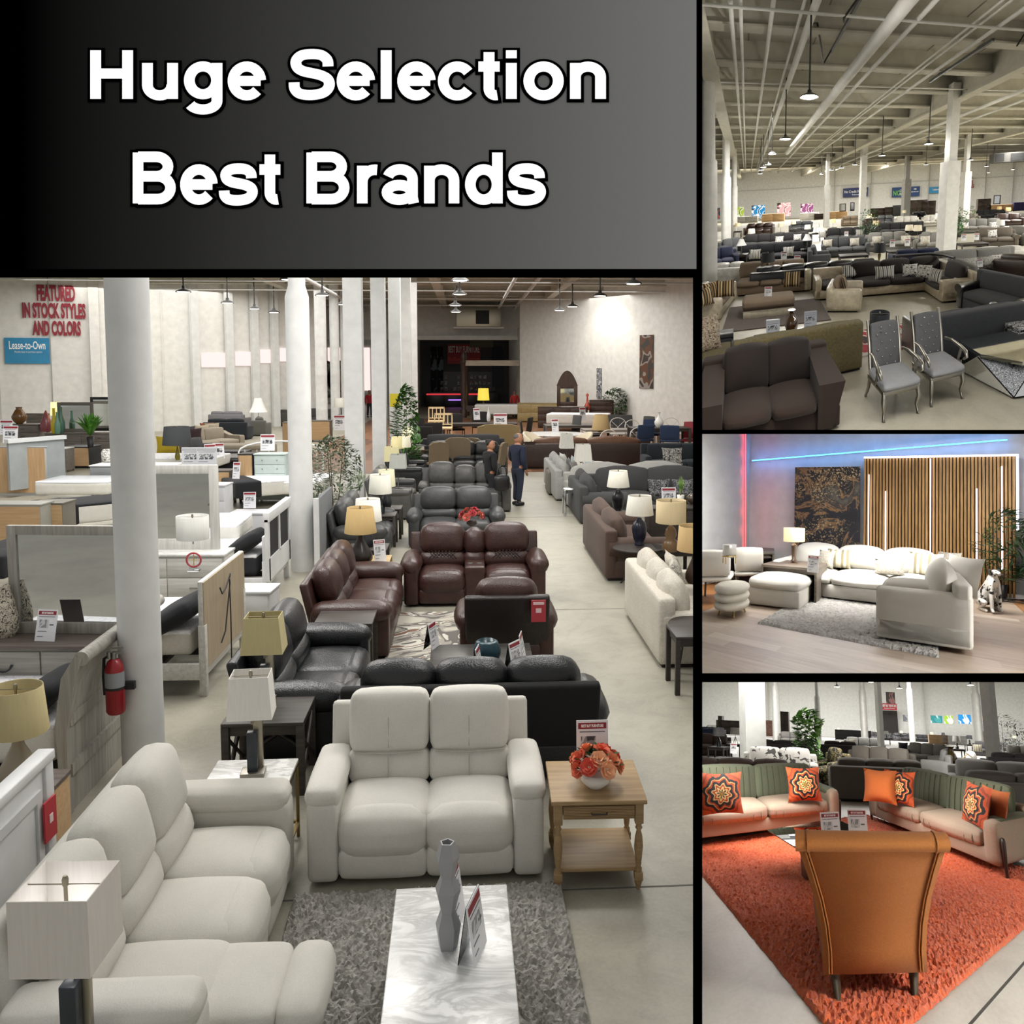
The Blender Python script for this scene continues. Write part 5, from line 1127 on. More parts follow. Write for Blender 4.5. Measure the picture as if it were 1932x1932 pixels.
cabinet(1, -.4, 77.2, 0, 'black office counter with a red stripe', mat('plain', '#151518', .4), 6.0, .8, 1.25, 1, 4, None, redp, name='counter', cat='counter', doors=1)
T = Thing(1, 'light_bar', 'purple glowing light strip under the office counter', 'light', -.5, 76.6, .55); T.solo(MB().box(-1.0, .6, 0, .05, 0, .08), mat('emit', '#9a6cf0', 2.5))
T = Thing(1, 'counter_stripe', 'red glowing strip along the office counter front', 'light', -.4, 76.65, 1.0); T.solo(MB().box(-2.9, 2.2, 0, .05, 0, .12), mat('emit', '#d0343c', 1.2))
# air units under the ceiling
for px_, w_, lb, fl in (((-12.569, 56.072), 3.2, 'grey metal air unit hanging by the left end wall', 1), ((0.848, 54.551), 3.0, 'beige air unit hanging above the office', -1)):
    T = Thing(1, 'air_unit', lb, 'air unit', px_[0], 63.5, 6.0)
    T.part('housing', MB().box(-w_ / 2, w_ / 2, -.6, .6, 0, 1.5, .03), mat('metal', '#b5b1a0', .4))
    T.part('grille', MB().box(-.2 - .6 * (fl > 0), .7 - .6 * (fl > 0), -.66, -.6, .2, 1.1), mat('plain', '#1a1a1a'))
    T.part('drip_tray', MB().box(-w_ / 2 - .2, w_ / 2 + .2, -.7, .6, -.12, 0), mat('plain', '#cfcfc9'))
    T.part('hanger', MB().cyl(-w_ / 2 + .1, 0, 1.5, 2.2, .03).cyl(w_ / 2 - .1, 0, 1.5, 2.2, .03), mat('plain', '#2a2a2a'))
# pendant lamps of the great hall: (x, y of rim in the hall, rim height)
for i, (px_, lb) in enumerate((((-10.755, 36.569), 'pendant lamp right of the nearest pillar top'), ((-10.7, 42.9), 'pendant lamp left of the hanging metal air unit'), ((-10.465, 47.194), 'pendant lamp in front of the hanging metal air unit'), ((-10.161, 50.41), 'pendant lamp right of the hanging metal air unit'), ((-5.781, 31.176), 'pendant lamp touching the collared pillar top'), ((-5.761, 38.115), 'pendant lamp between the collared and the square pillar'), ((-5.64, 43.648), 'pendant lamp beside the first square pillar'),
    ((-0.194, 31.176), 'topmost pendant lamp of the central column of lamps'), ((-0.256, 37.18), 'second pendant lamp of the central column of lamps'), ((-0.505, 44.058), 'third pendant lamp of the central column of lamps'), ((-0.539, 49.263), 'lowest pendant lamp of the central column of lamps'),
    ((4.761, 47.487), 'lowest pendant lamp before the right white wall'), ((5.068, 44.466), 'second lowest pendant lamp before the right white wall'), ((5.41, 37.638), 'third pendant lamp before the right white wall'), ((5.751, 31.974), 'highest pendant lamp before the right white wall'), ((-13.018, 62), 'small lit pendant deep in the window bay'), ((-12.099, 62), 'smaller lit pendant beside the collared pillar in the window bay'))):
    pendant(1, *px_, 5.0 if 'window bay' in lb else 6.2, lb, 2.0, .3, 'pendant lamps of the great hall', 7.0)
l = D.lights.new('wall_spot', 'SPOT'); l.energy = 420; l.spot_size = R(95); l.spot_blend = .8; l.shadow_soft_size = .15; l.color = (1, .95, .85)
o = D.objects.new('wall_spot', l); COL.objects.link(o); wp = Vector((7.688, 53.101, 7.083)); o.location = wp + Vector((-1.2, -2.0, .6)); o.rotation_euler = (Vector((8.078, 52.52, 4.15)) - Vector(o.location)).to_track_quat('-Z', 'Y').to_euler()
# carved beds and dressers along the far right
mah = mat('wood', '#2a1a14', '#452c20', 2); gold = mat('metal', '#9a8450', .45)
T = Thing(1, 'canopy_bed', 'dark four poster bed with carved posts and pale canopy rail before the office', 'bed', 1.928, 62, 0, -4)
for xx in (-2.05, 2.05):
    for yy in (-1.2, 1.2): T.part('post', MB().lathe(xx, yy, [(.22, 0), (.22, .5), (.13, .6), (.2, 1.0), (.14, 1.3), (.22, 1.8), (.16, 2.4), (.2, 3.6), (.24, 3.7), (.1, 3.8), (.17, 4.0), (.05, 4.3)], 10), mah)
for q in (-1, 1): T.part('canopy_rail', MB().box(-2.2, 2.2, q * 1.2 - .12, q * 1.2 + .12, 3.4, 3.75), mat('wood', '#8d7f6e', '#b3a592', 0))
for q in (-1, 1): T.part('canopy_rail', MB().box(q * 2.05 - .1, q * 2.05 + .1, -1.2, 1.2, 3.4, 3.7), mah)
T.part('side_rail', MB().box(-2.05, 2.05, -1.25, -1.1, .4, .8), mah)
mattress(1, 2.206, 59.944, .3, -4, 'white mattress beside the dark four poster bed', 3.3, 1.8, .6)
bed(1, 4.52, 62, -20, 'gilded carved headboard bed against the right wall', gold, 3.0, 2.2, 1.9, .5, 'crown')
mirror(1, 5.766, 62, 1.0, -20, 'round gilded mirror right of the gilded headboard', gold, 1.7, 2.0, .22, oval=True)
cabinet(1, 4.312, 56.042, -10, 'gilded chest of drawers below the round gilded mirror', mat('wood', '#7d6b44', '#a08c5c', 0), 2.4, .9, 1.15, 2, 3, 'knob', gold)
lamp(1, 1.119, 62, .9, 'bright yellow lamp right of the four poster bed', 1.0, 'drum', .8, .8, '#e8cf52', 'stick', '#5a4a20', .9, n=10)
for px_, c, lb in (((3.817, 59.355), '#c2543f', 'red swan ornament beside the gilded headboard'), ((4.663, 62), '#a9ad6c', 'green glass ornament on the gilded chest')):
    vase(1, *px_, 1.1, lb, mat('plain', c, .2), [(.2, 0), (.25, .2), (.1, .5), (.05, .9), (.12, 1.0), (.01, 1.1)], .9, 'ornament')
cabinet(1, 5.274, 50.702, -10, 'dark carved dresser below the narrow arched mirror', mah, 2.7, .8, 1.15, 3, 3, 'knob')
mirror(1, 5.597, 51.523, 1.15, -10, 'narrow arched mahogany mirror on the dark carved dresser', mah, 1.15, 1.182, .2, .8)
bed(1, 7.756, 57.638, -14, 'dark carved bed with high arched crest by the right wall', mah, 2.2, 2.2, 2.2, .6, 'crown')
mattress(1, 5.856, 48.25, .4, -14, 'white bedding on the dark carved bed', 3.2, 1.6, .5)
cabinet(1, 7.498, 51.285, -14, 'dark mahogany chest right of the carved bed', mah, 1.3, .8, 1.5, 5, 1, 'knob', name='chest_of_drawers', cat='chest')
vase(1, 6.668, 51.054, .95, 'red swan ornament on the dark carved bed', mat('plain', '#b2503f', .2), [(.15, 0), (.2, .2), (.08, .5), (.05, .8), (.1, .95), (.01, 1.05)], .9, 'ornament')
plant(1, 8.269, 51.384, 'round bushy green tree by the right white wall', 2.1, .78, 0, 'bush', .2, 700, ('#1c3418', '#43682f'), '#3a3a3a', .3, .5, 9, z0=.25)
plant(1, -1.818, 28.17, 'tall trailing green plant behind the row of lit lamps', 2.75, .42, 0, 'bush', .2, 900, ('#2c5a22', '#5c8f3c'), '#3a302a', .25, .4, 10, z0=.12)
# dining furniture
wht = mat('plain', '#d9d6cf', .5); dk = mat('wood', '#241d19', '#3a302a', 0); tan = mat('fabric', '#7a6a55'); grf = mat('fabric', '#4a4a4a'); nvf = mat('fabric', '#22324f'); ivory = mat('fabric', '#c9bfa8'); whl = mat('plain', '#2a2520', .5)
def dset(px, label, m, w=2.0, d=1.0, **k): return table(1, *px, 0, label, m, w, d, .78, .05, 'straight', .09, name='dining_table', **k)
dset((-0.32, 29.664), 'brown dining table with camel back tan chairs', mat('wood', '#5c4c3c', '#77644f', 0), 3.2, 1.3)
for px_, yw, lb in (((-0.949, 28.304), 200, 'tan camel back chair at the left end of the brown dining table'), ((0.208, 29.874), 170, 'tan camel back chair at far side of the brown dining table'), ((-0.428, 29.069), 0, 'tan camel back chair centred behind the brown dining table'), ((0.781, 27.801), 250, 'tan camel back chair at the right end of the brown dining table')):
    chair(1, *px_, yw, lb, tan, dk, .62, .6, 1.12, .48, 'wing', 'tan camel back chairs')
chair(1, -0.278, 29.059, 180, 'tan camel back chair with its back to the viewer, left one', tan, dk, .78, .6, 1.2, .48, 'wing', 'tan camel back chairs'); chair(1, 1.098, 34.762, 190, 'large tan chair back before the four poster bed', mat('fabric', '#8d7c58'), dk, 1.6, .8, 1.25, .48, 'wing')
chair(1, -1.475, 45.203, 0, 'pale wood slat back bar chair, farther one', mat('wood', '#c9b186', '#dcc79c', 2), mat('wood', '#c9b186', '#dcc79c', 2), .8, .7, 1.4, .75, 'slat', 'pale wood bar chairs'); chair(1, -1.018, 40.222, 0, 'pale wood slat back bar chair, nearer one', mat('wood', '#c9b186', '#dcc79c', 2), mat('wood', '#c9b186', '#dcc79c', 2), .8, .7, 1.35, .75, 'slat', 'pale wood bar chairs')
dset((0.593, 42.652), 'black counter height table left of the white mattress', dk, 3.4, 1.2)
for i, (px_, yw, lb) in enumerate((((-2.046, 39.786), 20, 'black chair behind the tall trailing plant'), ((-1.437, 36.846), 200, 'black curved chair before the pale wood bar chairs'), ((-0.503, 43.055), 10, 'black ladder chair left at the counter table'), ((0.627, 44.942), 0, 'black chair centre at the counter table'), ((2.405, 40.278), 250, 'black chair right of the counter table'), ((-1.629, 34.665), 180, 'dark chair nearest the tall trailing plant'), ((2.553, 37.372), 90, 'black chair before the gilded chest'))):
    chair(1, *px_, yw, lb, mat('fabric', '#1f1d1c'), whl, .75, .65, 1.15, .5, 'uph')
T = round_table(1, 3.387, 35.711, 'white marble round dining table', mat('marble'), 1.25, .78, legs=1, name='dining_table')
for px_, yw, lb in (((2.575, 33.971), 60, 'ivory tub chair left of the round marble table'), ((4.098, 33.742), -70, 'ivory tub chair right of the round marble table')):
    chair(1, *px_, yw, lb, ivory, dk, .9, .85, .98, .46, 'tub', 'ivory tub chairs')
card(1, 3.541, 36.885, .78, 20, 'price sign on the round marble table', .3, .5, -8)
dset((4.955, 41.203), 'grey dining table with charcoal high back chairs', mat('wood', '#55504b', '#6d6862', 0), 3.0, 1.2)
for px_, yw, lb in (((4.61, 40.905), -60, 'charcoal high back chair left at the grey dining table'), ((5.315, 39.283), -60, 'charcoal high back chair right at the grey dining table'), ((7.688, 39.85), -50, 'charcoal high back chair alone before the right wall'), ((6.583, 40.92), 0, 'charcoal chair behind the white bentwood chairs'), ((7.125, 40.883), 0, 'dark chair between the bentwood chairs')):
    chair(1, *px_, yw, lb, grf, whl, .62, .6, 1.18, .48, 'uph')
dset((6.383, 38.274), 'grey topped white dining table with bentwood chairs', mat('wood', '#7d766c', '#968e84', 0), 3.2, 1.2, leg_m=wht)
for px_, yw, lb in (((6.641, 40.116), 0, 'white bentwood chair behind the grey topped table, left one'), ((7.09, 38.487), 20, 'white bentwood chair behind the grey topped table, right one'), ((6.26, 34.409), 200, 'white bentwood chair nearest at the grey topped table'), ((8.96, 39.895), 0, 'white bentwood chair behind the navy chairs'), ((4.945, 33.112), 200, 'white bentwood chair beside the rattan tan lamp')):
    chair(1, *px_, yw, lb, wht, wht, .75, .6, 1.12, .48, 'bent', 'white bentwood chairs')
table(1, 7.569, 36.138, 0, 'dark counter height table with navy chairs', dk, 2.3, 1.3, .98, .05, 'straight', .1, name='dining_table')
for px_, yw, lb in (((6.509, 34.236), 200, 'navy counter chair at left with its back to the viewer'), ((7.549, 33.862), 160, 'navy counter chair at right with its back to the viewer'), ((7.431, 37.039), -20, 'navy counter chair behind the counter table')):
    chair(1, *px_, yw, lb, nvf, whl, .72, .65, 1.2, .68, 'uph', 'navy counter chairs')
vase(1, 7.538, 35.988, .98, 'white pitcher on the dark counter height table', mat('plain', '#e9e7e2', .2), JUG, 1.4, 'pitcher')
chair(1, 8.948, 36.137, -20, 'dark chair with red seat at the right edge', mat('plain', '#8a1f2b'), whl, .85, .7, 1.15, .5, 'uph')
card(1, 5.6, 44.434, .8, 20, 'leaning price sign on the grey dining table', .32, .6, -8); card(1, 1.397, 38.614, .8, 0, 'white sign at the right end of the brown dining table', .55, .62, -5); card(1, 0.486, 43.922, .85, 20, 'leaning white sign on the black counter table', .32, .55, -10)
vase(1, 1.006, 42.624, .85, 'white bottle on the black counter table', mat('plain', '#d9dadb', .2), BOTTLE, 1.6, 'bottle')
# stone fountain with round tops
for px_, lb in (((-9.36, 62), 'grey round medallion mirror on a stand left of the first square pillar'), ((-8.426, 62), 'second grey round medallion mirror beyond the first')):
    mirror(1, px_[0], px_[1], 1.5, 0, lb, mat('metal', '#7d7d78', .5), 2.0, 2.0, .5, oval=True)
table(1, -9.158, 62, 0, 'grey console table under the round medallion mirrors', greyp, 3.5, .8, 1.0)
sofa(1, -7.825, 53.325, 0, 'dark sofa between the slim and the square pillar', mat('fabric', '#3f3e3d'), 4.0, 1.0, .95, 2, lod=3)
back_view((-6.571, 42.305), 'grey brown cabinet back right of the slim pillar', 0.944, .6, .95, '#57534d')
lamp(1, -6.741, 49.755, .8, 'pale lamp left of the first square pillar', .9, 'drum', .6, .5, '#c9c7bf', 'stick', '#55524d', n=10)
card(1, -4.939, 36.331, .9, 0, 'white price sign beside the first square pillar', .42, .6, -8)
T = Thing(1, 'notice', 'yellow notice taped to a square pillar left of the tall trailing plant', 'sign', -2.266, 29.6, 2.1)
T.solo(MB().box(-.16, .16, 0, .02, 0, .42), mat('plain', '#d8c52a', .5))

# ---------------------------------------------------------------- people
def skinned(joints, edges, sub=2, root=0):
    """one smooth body grown along a skeleton: joints (x, y, z, radius)"""
    me = D.meshes.new('s'); me.from_pydata([j[:3] for j in joints], edges, []); ob = D.objects.new('s', me); COL.objects.link(ob)
    ob.modifiers.new('s', 'SKIN'); 
    for i, j in enumerate(joints):
        sv = me.skin_vertices[0].data[i]; r = j[3]; sv.radius = (r, r) if not isinstance(r, tuple) else r; sv.use_root = (i == root)
    m = ob.modifiers.new('u', 'SUBSURF'); m.levels = sub; m.render_levels = sub
    em = D.meshes.new_from_object(ob.evaluated_get(bpy.context.evaluated_depsgraph_get()))
    v = [p.co.copy() for p in em.vertices]; f = [tuple(p.vertices) for p in em.polygons]
    D.objects.remove(ob); D.meshes.remove(me); D.meshes.remove(em); b = MB(); return b.add(v, f, True)
def person(hall, x, y, yaw, label, skin, top, bottom, hair, H=1.72, larm=None, rarm=None, stride=.1, bun=False, bald=False, head_turn=0, long_top=True, shoe='#1b1b1e', z=0):
    """faces -y; arms are (elbow, wrist) points"""
    T = Thing(hall, 'person', label, 'person', x, y, z, yaw, None, H / 1.72); sk = mat('plain', skin, .55)
    la = larm or ((.27, .02, 1.12), (.26, -.08, .88)); ra = rarm or ((-.27, .02, 1.12), (-.26, -.08, .88))
    J = [(0, 0, .95, .11), (0, .0, 1.15, .13), (0, .01, 1.36, .13), (0, .0, 1.47, .06), (0, -.015, 1.55, .06),
         (.19, .01, 1.39, .06), (*la[0], .034), (*la[1], .032), (-.19, .01, 1.39, .06), (*ra[0], .034), (*ra[1], .032),
         (.1, 0, .86, .08), (.105, -stride * .5, .48, .058), (.11, stride * .2 - stride * .4, .09, .04), (-.1, 0, .86, .08), (-.105, stride * .2, .48, .058), (-.11, stride * .9, .09, .04)]
    E_ = [(0, 1), (1, 2), (2, 3), (3, 4), (2, 5), (5, 6), (6, 7), (2, 8), (8, 9), (9, 10), (0, 11), (11, 12), (12, 13), (0, 14), (14, 15), (15, 16)]
    body = skinned(J, E_, 2)
    X = AT(0, -.02, 1.62, RZ(head_turn))
    body.pil(0, 0, 0, .155, .195, .235, .075, .012, 6, X)                               # head
    body.lathe(0, 0, [(.018, 0), (.012, .03), (.004, .05)], 8, X @ TR(0, -.095, -.02) @ RX(60))  # nose
    for q in (-1, 1): body.pil(q * .08, .01, 0, .02, .04, .06, .01, 0, 2, X)              # ears
    for side, a in ((1, la), (-1, ra)):                                                    # hands with fingers
        w = Vector(a[1]); d = (w - Vector(a[0])).normalized(); body.pil(0, 0, 0, .035, .075, .09, .016, 0, 3, AT(*(w + d * .05), d.to_track_quat('Z', 'Y').to_matrix().to_4x4()))
        s = d.cross(Vector((0, 1, 0))); s = d.orthogonal() if s.length < .1 else s; n = Vector((0, -1, 0)) - d * d.dot(Vector((0, -1, 0))); n = n.normalized() if n.length > .1 else s.normalized()
        for k in range(4):
            p = w + d * .09 + n * (.027 - .018 * k); body.tube([p, p + d * (.035, .042, .04, .03)[k], p + d * (.06, .072, .068, .05)[k] + n * .008], [.009, .008, .006], 6)
        body.tube([w + d * .03 + n * .035, w + d * .06 + n * .06, w + d * .085 + n * .062], [.011, .009, .007], 6)
    bo = T.part('body', body, sk)
    hr = mat('plain', hair, .6)
    hm_ = MB().pil(0, .022, .035, .168, .18, .2 if not bald else .16, .08, .01, 6, X)
    if bun: hm_.pil(0, .1, .1, .11, .1, .1, .05, .0, 4, X)
    T.part('hair', hm_, hr)
    T.part('face_features', MB().pil(-.033, -.1, .015, .022, .01, .01, .004, 0, 2, X).pil(.033, -.1, .015, .022, .01, .01, .004, 0, 2, X).box(-.05, -.015, -.103, -.098, .03, .036, 0, X).box(.015, .05, -.103, -.098, .03, .036, 0, X), hr)
    T.part('mouth', MB().pil(0, -.1, -.065, .045, .01, .012, .005, 0, 2, X), mat('plain', '#7a3f38'))
    hem = .72 if long_top else .86
    Jt = [(0, 0, hem + .06, (.17, .15)), (0, 0, 1.05, (.165, .145)), (0, .01, 1.25, (.17, .15)), (0, .01, 1.4, (.14, .12)), (0, .005, 1.48, .075), (.2, .01, 1.385, .085), (*la[0], .078), (*(Vector(la[1]) - (Vector(la[1]) - Vector(la[0])) * .04), .056), (-.2, .01, 1.385, .085), (*ra[0], .078), (*(Vector(ra[1]) - (Vector(ra[1]) - Vector(ra[0])) * .04), .056)]
    T.part('top_garment', skinned(Jt, [(0, 1), (1, 2), (2, 3), (3, 4), (3, 5), (5, 6), (6, 7), (3, 8), (8, 9), (9, 10)], 2), mat('fabric', top, 60, .12))
    Jl = [(0, 0, .98, .15), (0, 0, .88, .14), (.1, 0, .8, .105), (.107, -stride * .5, .48, .078), (.112, -stride * .2, .1, .068), (-.1, 0, .8, .105), (-.107, stride * .2, .48, .078), (-.112, stride * .9, .1, .068)]
    T.part('trousers', skinned(Jl, [(0, 1), (1, 2), (2, 3), (3, 4), (1, 5), (5, 6), (6, 7)], 2), mat('fabric', bottom, 60, .12))
    for j in (4, 7): T.part('shoe', MB().pil(Jl[j][0], Jl[j][1] - .05, .045, .1, .27, .09, .04, 0, 4), mat('plain', shoe, .5))
    return T
person(1, 1.236, 22.466, 130, 'grey haired man in a navy jacket and jeans seen from behind in the aisle', '#a8785c', '#1c2336', '#232a3a', '#5d5a58', 1.74, larm=((.28, -.02, 1.12), (.2, -.22, .98)), rarm=((-.26, .06, 1.12), (-.22, -.06, .86)), bald=True, head_turn=-40)
person(1, 0.548, 21.921, 118, 'woman with dark bun in a black top standing left of the man in the aisle', '#a8765a', '#18181b', '#1b1b1f', '#15110f', 1.62, larm=((.24, .0, 1.06), (.2, -.16, .86)), rarm=((-.24, .0, 1.06), (-.2, -.16, .86)), bun=True, head_turn=-60)
T = Thing(1, 'handbag', 'black handbag hanging at the side of the woman with the bun', 'bag', 0.797, 21.13, .55, 20); T.part('bag_body', MB().pil(0, 0, .17, .36, .16, .34, .07, .02, 4), mat('leather', '#141416')); T.part('strap', MB().tube([(-.12, 0, .3), (-.1, 0, .5), (0, 0, .58), (.1, 0, .5), (.12, 0, .3)], .012, 6), mat('leather', '#141416'))
person(1, -6.413, 62, 20, 'distant shopper in a red jacket between the square pillars', '#9a6a52', '#a3202c', '#23232a', '#1a1614', 1.75)
person(1, 3.205, 62, -10, 'distant shopper in a red jacket at the office counter', '#9a6a52', '#b3302f', '#23232a', '#1a1614', 1.7)

# ================================================================ 2. the sofa showroom under the beamed ceiling
c2 = mat('concrete', '#b0aa98'); beam = mat('paint', '#c9c6ba', .75); w2 = mat('paint', '#e4e4e0', .6)
struct(2, 'floor_showroom', MB().box(-60, 60, 2.2, 60, -.05, 0), c2)
struct(2, 'wall_back_showroom', MB().box(-60, 60, 54, 54.4, 0, 8.4), w2)
struct(2, 'trim_wall_ledge', MB().box(-60, 60, 53.9, 54, 5.0, 5.08), mat('plain', '#c4c4c0'))
for i, px_ in enumerate(((1.264, 53.9), (-4.595, 53.9), (10.298, 53.9), (18.774, 53.9), (22.825, 53.9))):
    struct(2, 'trim_wall_joint_%d' % (i + 1), MB().box(-.06, .06, -.08, 0, 0, 8.2), mat('plain', '#a9a9a4'), px_[0], px_[1])
CY_ = 19.7
struct(2, 'ceiling_showroom', MB().box(-45, 45, 3.0, 70, 8.0, 8.2), mat('paint', '#cfccc2', .8), yaw=CY_)
for i in range(15):
    ly = 6.6 + i * 2.15 if i < 9 else 6.6 + 8 * 2.15 + (i - 8) * 3.2
    struct(2, 'ceiling_beam_room_%d' % (i + 1), MB().box(-40, 40, ly - .1, ly + .1, 7.35, 8.0).box(-40, 40, ly - .18, ly + .18, 7.3, 7.36), beam, yaw=CY_)
for i in range(12):
    struct(2, 'trim_deck_seam_%d' % (i + 1), MB().box(-12 + i * 2.0, -11.96 + i * 2.0, 3.2, 40, 7.985, 8.0), mat('plain', '#8f8c84'), yaw=CY_)
for i, lx in enumerate((8.8, -1.1, -11, 18.7)):
    struct(2, 'ceiling_girder_room_%d' % (i + 1), MB().box(lx - .12, lx + .12, 3.2, 60, 7.0, 8.0).box(lx - .24, lx + .24, 3.2, 60, 6.95, 7.03), beam, yaw=CY_)
for i, (lx, z, r) in enumerate(((3.1, 6.9, .17), (3.75, 7.0, .06), (-.35, 7.1, .05), (-.15, 7.05, .04), (.5, 7.1, .05), (1.35, 7.05, .09), (1.15, 7.2, .04), (5.3, 7.1, .03), (5.5, 7.1, .03), (5.9, 7.0, .05), (10.5, 6.9, .08), (12, 7.0, .06))):
    struct(2, 'ceiling_pipe_room_%d' % (i + 1), MB().tube([(lx, 4, z), (lx, 27 if r > .1 else 45, z)], r, 12), w2, yaw=CY_)
for i, (ly, z) in enumerate(((7.2, 6.95), (12.2, 7.2), (19, 7.15))):
    struct(2, 'ceiling_conduit_room_%d' % (i + 1), MB().tube([(-20, ly, z), (25, ly, z)], .035, 8), w2, yaw=CY_)
T = Thing(2, 'cable_tray', 'dark perforated strut with looping black cables under the showroom ceiling', 'cable tray', 0, 0, 0, CY_)
T.part('strut', MB().box(2.28, 2.34, 6.8, 9.6, 7.2, 7.28), mat('plain', '#55565a', .5)); T.part('cable', MB().tube([(2.3, 9.4, 7.25), (2.1, 9.6, 6.9), (1.9, 9.0, 7.1), (1.7, 8.6, 7.5), (1.45, 8.1, 7.2)], .025, 6).tube([(2.3, 7.0, 7.3), (2.0, 7.2, 6.9), (2.2, 7.9, 7.2)], .025, 6), mat('plain', '#1f1f20'))
T = Thing(2, 'cable_tray', 'second dark strut and cable bundle under the showroom ceiling, at the right', 'cable tray', 0, 0, 0, CY_)
T.part('strut', MB().box(6.6, 6.68, 8.3, 11.6, 7.2, 7.28), mat('plain', '#4a4c52', .5)); T.part('cable', MB().tube([(7.6, 8.5, 7.2), (7.8, 8.4, 7.6), (8.0, 8.4, 7.2), (8.1, 8.5, 7.5)], .03, 6), mat('plain', '#1f1f20'))
def col2(x, y, r, sq=False, collar=4.0, h=7.6):
    b = MB().box(-r, r, -r, r, 0, collar).box(-r * .62, r * .62, -r * .62, r * .62, collar, h) if sq else MB().lathe(0, 0, [(r, 0), (r, collar), (r * .78, collar + .1), (r * .74, h)], 28)
    return struct(2, 'pillar', b, w2, x, y, 0, CY_ if sq else 0)
col2(-5.073, 10.501, 0.281, collar=4.4); col2(-8.5, 20, .3, collar=4.6); col2(-10.779, 27, .28, collar=4.4); col2(3.672, 14.817, 0.302, True, 4.3); col2(-0.035, 31, .27, True, 9); col2(-3.672, 34, .27, True, 4.4)
col2(5.056, 40, .4, True, 4.8); col2(8.218, 28, .3, True, 4.6)
for i, (px_, r_, zz, pw, lb) in enumerate((((1.293, 7.237), .2, 5.2, 260, 'brightest pendant lamp close under the beamed ceiling'), ((1.327, 12.072), .22, 5.2, 160, 'second pendant lamp farther along the same row'), ((7.826, 13.505), .22, 5.2, 160, 'pendant lamp left of the square pillar top'), ((1.13, 15.751), .22, 5.2, 0, 'third pendant lamp of the left ceiling row'), ((1.205, 20.154), .22, 5.2, 0, 'fourth pendant lamp of the left ceiling row'), ((0.996, 21.605), .22, 5.2, 0, 'fifth pendant lamp of the left ceiling row'), ((0.934, 23.328), .22, 5.2, 0, 'sixth pendant lamp of the left ceiling row'), ((0.976, 26.307), .22, 5.2, 0, 'last pendant lamp of the left ceiling row'),
    ((7.154, 17.149), .22, 5.2, 120, 'pendant lamp between the two thin pillars'), ((15.137, 20.432), .24, 5.2, 0, 'dark pendant lamp beside the right thin pillar'), ((7.057, 21.518), .22, 5.2, 60, 'pendant lamp left of the first thin pillar'), ((6.704, 23.506), .22, 5.2, 0, 'small pendant lamp above the blue credit banner'), ((6.328, 24.991), .22, 5.2, 0, 'small pendant lamp right of the far round pillar'), ((6.41, 28.907), .22, 5.2, 0, 'tiny pendant lamp at the wall left of the far round pillar'), ((13.162, 22.941), .22, 5.2, 60, 'pendant lamp just left of the square pillar collar'), ((20.976, 26.042), .22, 5.2, 60, 'pendant lamp right of the thin right pillar'), ((28.606, 31.255), .22, 5.2, 0, 'rightmost small pendant lamp by the wall'), ((28.783, 35.286), .22, 5.2, 0, 'tiny pendant lamp above the far right dressers'))):
    a_ = R(CY_); pendant(2, px_[0] * math.cos(a_) - px_[1] * math.sin(a_), px_[0] * math.sin(a_) + px_[1] * math.cos(a_), zz, lb, 2.0, r_, 'pendant lamps of the sofa showroom', 16.0 if i < 3 else 8.0, pw)
# banners on the back wall
def banner(px, w, h, label, c, txt, tc='#eef2f6'):
    T = Thing(2, 'banner', label, 'banner', px[0], 53.75, px[1] - h / 2)
    T.part('cloth', MB().box(-w / 2, w / 2, 0, .05, 0, h), mat('plain', c, .6))
    for s_, size, zz, xx, cc, sx in txt: T.part('lettering', MB().text(s_, size, xx, -.03, zz, None, .01, sx, .005), mat('plain', cc or tc))
banner((-1.213, 3.795), 4.0, 1.5, 'dark blue banner reading No Credit Needed on the far wall', '#2a3768', [('No Credit Needed', .62, .7, 0, None, .75), ('$0 down options', .28, .3, .2, None, .8)])
banner((6.718, 3.452), 4.3, 1.6, 'blue banner with large green NO on the far wall', '#25457c', [('NO', 1.1, .3, -1.4, '#7fd04c', .7), ('CREDIT', .5, .85, -.35, None, .7), ('NEEDED', .5, .3, -.35, None, .7), ('100', .4, 1.05, 1.4, None, .8), ('days same as cash', .22, .7, 1.4, None, .7)])
banner((11.984, 3.504), 3.4, 1.0, 'light blue lease banner partly behind the square pillar', '#2f8ec2', [('Lease to Own', .5, .45, 0, None, .8)])
T = Thing(2, 'wall_lettering', 'dark red featured in stock styles and colors lettering on the far wall', 'sign', (14.448, 5.042)[0], 53.7, 0)
for s_, (qx, qz), sx in (('FEATURED', (14.914, 5.181), 1.2), ('IN STOCK STYLES', (14.481, 4.455), .95), ('AND COLORS', (14.831, 3.85), 1.1)):
    T.part('line', MB().text(s_, .78, qx - (14.448, 5.042)[0], 0, qz - .3, None, .03, sx * .8, .01), mat('plain', '#8a2432'))
for (qx, qz), w_, h_, lb, cols in (((-19.769, 1.265), 1.6, 1.9, 'green mattress poster left on the far wall', ('#a9c83c', '#e8e9ea', '#8ab02e', '#5a4a40')), ((-16.581, 1.203), 2.2, 2.0, 'bright blue mattress poster on the far wall', ('#1f86c8', '#eef0f2', '#2a93d4', '#3a2c28')), ((-12.392, 1.005), 2.2, 2.2, 'pink mattress poster with a sleeping figure', ('#d9a7b4', '#e9dfe0', '#c78f9e', '#3a2a28')), ((-8.703, 1.004), 2.0, 1.9, 'purple mattress poster beside the pink one', ('#8a4a80', '#e2d3dc', '#9c5c90', '#2a1f20')), ((-23.451, 0.815), 1.0, 1.9, 'dark teal poster at far left', ('#1d4250', '#2f5c6a', '#b95a50', '#16303a'))):
    flat(2, qx, 51.6, max(.5, qz - h_ / 2), 0, lb, mat('blotch', cols, .9), w_, h_)
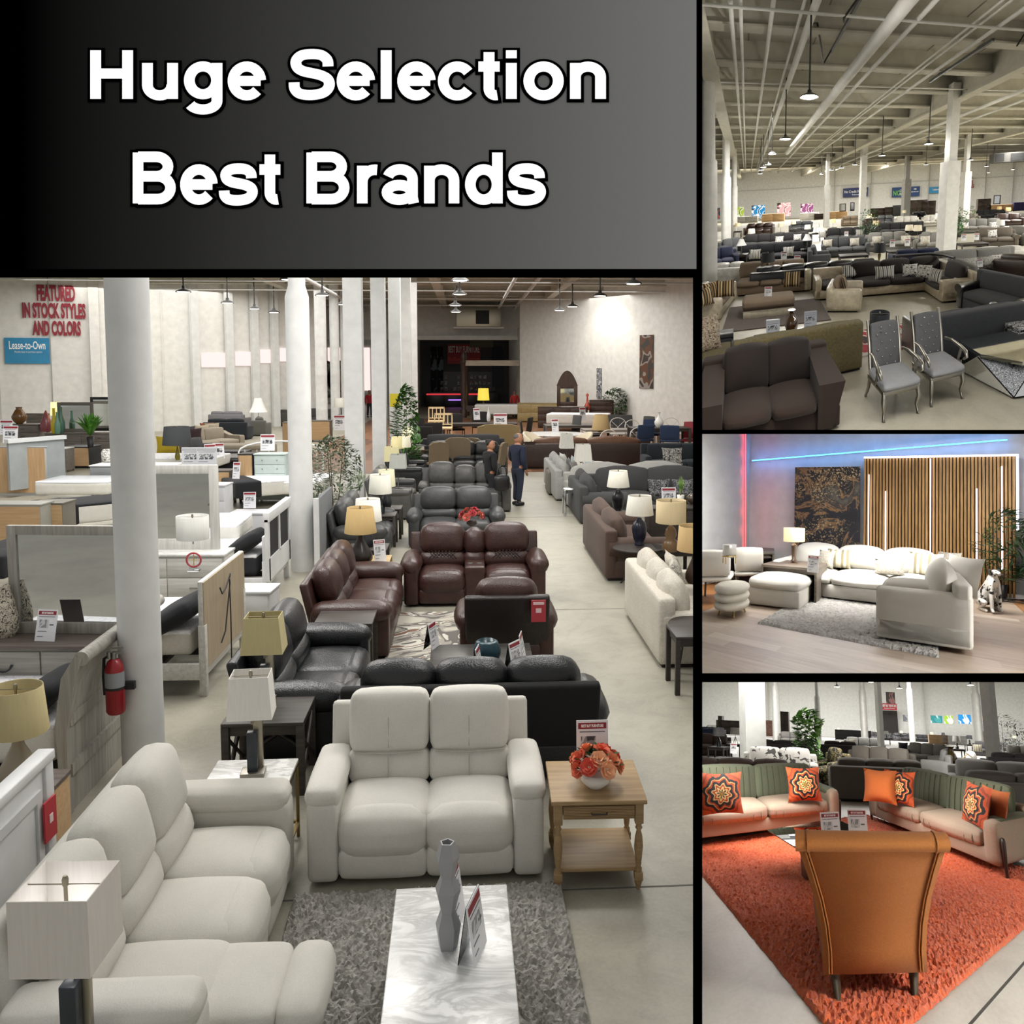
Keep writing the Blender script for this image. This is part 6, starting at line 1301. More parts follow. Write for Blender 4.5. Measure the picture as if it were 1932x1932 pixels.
T = Thing(2, 'air_unit', 'boxy grey heater hanging under the showroom ceiling at the right', 'air unit', (13.959, 5.908)[0], 34, (13.977, 5.649)[1])
T.part('housing', MB().box(-1.7, 1.7, -.6, .6, 0, .9), mat('plain', '#54534f')); T.part('grille', MB().box(-1.6, -.8, -.63, -.6, .1, .8).box(-.2, 1.4, -.63, -.6, .1, .8), mat('plain', '#151515')); T.part('hanger', MB().cyl(-1.5, 0, .9, 2.6, .04).cyl(1.5, 0, .9, 2.6, .04), mat('plain', '#2a2a2a'))
T = Thing(2, 'air_unit', 'small grey air unit at the far wall top, near the left row of pendants', 'air unit', (-13.51, 7.785)[0], 50, (-13.503, 7.292)[1]); T.part('housing', MB().box(-.5, .5, -.4, .4, 0, 1.4), mat('plain', '#8f8f8b')); T.part('hanger', MB().cyl(0, 0, 1.4, 2.4, .05), mat('plain', '#8f8f8b'))

# near furniture
sued = mat('fabric', '#27170c', 60.0, .16); sued2 = mat('fabric', '#1c1008', 60.0, .14)
sofa(2, -1.129, 4.035, 20.6, 'chocolate brown suede loveseat with flared arms, nearest at the left', sued, 1.72, .95, .98, 2, 'flare', .3, .66, cush_m=sued2, seat_m=sued, name='loveseat', lod=6, back_puff=.05, back_r=.03)
olive = mat('fabric', '#6a5f3c', 30.0, .22)
sofa(2, -1.013, 5.278, 204.6, 'olive gold tweed sofa turned backwards behind the brown loveseat', olive, 2.1, .8, .86, 2, 'box', .16, .62, arm_m=mat('leather', '#1a1b1f'), back='tight', lod=4)
sofa(2, -2.464, 4.958, 112, 'olive tweed armchair with black curved arms cut by the left frame', olive, 1.3, .9, .8, 1, 'roll', .2, .62, arm_m=mat('leather', '#15161a'), lod=4, name='armchair', cat='chair')
pais = mat('blotch', ('#6a5240', '#d0c4ae', '#8a7058', '#c4b79f'), 18.0)
pillow(2, -2.595, 5.266, .5, 40, 'upper paisley pillow at the left frame', pais, .5, .5); pillow(2, -2.467, 5.042, .45, 40, 'lower paisley pillow at the left frame', pais, .5, .5)
table(2, -1.159, 5.716, 23, 'low slate grey coffee table with amber vase', mat('plain', '#4a4c50', .25), 1.35, .7, .45, .05, 'panel', name='coffee_table')
vase(2, -1.213, 5.787, .45, 'dark amber glass vase on the slate coffee table', mat('plain', '#4a3016', .12), VASE, 1.25)
card(2, -1.517, 5.628, .45, 15, 'clear sign holder left of the amber vase', .24, .34, -6, header='#b9bbc2', paper='#c9ccd6', tent=True); card(2, -0.902, 6.053, .45, 15, 'clear sign holder right of the amber vase', .24, .34, -6, header='#b9bbc2', paper='#c9ccd6', tent=True)
def armchair(px, label):
    T = Thing(2, 'dining_armchair', label, 'chair', *px, 0, 23, 'silver armchairs with tufted grey backs'); sil = mat('metal', '#a9a59a', .35); vel = mat('fabric', '#8b8b8d', 90.0, .1); velb = mat('fabric', '#5f5f61', 90.0, .1)
    T.part('seat', MB().pil(0, -.02, .45, .54, .5, .11, .045, .02, 6), vel)
    T.part('seat_frame', MB().box(-.27, .27, -.25, .24, .34, .41, .01), sil)
    X = AT(0, .22, .44, RX(-10))
    bk = T.part('backrest', MB().pil(0, 0, .34, .42, .07, .66, .03, .015, 6, X), velb)
    T.part('button', *[MB()][:0]) if False else None
    bt = MB()
    for r in range(6):
        for c in range(3 if r % 2 == 0 else 2):
            bx = (c - (1 if r % 2 == 0 else .5)) * .13; bt.pil(bx, -.052, .09 + r * .105, .018, .012, .018, .006, 0, 2, X)
    T.part('crystal_buttons', bt, mat('metal', '#e2e2e6', .1), bk)
    for q in (-1, 1):
        T.part('back_post', MB().tube([(q * .235, .0, -.05), (q * .235, -.005, .35), (q * .235, .03, .72)], .026, 8, X), sil)
        T.part('arm', MB().tube([(q * .25, .19, .72), (q * .27, .06, .735), (q * .3, -.1, .7), (q * .31, -.2, .66), (q * .3, -.24, .6), (q * .28, -.2, .55)], [.02, .022, .026, .028, .024, .016], 8).tube([(q * .3, -.12, .69), (q * .285, -.1, .55), (q * .29, -.06, .4)], [.02, .016, .02], 8), sil)
        T.part('leg', MB().tube([(q * .24, -.22, .38), (q * .255, -.245, .26), (q * .235, -.225, .12), (q * .25, -.25, .02), (q * .25, -.26, 0)], [.032, .034, .022, .018, .024], 8), sil)
        T.part('leg', MB().tube([(q * .23, .22, .38), (q * .235, .26, .18), (q * .24, .34, 0)], [.026, .022, .018], 8), sil)
armchair((0.494, 4.408), 'silver armchair with tufted grey back, left one with a yellow flower behind it')
armchair((1.151, 4.749), 'silver armchair with tufted grey back, right one beside the crystal table')
charc = mat('fabric', '#36383c', 60.0, .15); blk2 = mat('leather', '#14161b', .28)
sofa(2, 1.936, 6.209, 201, 'charcoal tweed sofa with black leather ends turned backwards behind the silver armchairs', charc, 2.1, .85, .86, 2, 'box', .17, .64, arm_m=blk2, back='tight', lod=4)
sofa(2, 3.229, 7.949, -58, 'charcoal loveseat with wavy stitched back and black arms, facing left', charc, 1.75, .9, .9, 1, 'roll', .2, .62, arm_m=blk2, back='tight', lod=4, name='loveseat')
cry = mat('blotch', ('#4a4d52', '#a9adb3', '#77797f', '#d8dade'), 90.0, .2); mirr = mat('mirror')
T = Thing(2, 'crystal_coffee_table', 'mirrored coffee table with crushed crystal triangle sides', 'table', 2.426, 5.233, 0, 22, None, 1.12)
T.part('table_top', MB().prism([(-.62, -.05), (-.62, .4), (.62, .4), (.62, -.05), (.3, -.4), (-.3, -.4)], .4, .45, 2), mirr)
for nm, pts, mt in (('crystal_panel', [(-.62, .0, .4), (-.42, -.42, .03), (-.1, -.4, .4)], cry), ('mirror_panel', [(-.1, -.4, .4), (-.42, -.42, .03), (.35, -.5, .03)], mirr), ('crystal_panel', [(-.1, -.4, .4), (.35, -.5, .03), (.6, -.15, .4)], cry), ('mirror_panel', [(.6, -.15, .4), (.35, -.5, .03), (.62, .3, .03)], mirr), ('mirror_panel', [(-.62, .0, .4), (-.6, .4, .03), (-.42, -.42, .03)], mirr)):
    b = MB(); n_ = (Vector(pts[1]) - Vector(pts[0])).cross(Vector(pts[2]) - Vector(pts[0])).normalized() * .02; p2 = [Vector(p) + n_ for p in pts]
    b.add(pts + p2, [(0, 1, 2), (5, 4, 3), (0, 3, 4, 1), (1, 4, 5, 2), (2, 5, 3, 0)]); T.part(nm, b, mt)
T.part('base', MB().prism([(-.55, .38), (.55, .38), (.4, -.3), (-.35, -.3)], .02, .39, 2), mat('metal', '#8d8f92', .2))
redr = mat('blotch', ('#a11f2c', '#c8c4bc', '#7c1822', '#2a2626'), 2.5)
rug(2, 0.496, 6.57, 22, 'red and white rug behind the left silver armchair', redr, 1.8, 1.1); rug(2, 4.608, 10.261, 22, 'black white and red floral rug before the grey sectional', mat('blotch', ('#2a2a2c', '#b9b7b2', '#8f8e8a', '#a3242c'), 2.6), 1.6, 2.2)
lamp(2, 0.318, 4.954, .5, 'black drum lamp behind the left silver armchair', .65, 'drum', .3, .3, '#1c1f24', 'stick', '#1b1b1b', taper=1.0, bw=.2)
T = Thing(2, 'artificial_flower', 'small yellow flower peeking above the left silver armchair', 'flower', 0.287, 4.655, .95); b = MB(); leafset(b, [((0, 0, 0), (0, 0, .3))] * 14, .07, 2, .5); T.solo(b, mat('plain', '#d9c522'))
table(2, 2.849, 6.106, 22, 'black and white checker side table at the right edge', mat('blotch', ('#17181b', '#d5d5d5', '#17181b', '#c9c9c9'), 12.0), .6, .6, .55, .04, 'panel')
# cream and tan set
tan2 = mat('fabric', '#8c7a67', 70.0, .08); crl = mat('leather', '#c9bfa8', .4); strp = mat('stripes', ('#1d1712', '#b9a070', '#5a3d22', '#cdbb92', '#15110e', '#8a6a3c'), .035)
sofa(2, -2.737, 10.333, 12, 'tan sofa with cream leather arm behind the brown rug', tan2, 2.3, .95, .95, 3, 'box', .22, .72, arm_m=crl, base_m=tan2, back='tight', lod=4, arms=(0, 1))
sofa(2, -4.029, 8.493, 100, 'tan chaise with cream leather arms at the left frame', tan2, 1.9, 1.0, .62, 1, 'box', .2, .58, arm_m=crl, base_m=crl, back='tight', lod=4, name='chaise')
table(2, -2.316, 8.142, 17, 'cream leather plinth under the tan ottoman', crl, 1.25, .55, .22, .2, 'panel', name='plinth')
T = Thing(2, 'ottoman', 'long tufted tan ottoman on a cream plinth, with a price sign on it', 'ottoman', -2.316, 8.142, .22, 17); T.part('cushion', MB().pil(0, 0, .15, 1.28, .58, .26, .07, .02, 5), tan2); T.part('band', MB().box(-.63, .63, -.28, .28, 0, .05), mat('wood', '#3a2a20', '#4c382b', 0))
card(2, -2.297, 8.006, .49, 0, 'white price sign on the tan ottoman', .19, .27, -6)
sofa(2, -0.374, 8.642, -8 + 180 - 84, 'cream leather armchair with brown trim facing left', crl, 1.0, .9, .8, 1, 'box', .18, .6, cush_m=tan2, lod=4, name='armchair', cat='chair')
for px_, yw, lb in (((-3.73, 7.955), 60, 'striped pillow farthest left on the tan chaise'), ((-3.457, 8.076), 20, 'striped pillow beside the tan sofa back'), ((-1.885, 8.942), 5, 'striped pillow at the right end of the tan sofa'), ((-3.64, 7.395), 60, 'striped pillow cut by the left frame'), ((-0.351, 8.444), 90, 'striped pillow in the cream armchair')):
    pillow(2, *px_, .48, yw, lb, strp, .48, .46)
rug(2, -2.104, 8.134, 17, 'dark brown shag rug under the tan ottoman', mat('shag', '#40332c', '#6a574b'), 2.5, 1.8, .025)
dkb = mat('fabric', '#1f1614', 70.0, .14); crm3 = mat('leather', '#b9ab92', .45)
sectional(2, 2.62, 11.0, 13, 'dark brown and cream leather sectional with dark wood rail', dkb, 4.2, 2.1, .98, .9, .44, crm3, dkb, 3, 1, lod=4, arm_m=crm3, low=True)
T = Thing(2, 'corner_rail', 'curved dark rail over the back of the dark brown sectional', 'rail', 2.62, 11.0, 0, 13); T.part('rail', MB().tube([(-1.6, -.1, .98), (-.5, -.1, .98), (-.15, -.4, .98), (-.1, -1.0, .98)], .045, 8), mat('wood', '#17141a', '#2a252c', 0)); T.part('posts', MB().cyl(-1.4, -.1, .7, .98, .02).cyl(-.7, -.1, .7, .98, .02).cyl(-.1, -.8, .7, .98, .02), mat('metal', '#c9c9c9'))
flo = mat('blotch', ('#2a2a2c', '#e6e4e0', '#dcdad6', '#e8e6e2'), 18.0); bws = mat('stripes', ('#e3e1dc', '#26262a', '#d8d6d0', '#8a8885'), .03)
for px_, yw, m_, lb, w_ in (((0.735, 9.706), 13, bws, 'black and white striped pillow centred on the dark brown sectional', .62), ((-0.25, 9.939), 13, bws, 'black and white striped pillow at the left end of the dark brown sectional', .62), ((1.473, 9.898), 5, flo, 'white pillow with black sprigs in the corner of the dark sectional', .46), ((1.825, 9.723), -30, flo, 'white sprigged pillow turned sideways right of the corner', .46), ((2.021, 9.214), -60, bws, 'striped pillow on the short run of the dark sectional', .5)):
    pillow(2, *px_, .46, yw, lb, m_, w_, .4)
gtw = mat('fabric', '#7d7c78', 60.0, .12)
sofa(2, 4.015, 11.521, 12, 'grey fabric sofa of the grey and cream sectional at right', gtw, 2.9, 1.0, .92, 2, 'box', .22, .6, arm_m=crm3, base_m=gtw, back='tight', lod=4)
sofa(2, 2.816, 10.107, -78, 'grey fabric short run seen from behind with a dark wood tray arm', gtw, 1.9, .9, .85, 1, 'box', .2, .58, arm_m=crm3, lod=4)
zig = mat('blotch', ('#77756f', '#d0cdc6', '#8a8883', '#c2bfb8'), 26.0)
for px_, lb, m_, w_ in (((3.377, 10.754), 'grey chevron bolster at left on the grey sofa', zig, .7), ((4.018, 10.94), 'grey chevron bolster at right on the grey sofa', zig, .6), ((4.434, 11.197), 'black and white floral pillow at the right of the grey sofa', flo, .5), ((3.109, 9.529), 'black and white floral pillow on the short grey run', flo, .5), ((2.657, 10.881), 'pale grey pillow against the rail', zig, .5)):
    pillow(2, *px_, .46, 10, lb, m_, w_, .36)
card(2, 3.76, 10.797, .5, 8, 'price sign between the grey chevron bolsters', .18, .26, -8)
# the crowd of sofas behind
nb = mat('fabric', '#15161c'); nv2 = mat('fabric', '#1a2242'); gy = mat('fabric', '#4b4d50'); lgy = mat('fabric', '#85847f'); iv = mat('fabric', '#d8d5cd'); whl2 = mat('leather', '#dcdbd8', .4); brl = mat('leather', '#3c2b24', .4); bl = mat('leather', '#1a1b1e', .3); tp = mat('fabric', '#6d655b'); drk = mat('fabric', '#2c2b2c')
rows = (
 ((-1.462, 10.754), 4.243, 194, 'black leather sofa turned backwards behind the dark brown sectional', bl, 'cushion'),
 ((-4.551, 11.177), 1.402, 190, 'white leather sofa turned backwards right of the big round pillar', whl2, 'cushion'),
 ((-4.089, 15.125), 3.569, 8, 'black velvet sofa with patterned pillows behind the marbled lamp', nb, 'tight'),
 ((-6.258, 14.15), 1.486, 30, 'dark navy loveseat behind the white leather sofa', nv2, 'cushion'),
 ((-7.126, 17.872), 1.546, 60, 'charcoal loveseat with round arms behind the white lamp', gy, 'roll'),
 ((-5.161, 19.668), 4.29, 6, 'long charcoal sofa in the third row left', drk, 'cushion'),
 ((-0.797, 16.451), 2.374, 8, 'slate grey roll arm sofa with cream pillows centre left', gy, 'roll'),
 ((-1.789, 13.909), 1.184, 100, 'slate grey loveseat side on before the slate roll arm sofa', gy, 'box'),
 ((-0.549, 21.637), 3.788, 6, 'long black sofa in the fourth row centre', drk, 'cushion'),
 ((1.388, 17.828), 2.36, 4, 'light taupe sofa with lemon pillows left of the square pillar', lgy, 'roll'),
 ((3.426, 17.026), 1.419, -30, 'light taupe loveseat touching the square pillar', lgy, 'box'),
 ((2.081, 12.833), 1.97, 188, 'royal blue velvet sofa turned backwards left of the square pillar', nv2, 'cushion'),
 ((2.413, 24.149), 4.106, 2, 'tufted charcoal sofa behind the light taupe sofa', drk, 'tight'),
 ((0.871, 29.852), 1.686, 4, 'brown sofa beside the leafy tree behind the thin pillar', brl, 'cushion'),
 ((7.98, 24.139), 3.362, -6, 'long light grey sectional right of the square pillar', lgy, 'cushion'),
 ((6.955, 17.993), 1.958, -10, 'dark taupe loveseat with patterned pillows at right', tp, 'roll'),
 ((4.969, 12.746), 1.95, 186, 'ivory sofa turned backwards behind the grey sofa', iv, 'cushion'),
 ((8.092, 18.398), 1.186, -40, 'pale grey sofa end at the right edge', lgy, 'box'),
 ((4.943, 11.065), 0.797, 150, 'dark brown leather sofa end at the right edge', brl, 'cushion'),
 ((-9.207, 29.06), 2.706, 4, 'brown three seat recliner at the back left', brl, 'recline'),
 ((-5.484, 29.671), 2.196, 4, 'dark grey recliner sofa at the back centre', gy, 'recline'),
 ((2.231, 32.847), 1.838, -6, 'grey leather recliner trio beside the leafy tree', mat('leather', '#6a6b6d'), 'recline'),
 ((6.045, 36.056), 1.752, 4, 'black leather recliner sofa behind the cream sofas', bl, 'recline'),
 ((4.085, 30.684), 2.257, 4, 'cream sofa with patterned pillows before the black recliner', iv, 'cushion'),
 ((6.015, 30.281), 1.463, -4, 'cream loveseat left of the square pillar top row', iv, 'cushion'),
 ((-1.187, 34.47), 1.973, 4, 'beige recliner sofa behind the thin pillar', mat('fabric', '#94836f'), 'recline'),
 ((8.579, 32.275), 1.247, 4, 'grey loveseat with floral pillows between square and thin pillars', lgy, 'cushion'),
 ((13.009, 35.315), 3.072, 0, 'dark sofa row under the far right dressers', drk, 'cushion'),
 ((11.876, 28.288), 2.028, -6, 'brown sofa at the far right row', brl, 'cushion'),
 ((10.14, 31.925), 1.125, 0, 'taupe loveseat beside the thin right pillar', tp, 'cushion'),
 ((-10.149, 22.244), 1.555, 20, 'floral ivory loveseat beside the big round pillar', iv, 'cushion'))
for px_, w_, yw, lb, m_, st in rows:
    w_ = min(max(w_, 1.2), 5.0)
    if st == 'recline': recliner(2, *px_, yw, lb, m_, w_, .95, 1.02, max(2, int(w_ / .8)), lod=2, head=.4)
    else: sofa(2, *px_, yw, lb, m_, w_, .95, .95 if yw < 150 else .86, max(1, round(w_ / .85)), 'roll' if st == 'roll' else 'box', lod=3, back='tight' if st == 'tight' else 'cushion')
for px_, c, lb in (((-4.553, 13.749), 'z', 'zebra pillow at left on the black velvet sofa'), ((-3.19, 14.22), 'z', 'zebra pillow at right on the black velvet sofa'), ((-4.743, 18.705), 'f', 'tossed floral pillow on the long charcoal sofa'), ((-3.843, 19.522), 'f', 'black floral pillow at the right of the long charcoal sofa'), ((-1.674, 16.317), 'c', 'cream patterned pillow left on the slate roll arm sofa'), ((-0.335, 16.505), 'c', 'cream patterned pillow right on the slate roll arm sofa'), ((-2.471, 20.64), 'z', 'striped pillow on the long black sofa, left end'), ((-0.113, 20.872), 'z', 'striped pillow on the long black sofa, right end'), ((0.782, 16.928), 'c', 'cream pillow left on the light taupe sofa'), ((1.361, 16.852), 'g', 'grey pillow centred on the light taupe sofa'), ((2.211, 16.741), 'c', 'cream pillow right on the light taupe sofa'), ((3.073, 16.251), 'c', 'chevron pillow on the light taupe loveseat'), ((6.829, 22.794), 'f', 'floral pillow left on the long light grey sectional'), ((8.378, 22.188), 'f', 'floral pillow right on the long light grey sectional'), ((6.737, 17.828), 'f', 'dark floral pillow on the dark taupe loveseat')):
    pillow(2, *px_, .46, 5, lb, {'z': bws, 'f': flo, 'c': mat('blotch', ('#c9c4b8', '#a39d90', '#d4cfc4'), 14.0), 'g': mat('fabric', '#5c5b58')}[c], .5, .44)
shades = (((-5.407, 14.435), '#e6e6e4', 'empire', 'white bell lamp left of the zebra pillows', 0), ((-2.569, 15.491), '#dcdfe2', 'empire', 'white bell lamp behind the slate loveseat', 0), ((-2.955, 10.237), '#33363a', 'drum', 'dark marbled lamp with brass column at left', 0), ((0.634, 11.386), '#2c2e33', 'drum', 'dark marbled lamp with brass column at centre', 0), ((-6.824, 19.941), '#e0ded6', 'drum', 'white lamp before the brown three seat recliner', .1), ((-10.311, 26.651), '#e2d3ae', 'drum', 'warm lamp beside the green mattress poster', .2), ((-6.009, 24.083), '#cfc6b0', 'drum', 'beige lamp between the recliners', .1), ((-5.542, 26.426), '#dcd4c0', 'drum', 'cream lamp left of the dark grey recliner', .1), ((-3.518, 21.34), '#e2e2de', 'drum', 'white lamp before the dark grey recliner', .1), ((-3.144, 22.654), '#dedede', 'box', 'white box lamp right of the dark grey recliner', .1), ((-2.294, 26.294), '#ecd7a0', 'drum', 'glowing cream lamp beside the far round pillar', .4), ((0.938, 22.368), '#d9c7a0', 'drum', 'tan lamp on a tall stand right of the thin pillar', .1), ((2.539, 18.106), '#dcd3bc', 'drum', 'left one of two cream lamps over the tufted charcoal sofa', .1), ((2.918, 17.7), '#d8cfb6', 'drum', 'right one of two cream lamps over the tufted charcoal sofa', .1), ((0.7, 31.725), '#ecdfba', 'drum', 'warm lamp at the foot of the leafy tree', .3), ((4.407, 35.91), '#ecdfba', 'drum', 'warm lamp in front of the second thin pillar', .3), ((13.521, 34.619), '#d9bd86', 'drum', 'tan lamp left of a pair at far right', .2), ((13.228, 31.856), '#d9bd86', 'drum', 'tan lamp right of a pair at far right', .2), ((7.504, 18.93), '#e2e0da', 'drum', 'white lamp behind the dark taupe loveseat', .1))
for px_, c, sh_, lb, gl in shades:
    lamp(2, *px_, .6, lb, .7, sh_, .46, .3, c, 'stick' if 'marbled' not in lb else 'column', '#3a352c' if 'marbled' not in lb else '#9a8450', gl, bw=.2, n=10)
    table(2, *px_, 10, 'side table under the ' + lb, mat('wood', '#221c19', '#342c27', 0), .6, .55, .6, .03, 'straight', .05)
for px_, lb, h_, r_, n_ in (((5.461, 20.122), 'broad leaved green plant right of the square pillar', 1.5, .42, 160), ((0.426, 20.794), 'leafy ficus tree right of the first thin pillar', 2.2, .7, 220), ((6.233, 22.018), 'dark green tree before the right thin pillar', 1.9, .5, 140), ((7.814, 25.03), 'small green tree behind the right thin pillar', 1.9, .4, 100)):
    plant(2, *px_, lb, h_, r_, 0, 'bush', .2 if n_ != 160 else .3, n_, ('#1f4a1c', '#4a8a38'), '#2a2622', .2, .3, n_, z0=.25)
for px_, lb in (((-3.132, 13.165), 'white price sign before the zebra pillows'), ((-2.366, 12.098), 'clear sign on a glass table beside the slate loveseat'), ((-0.934, 20.434), 'white price sign on the long black sofa'), ((1.457, 15.63), 'left white sign on the table before the light taupe sofa'), ((2.148, 15.741), 'right white sign on the table before the light taupe sofa'), ((5.006, 16.801), 'white price sign right of the broad leaved plant'), ((5.648, 16.938), 'second white price sign right of the broad leaved plant')):
    card(2, *px_, .5, 0, lb, .24, .34, -5)
for px_, w_, lb in (((1.742, 14.608), 1.2, 'dark coffee table before the light taupe sofa'), ((5.162, 15.981), 1.3, 'dark side table with signs right of the broad leaved plant'), ((-0.313, 13.901), 1.2, 'glass topped coffee table before the slate roll arm sofa'), ((-3.112, 13.007), .9, 'black table under the price sign before the zebra pillows')):
    table(2, *px_, 10, lb, mat('wood', '#221c19', '#342c27', 0), w_, .6, .5)
dk2 = mat('wood', '#231b17', '#382c25', 0); pn = mat('wood', '#a9865c', '#c4a277', 0)
for (qx, qz), w_, h_, m_, lb in (((-12.565, 0.533), 3.2, 1.2, pn, 'light wood headboard row at the back left'), ((-16.574, 0.994), 3.4, 1.0, mat('paint', '#9a9a96'), 'grey headboard behind the green poster lamp'), ((-7.386, 0.68), 2.6, 1.1, mat('plain', '#e4e4e6'), 'white fireplace mantel under the purple poster'), ((-3.586, 0.806), 3.0, 1.1, pn, 'beige cabinets left of the thin pillar'), ((-5.768, 1.204), 1.8, .9, dk2, 'dark sideboard by the far round pillar'), ((7.336, 1.029), 2.6, 2.2, mat('wood', '#3a332c', '#554b41', 2), 'dark brown tall wardrobe right of the second thin pillar'), ((8.845, 0.533), 1.8, 2.0, dk2, 'black bookcase left of the square pillar'), ((4.532, 0.647), 3.0, 1.4, dk2, 'black dresser centre back'), ((15.91, 0.826), 1.7, 1.9, dk2, 'black tall panel at the far right'), ((18.394, 0.561), 3.2, 1.0, pn, 'golden wood dresser at the far right'), ((20.561, 0.668), 2.0, 1.2, mat('fabric', '#2a2450'), 'deep purple tufted headboard at the far right'), ((5.285, 1.073), 2.4, 1.6, gy, 'grey upholstered headboard centre back'), ((2.175, 1.057), 2.2, 1.3, dk2, 'dark dresser behind the leafy tree')):
    cabinet(2, qx, 46, 4, lb, m_, w_, .6, max(.8, h_), 2, 2, None, name='headboard' if 'headboard' in lb else 'cabinet', cat='headboard' if 'headboard' in lb else 'cabinet')
for (qx, qz), lb, w_, h_ in (((-2.693, 1.534), 'small framed mirror on the beige cabinets', .9, 1.1), ((-1.385, 1.396), 'dark narrow mirror left of the thin pillar', .6, 1.2), ((12.582, 1.076), 'dark framed mirror right of the square pillar', 1.0, 1.7), ((17.371, 1.123), 'dark mirror on the golden wood dresser', .9, 1.2)):
    mirror(2, qx, 45.4, 1.1, 4, lb, dk2, w_, h_, .1)

# ================================================================ 3. the lounge with neon tubes and the white sectional
w3 = mat('paint', '#c9cbce', .7); YN = -9.0
struct(3, 'floor_lounge', MB().box(-14, 14, -14, 14, -.05, 0), mat('planks', ('#8a7566', '#a3907f', '#b7a594', '#9a8675', '#c9bcae'), .12, .95, 0), 0, 5, 0, -14)
struct(3, 'floor_lounge_edge', MB().box(0, 1.6, -2.2, 1.2, 0, .004), mat('wood', '#8a5f3a', '#a8794c', 1), 2.72, 4.793, 0, -14)
struct(3, 'floor_lounge_corner', MB().box(-2.2, 0, -.5, 4, 0, .004), mat('wood', '#8a5a34', '#a3703f', 0), -2.29, 4.105, 0, -14)
wallrun(3, 'wall_lounge', (-2.793, 6.205), (3.609, 5.49), 0, 5, w3); wallrun(3, 'wall_lounge_left', (-3.506, 4.865), (-2.793, 6.205), 0, 5, w3)
struct(3, 'baseboard_lounge', MB().box(-1.2, 1.2, -.06, 0, 0, .1), mat('plain', '#dcdde0'), (2.98, 5.51, -0.005)[0], (2.98, 5.51, -0.005)[1], 0, -6.372)
def tubelight(a, b, c, label, r=.018, s=9, n2=None):
    T = Thing(3, 'neon_tube', label, 'light', *a); d = Vector(b) - Vector(a)
    T.solo(MB().tube([(0, 0, 0), d] if n2 is None else [(0, 0, 0), d, Vector(n2) - Vector(a)], r, 8), mat('emit', c, s)); return T
tubelight((-2.812, 6.062, 0.71), (-2.84, 6.011, 3.908), '#ff3a44', 'red neon tube standing upright in the lounge corner', .006, 6)
tubelight((-2.72, 6.147, 2.996), (2.894, 5.52, 3.361), '#3fa2ff', 'long blue neon tube slanting along the lounge wall top', .014, 7)
for i in range(6):
    for (px_a, c, e) in (((-2.816, 6.054, 1.197), (1, .08, .1), .45), ((-1.632, 6.025, 3.088), (.1, .35, 1), 1.1)):
        l = D.lights.new('neon_tube_light', 'POINT'); l.energy = e; l.color = c; l.shadow_soft_size = .05
        M_, O_ = HM[3]; a = Vector(px_a); f = i / 5
        e2 = Vector((-2.837, 6.015, 3.636)) if c[0] == 1 else Vector((2.718, 5.539, 3.355))
        o = D.objects.new('neon_tube_light', l); COL.objects.link(o); p = a.lerp(e2, f); p.y -= .05; o.location = M_ @ p + O_
# slatted oak wall panel with light strips
T = Thing(3, 'slat_panel', 'oak slatted wall panel with vertical light strips behind the white sectional', 'wall panel', (0.023, 5.84, 0.81)[0], (0.023, 5.84, 0.81)[1], 0, -6.372)
q0 = Vector((0.009, 5.842, 2.893)); q1 = Vector((3.019, 5.506, 3.094)); L_ = (Vector((q1.x, q1.y)) - Vector((q0.x, q0.y))).length; hp = (q0.z + q1.z) / 2
T.part('backing', MB().box(0, L_, -.03, .02, 0, hp), mat('plain', '#2a2018', .8))
slt = mat('wood', '#7d5c34', '#ad8650', 2); b = MB()
for i in range(44): b.box(i * L_ / 44, i * L_ / 44 + L_ / 44 * .66, -.06, -.03, .02, hp)
T.part('slats', b, slt)
led = mat('emit', '#f4f0ff', 4.0)
T.part('light_strip', MB().box(0, L_ + .03, -.08, -.05, hp, hp + .035), led); T.part('light_strip', MB().box(L_, L_ + .035, -.08, -.05, hp * .48, hp + .035), led)
for (a, bq) in (((0.106, 5.831, 2.613), (0.082, 5.834, 0.776)), ((0.47, 5.79, 2.225), (0.444, 5.793, 0.773)), ((1.396, 5.687, 2.96), (1.303, 5.697, 0.849)), ((2.287, 5.588, 2.302), (2.204, 5.597, 0.613)), ((2.746, 5.536, 2.777), (2.623, 5.55, 0.597))):
    xx = (Vector(a[:2]) - Vector((q0.x, q0.y))).length; T.part('light_strip', MB().box(xx, xx + .022, -.075, -.05, bq[2], a[2]), mat('emit', '#efe4f0', 3.0))
T = Thing(3, 'abstract_canvas', 'large dark canvas with gold speckles left of the slatted panel', 'painting', (-1.589, 6.02, 0.716)[0], (-1.589, 6.02, 0.716)[1], .1, -6.372)
def mk_canvas():
    t = NT('canvas'); v = t.coord(); n = t.noise(v, 1.3, 6, .62, 1.2); s_ = t.noise(v, 26, 2); bse = t.ramp(n, [(.4, lin('#14151d')), (.5, lin('#1d2029')), (.53, lin('#8a6a48')), (.56, lin('#2a2a30')), (.66, lin('#54534c'))])
    sp = t.ramp(s_, [(.56, (0, 0, 0)), (.6, (1, 1, 1))]); g = t.ramp(t.noise(v, 1.0, 3), [(.46, (0, 0, 0)), (.6, (1, 1, 1))]); m = t.mix(1.0, sp, g, 'MULTIPLY'); t.col(t.mix(m, bse, lin('#b39c78'))); t.set(Roughness=.5); return t.m
c0 = Vector((-1.615, 6.023, 2.766)); c1 = Vector((-0.087, 5.853, 2.843)); T.solo(MB().box(0, (Vector((c1.x, c1.y)) - Vector((c0.x, c0.y))).length, -.05, 0, 0, (c0.z + c1.z) / 2 - .1), mat('canvas'))
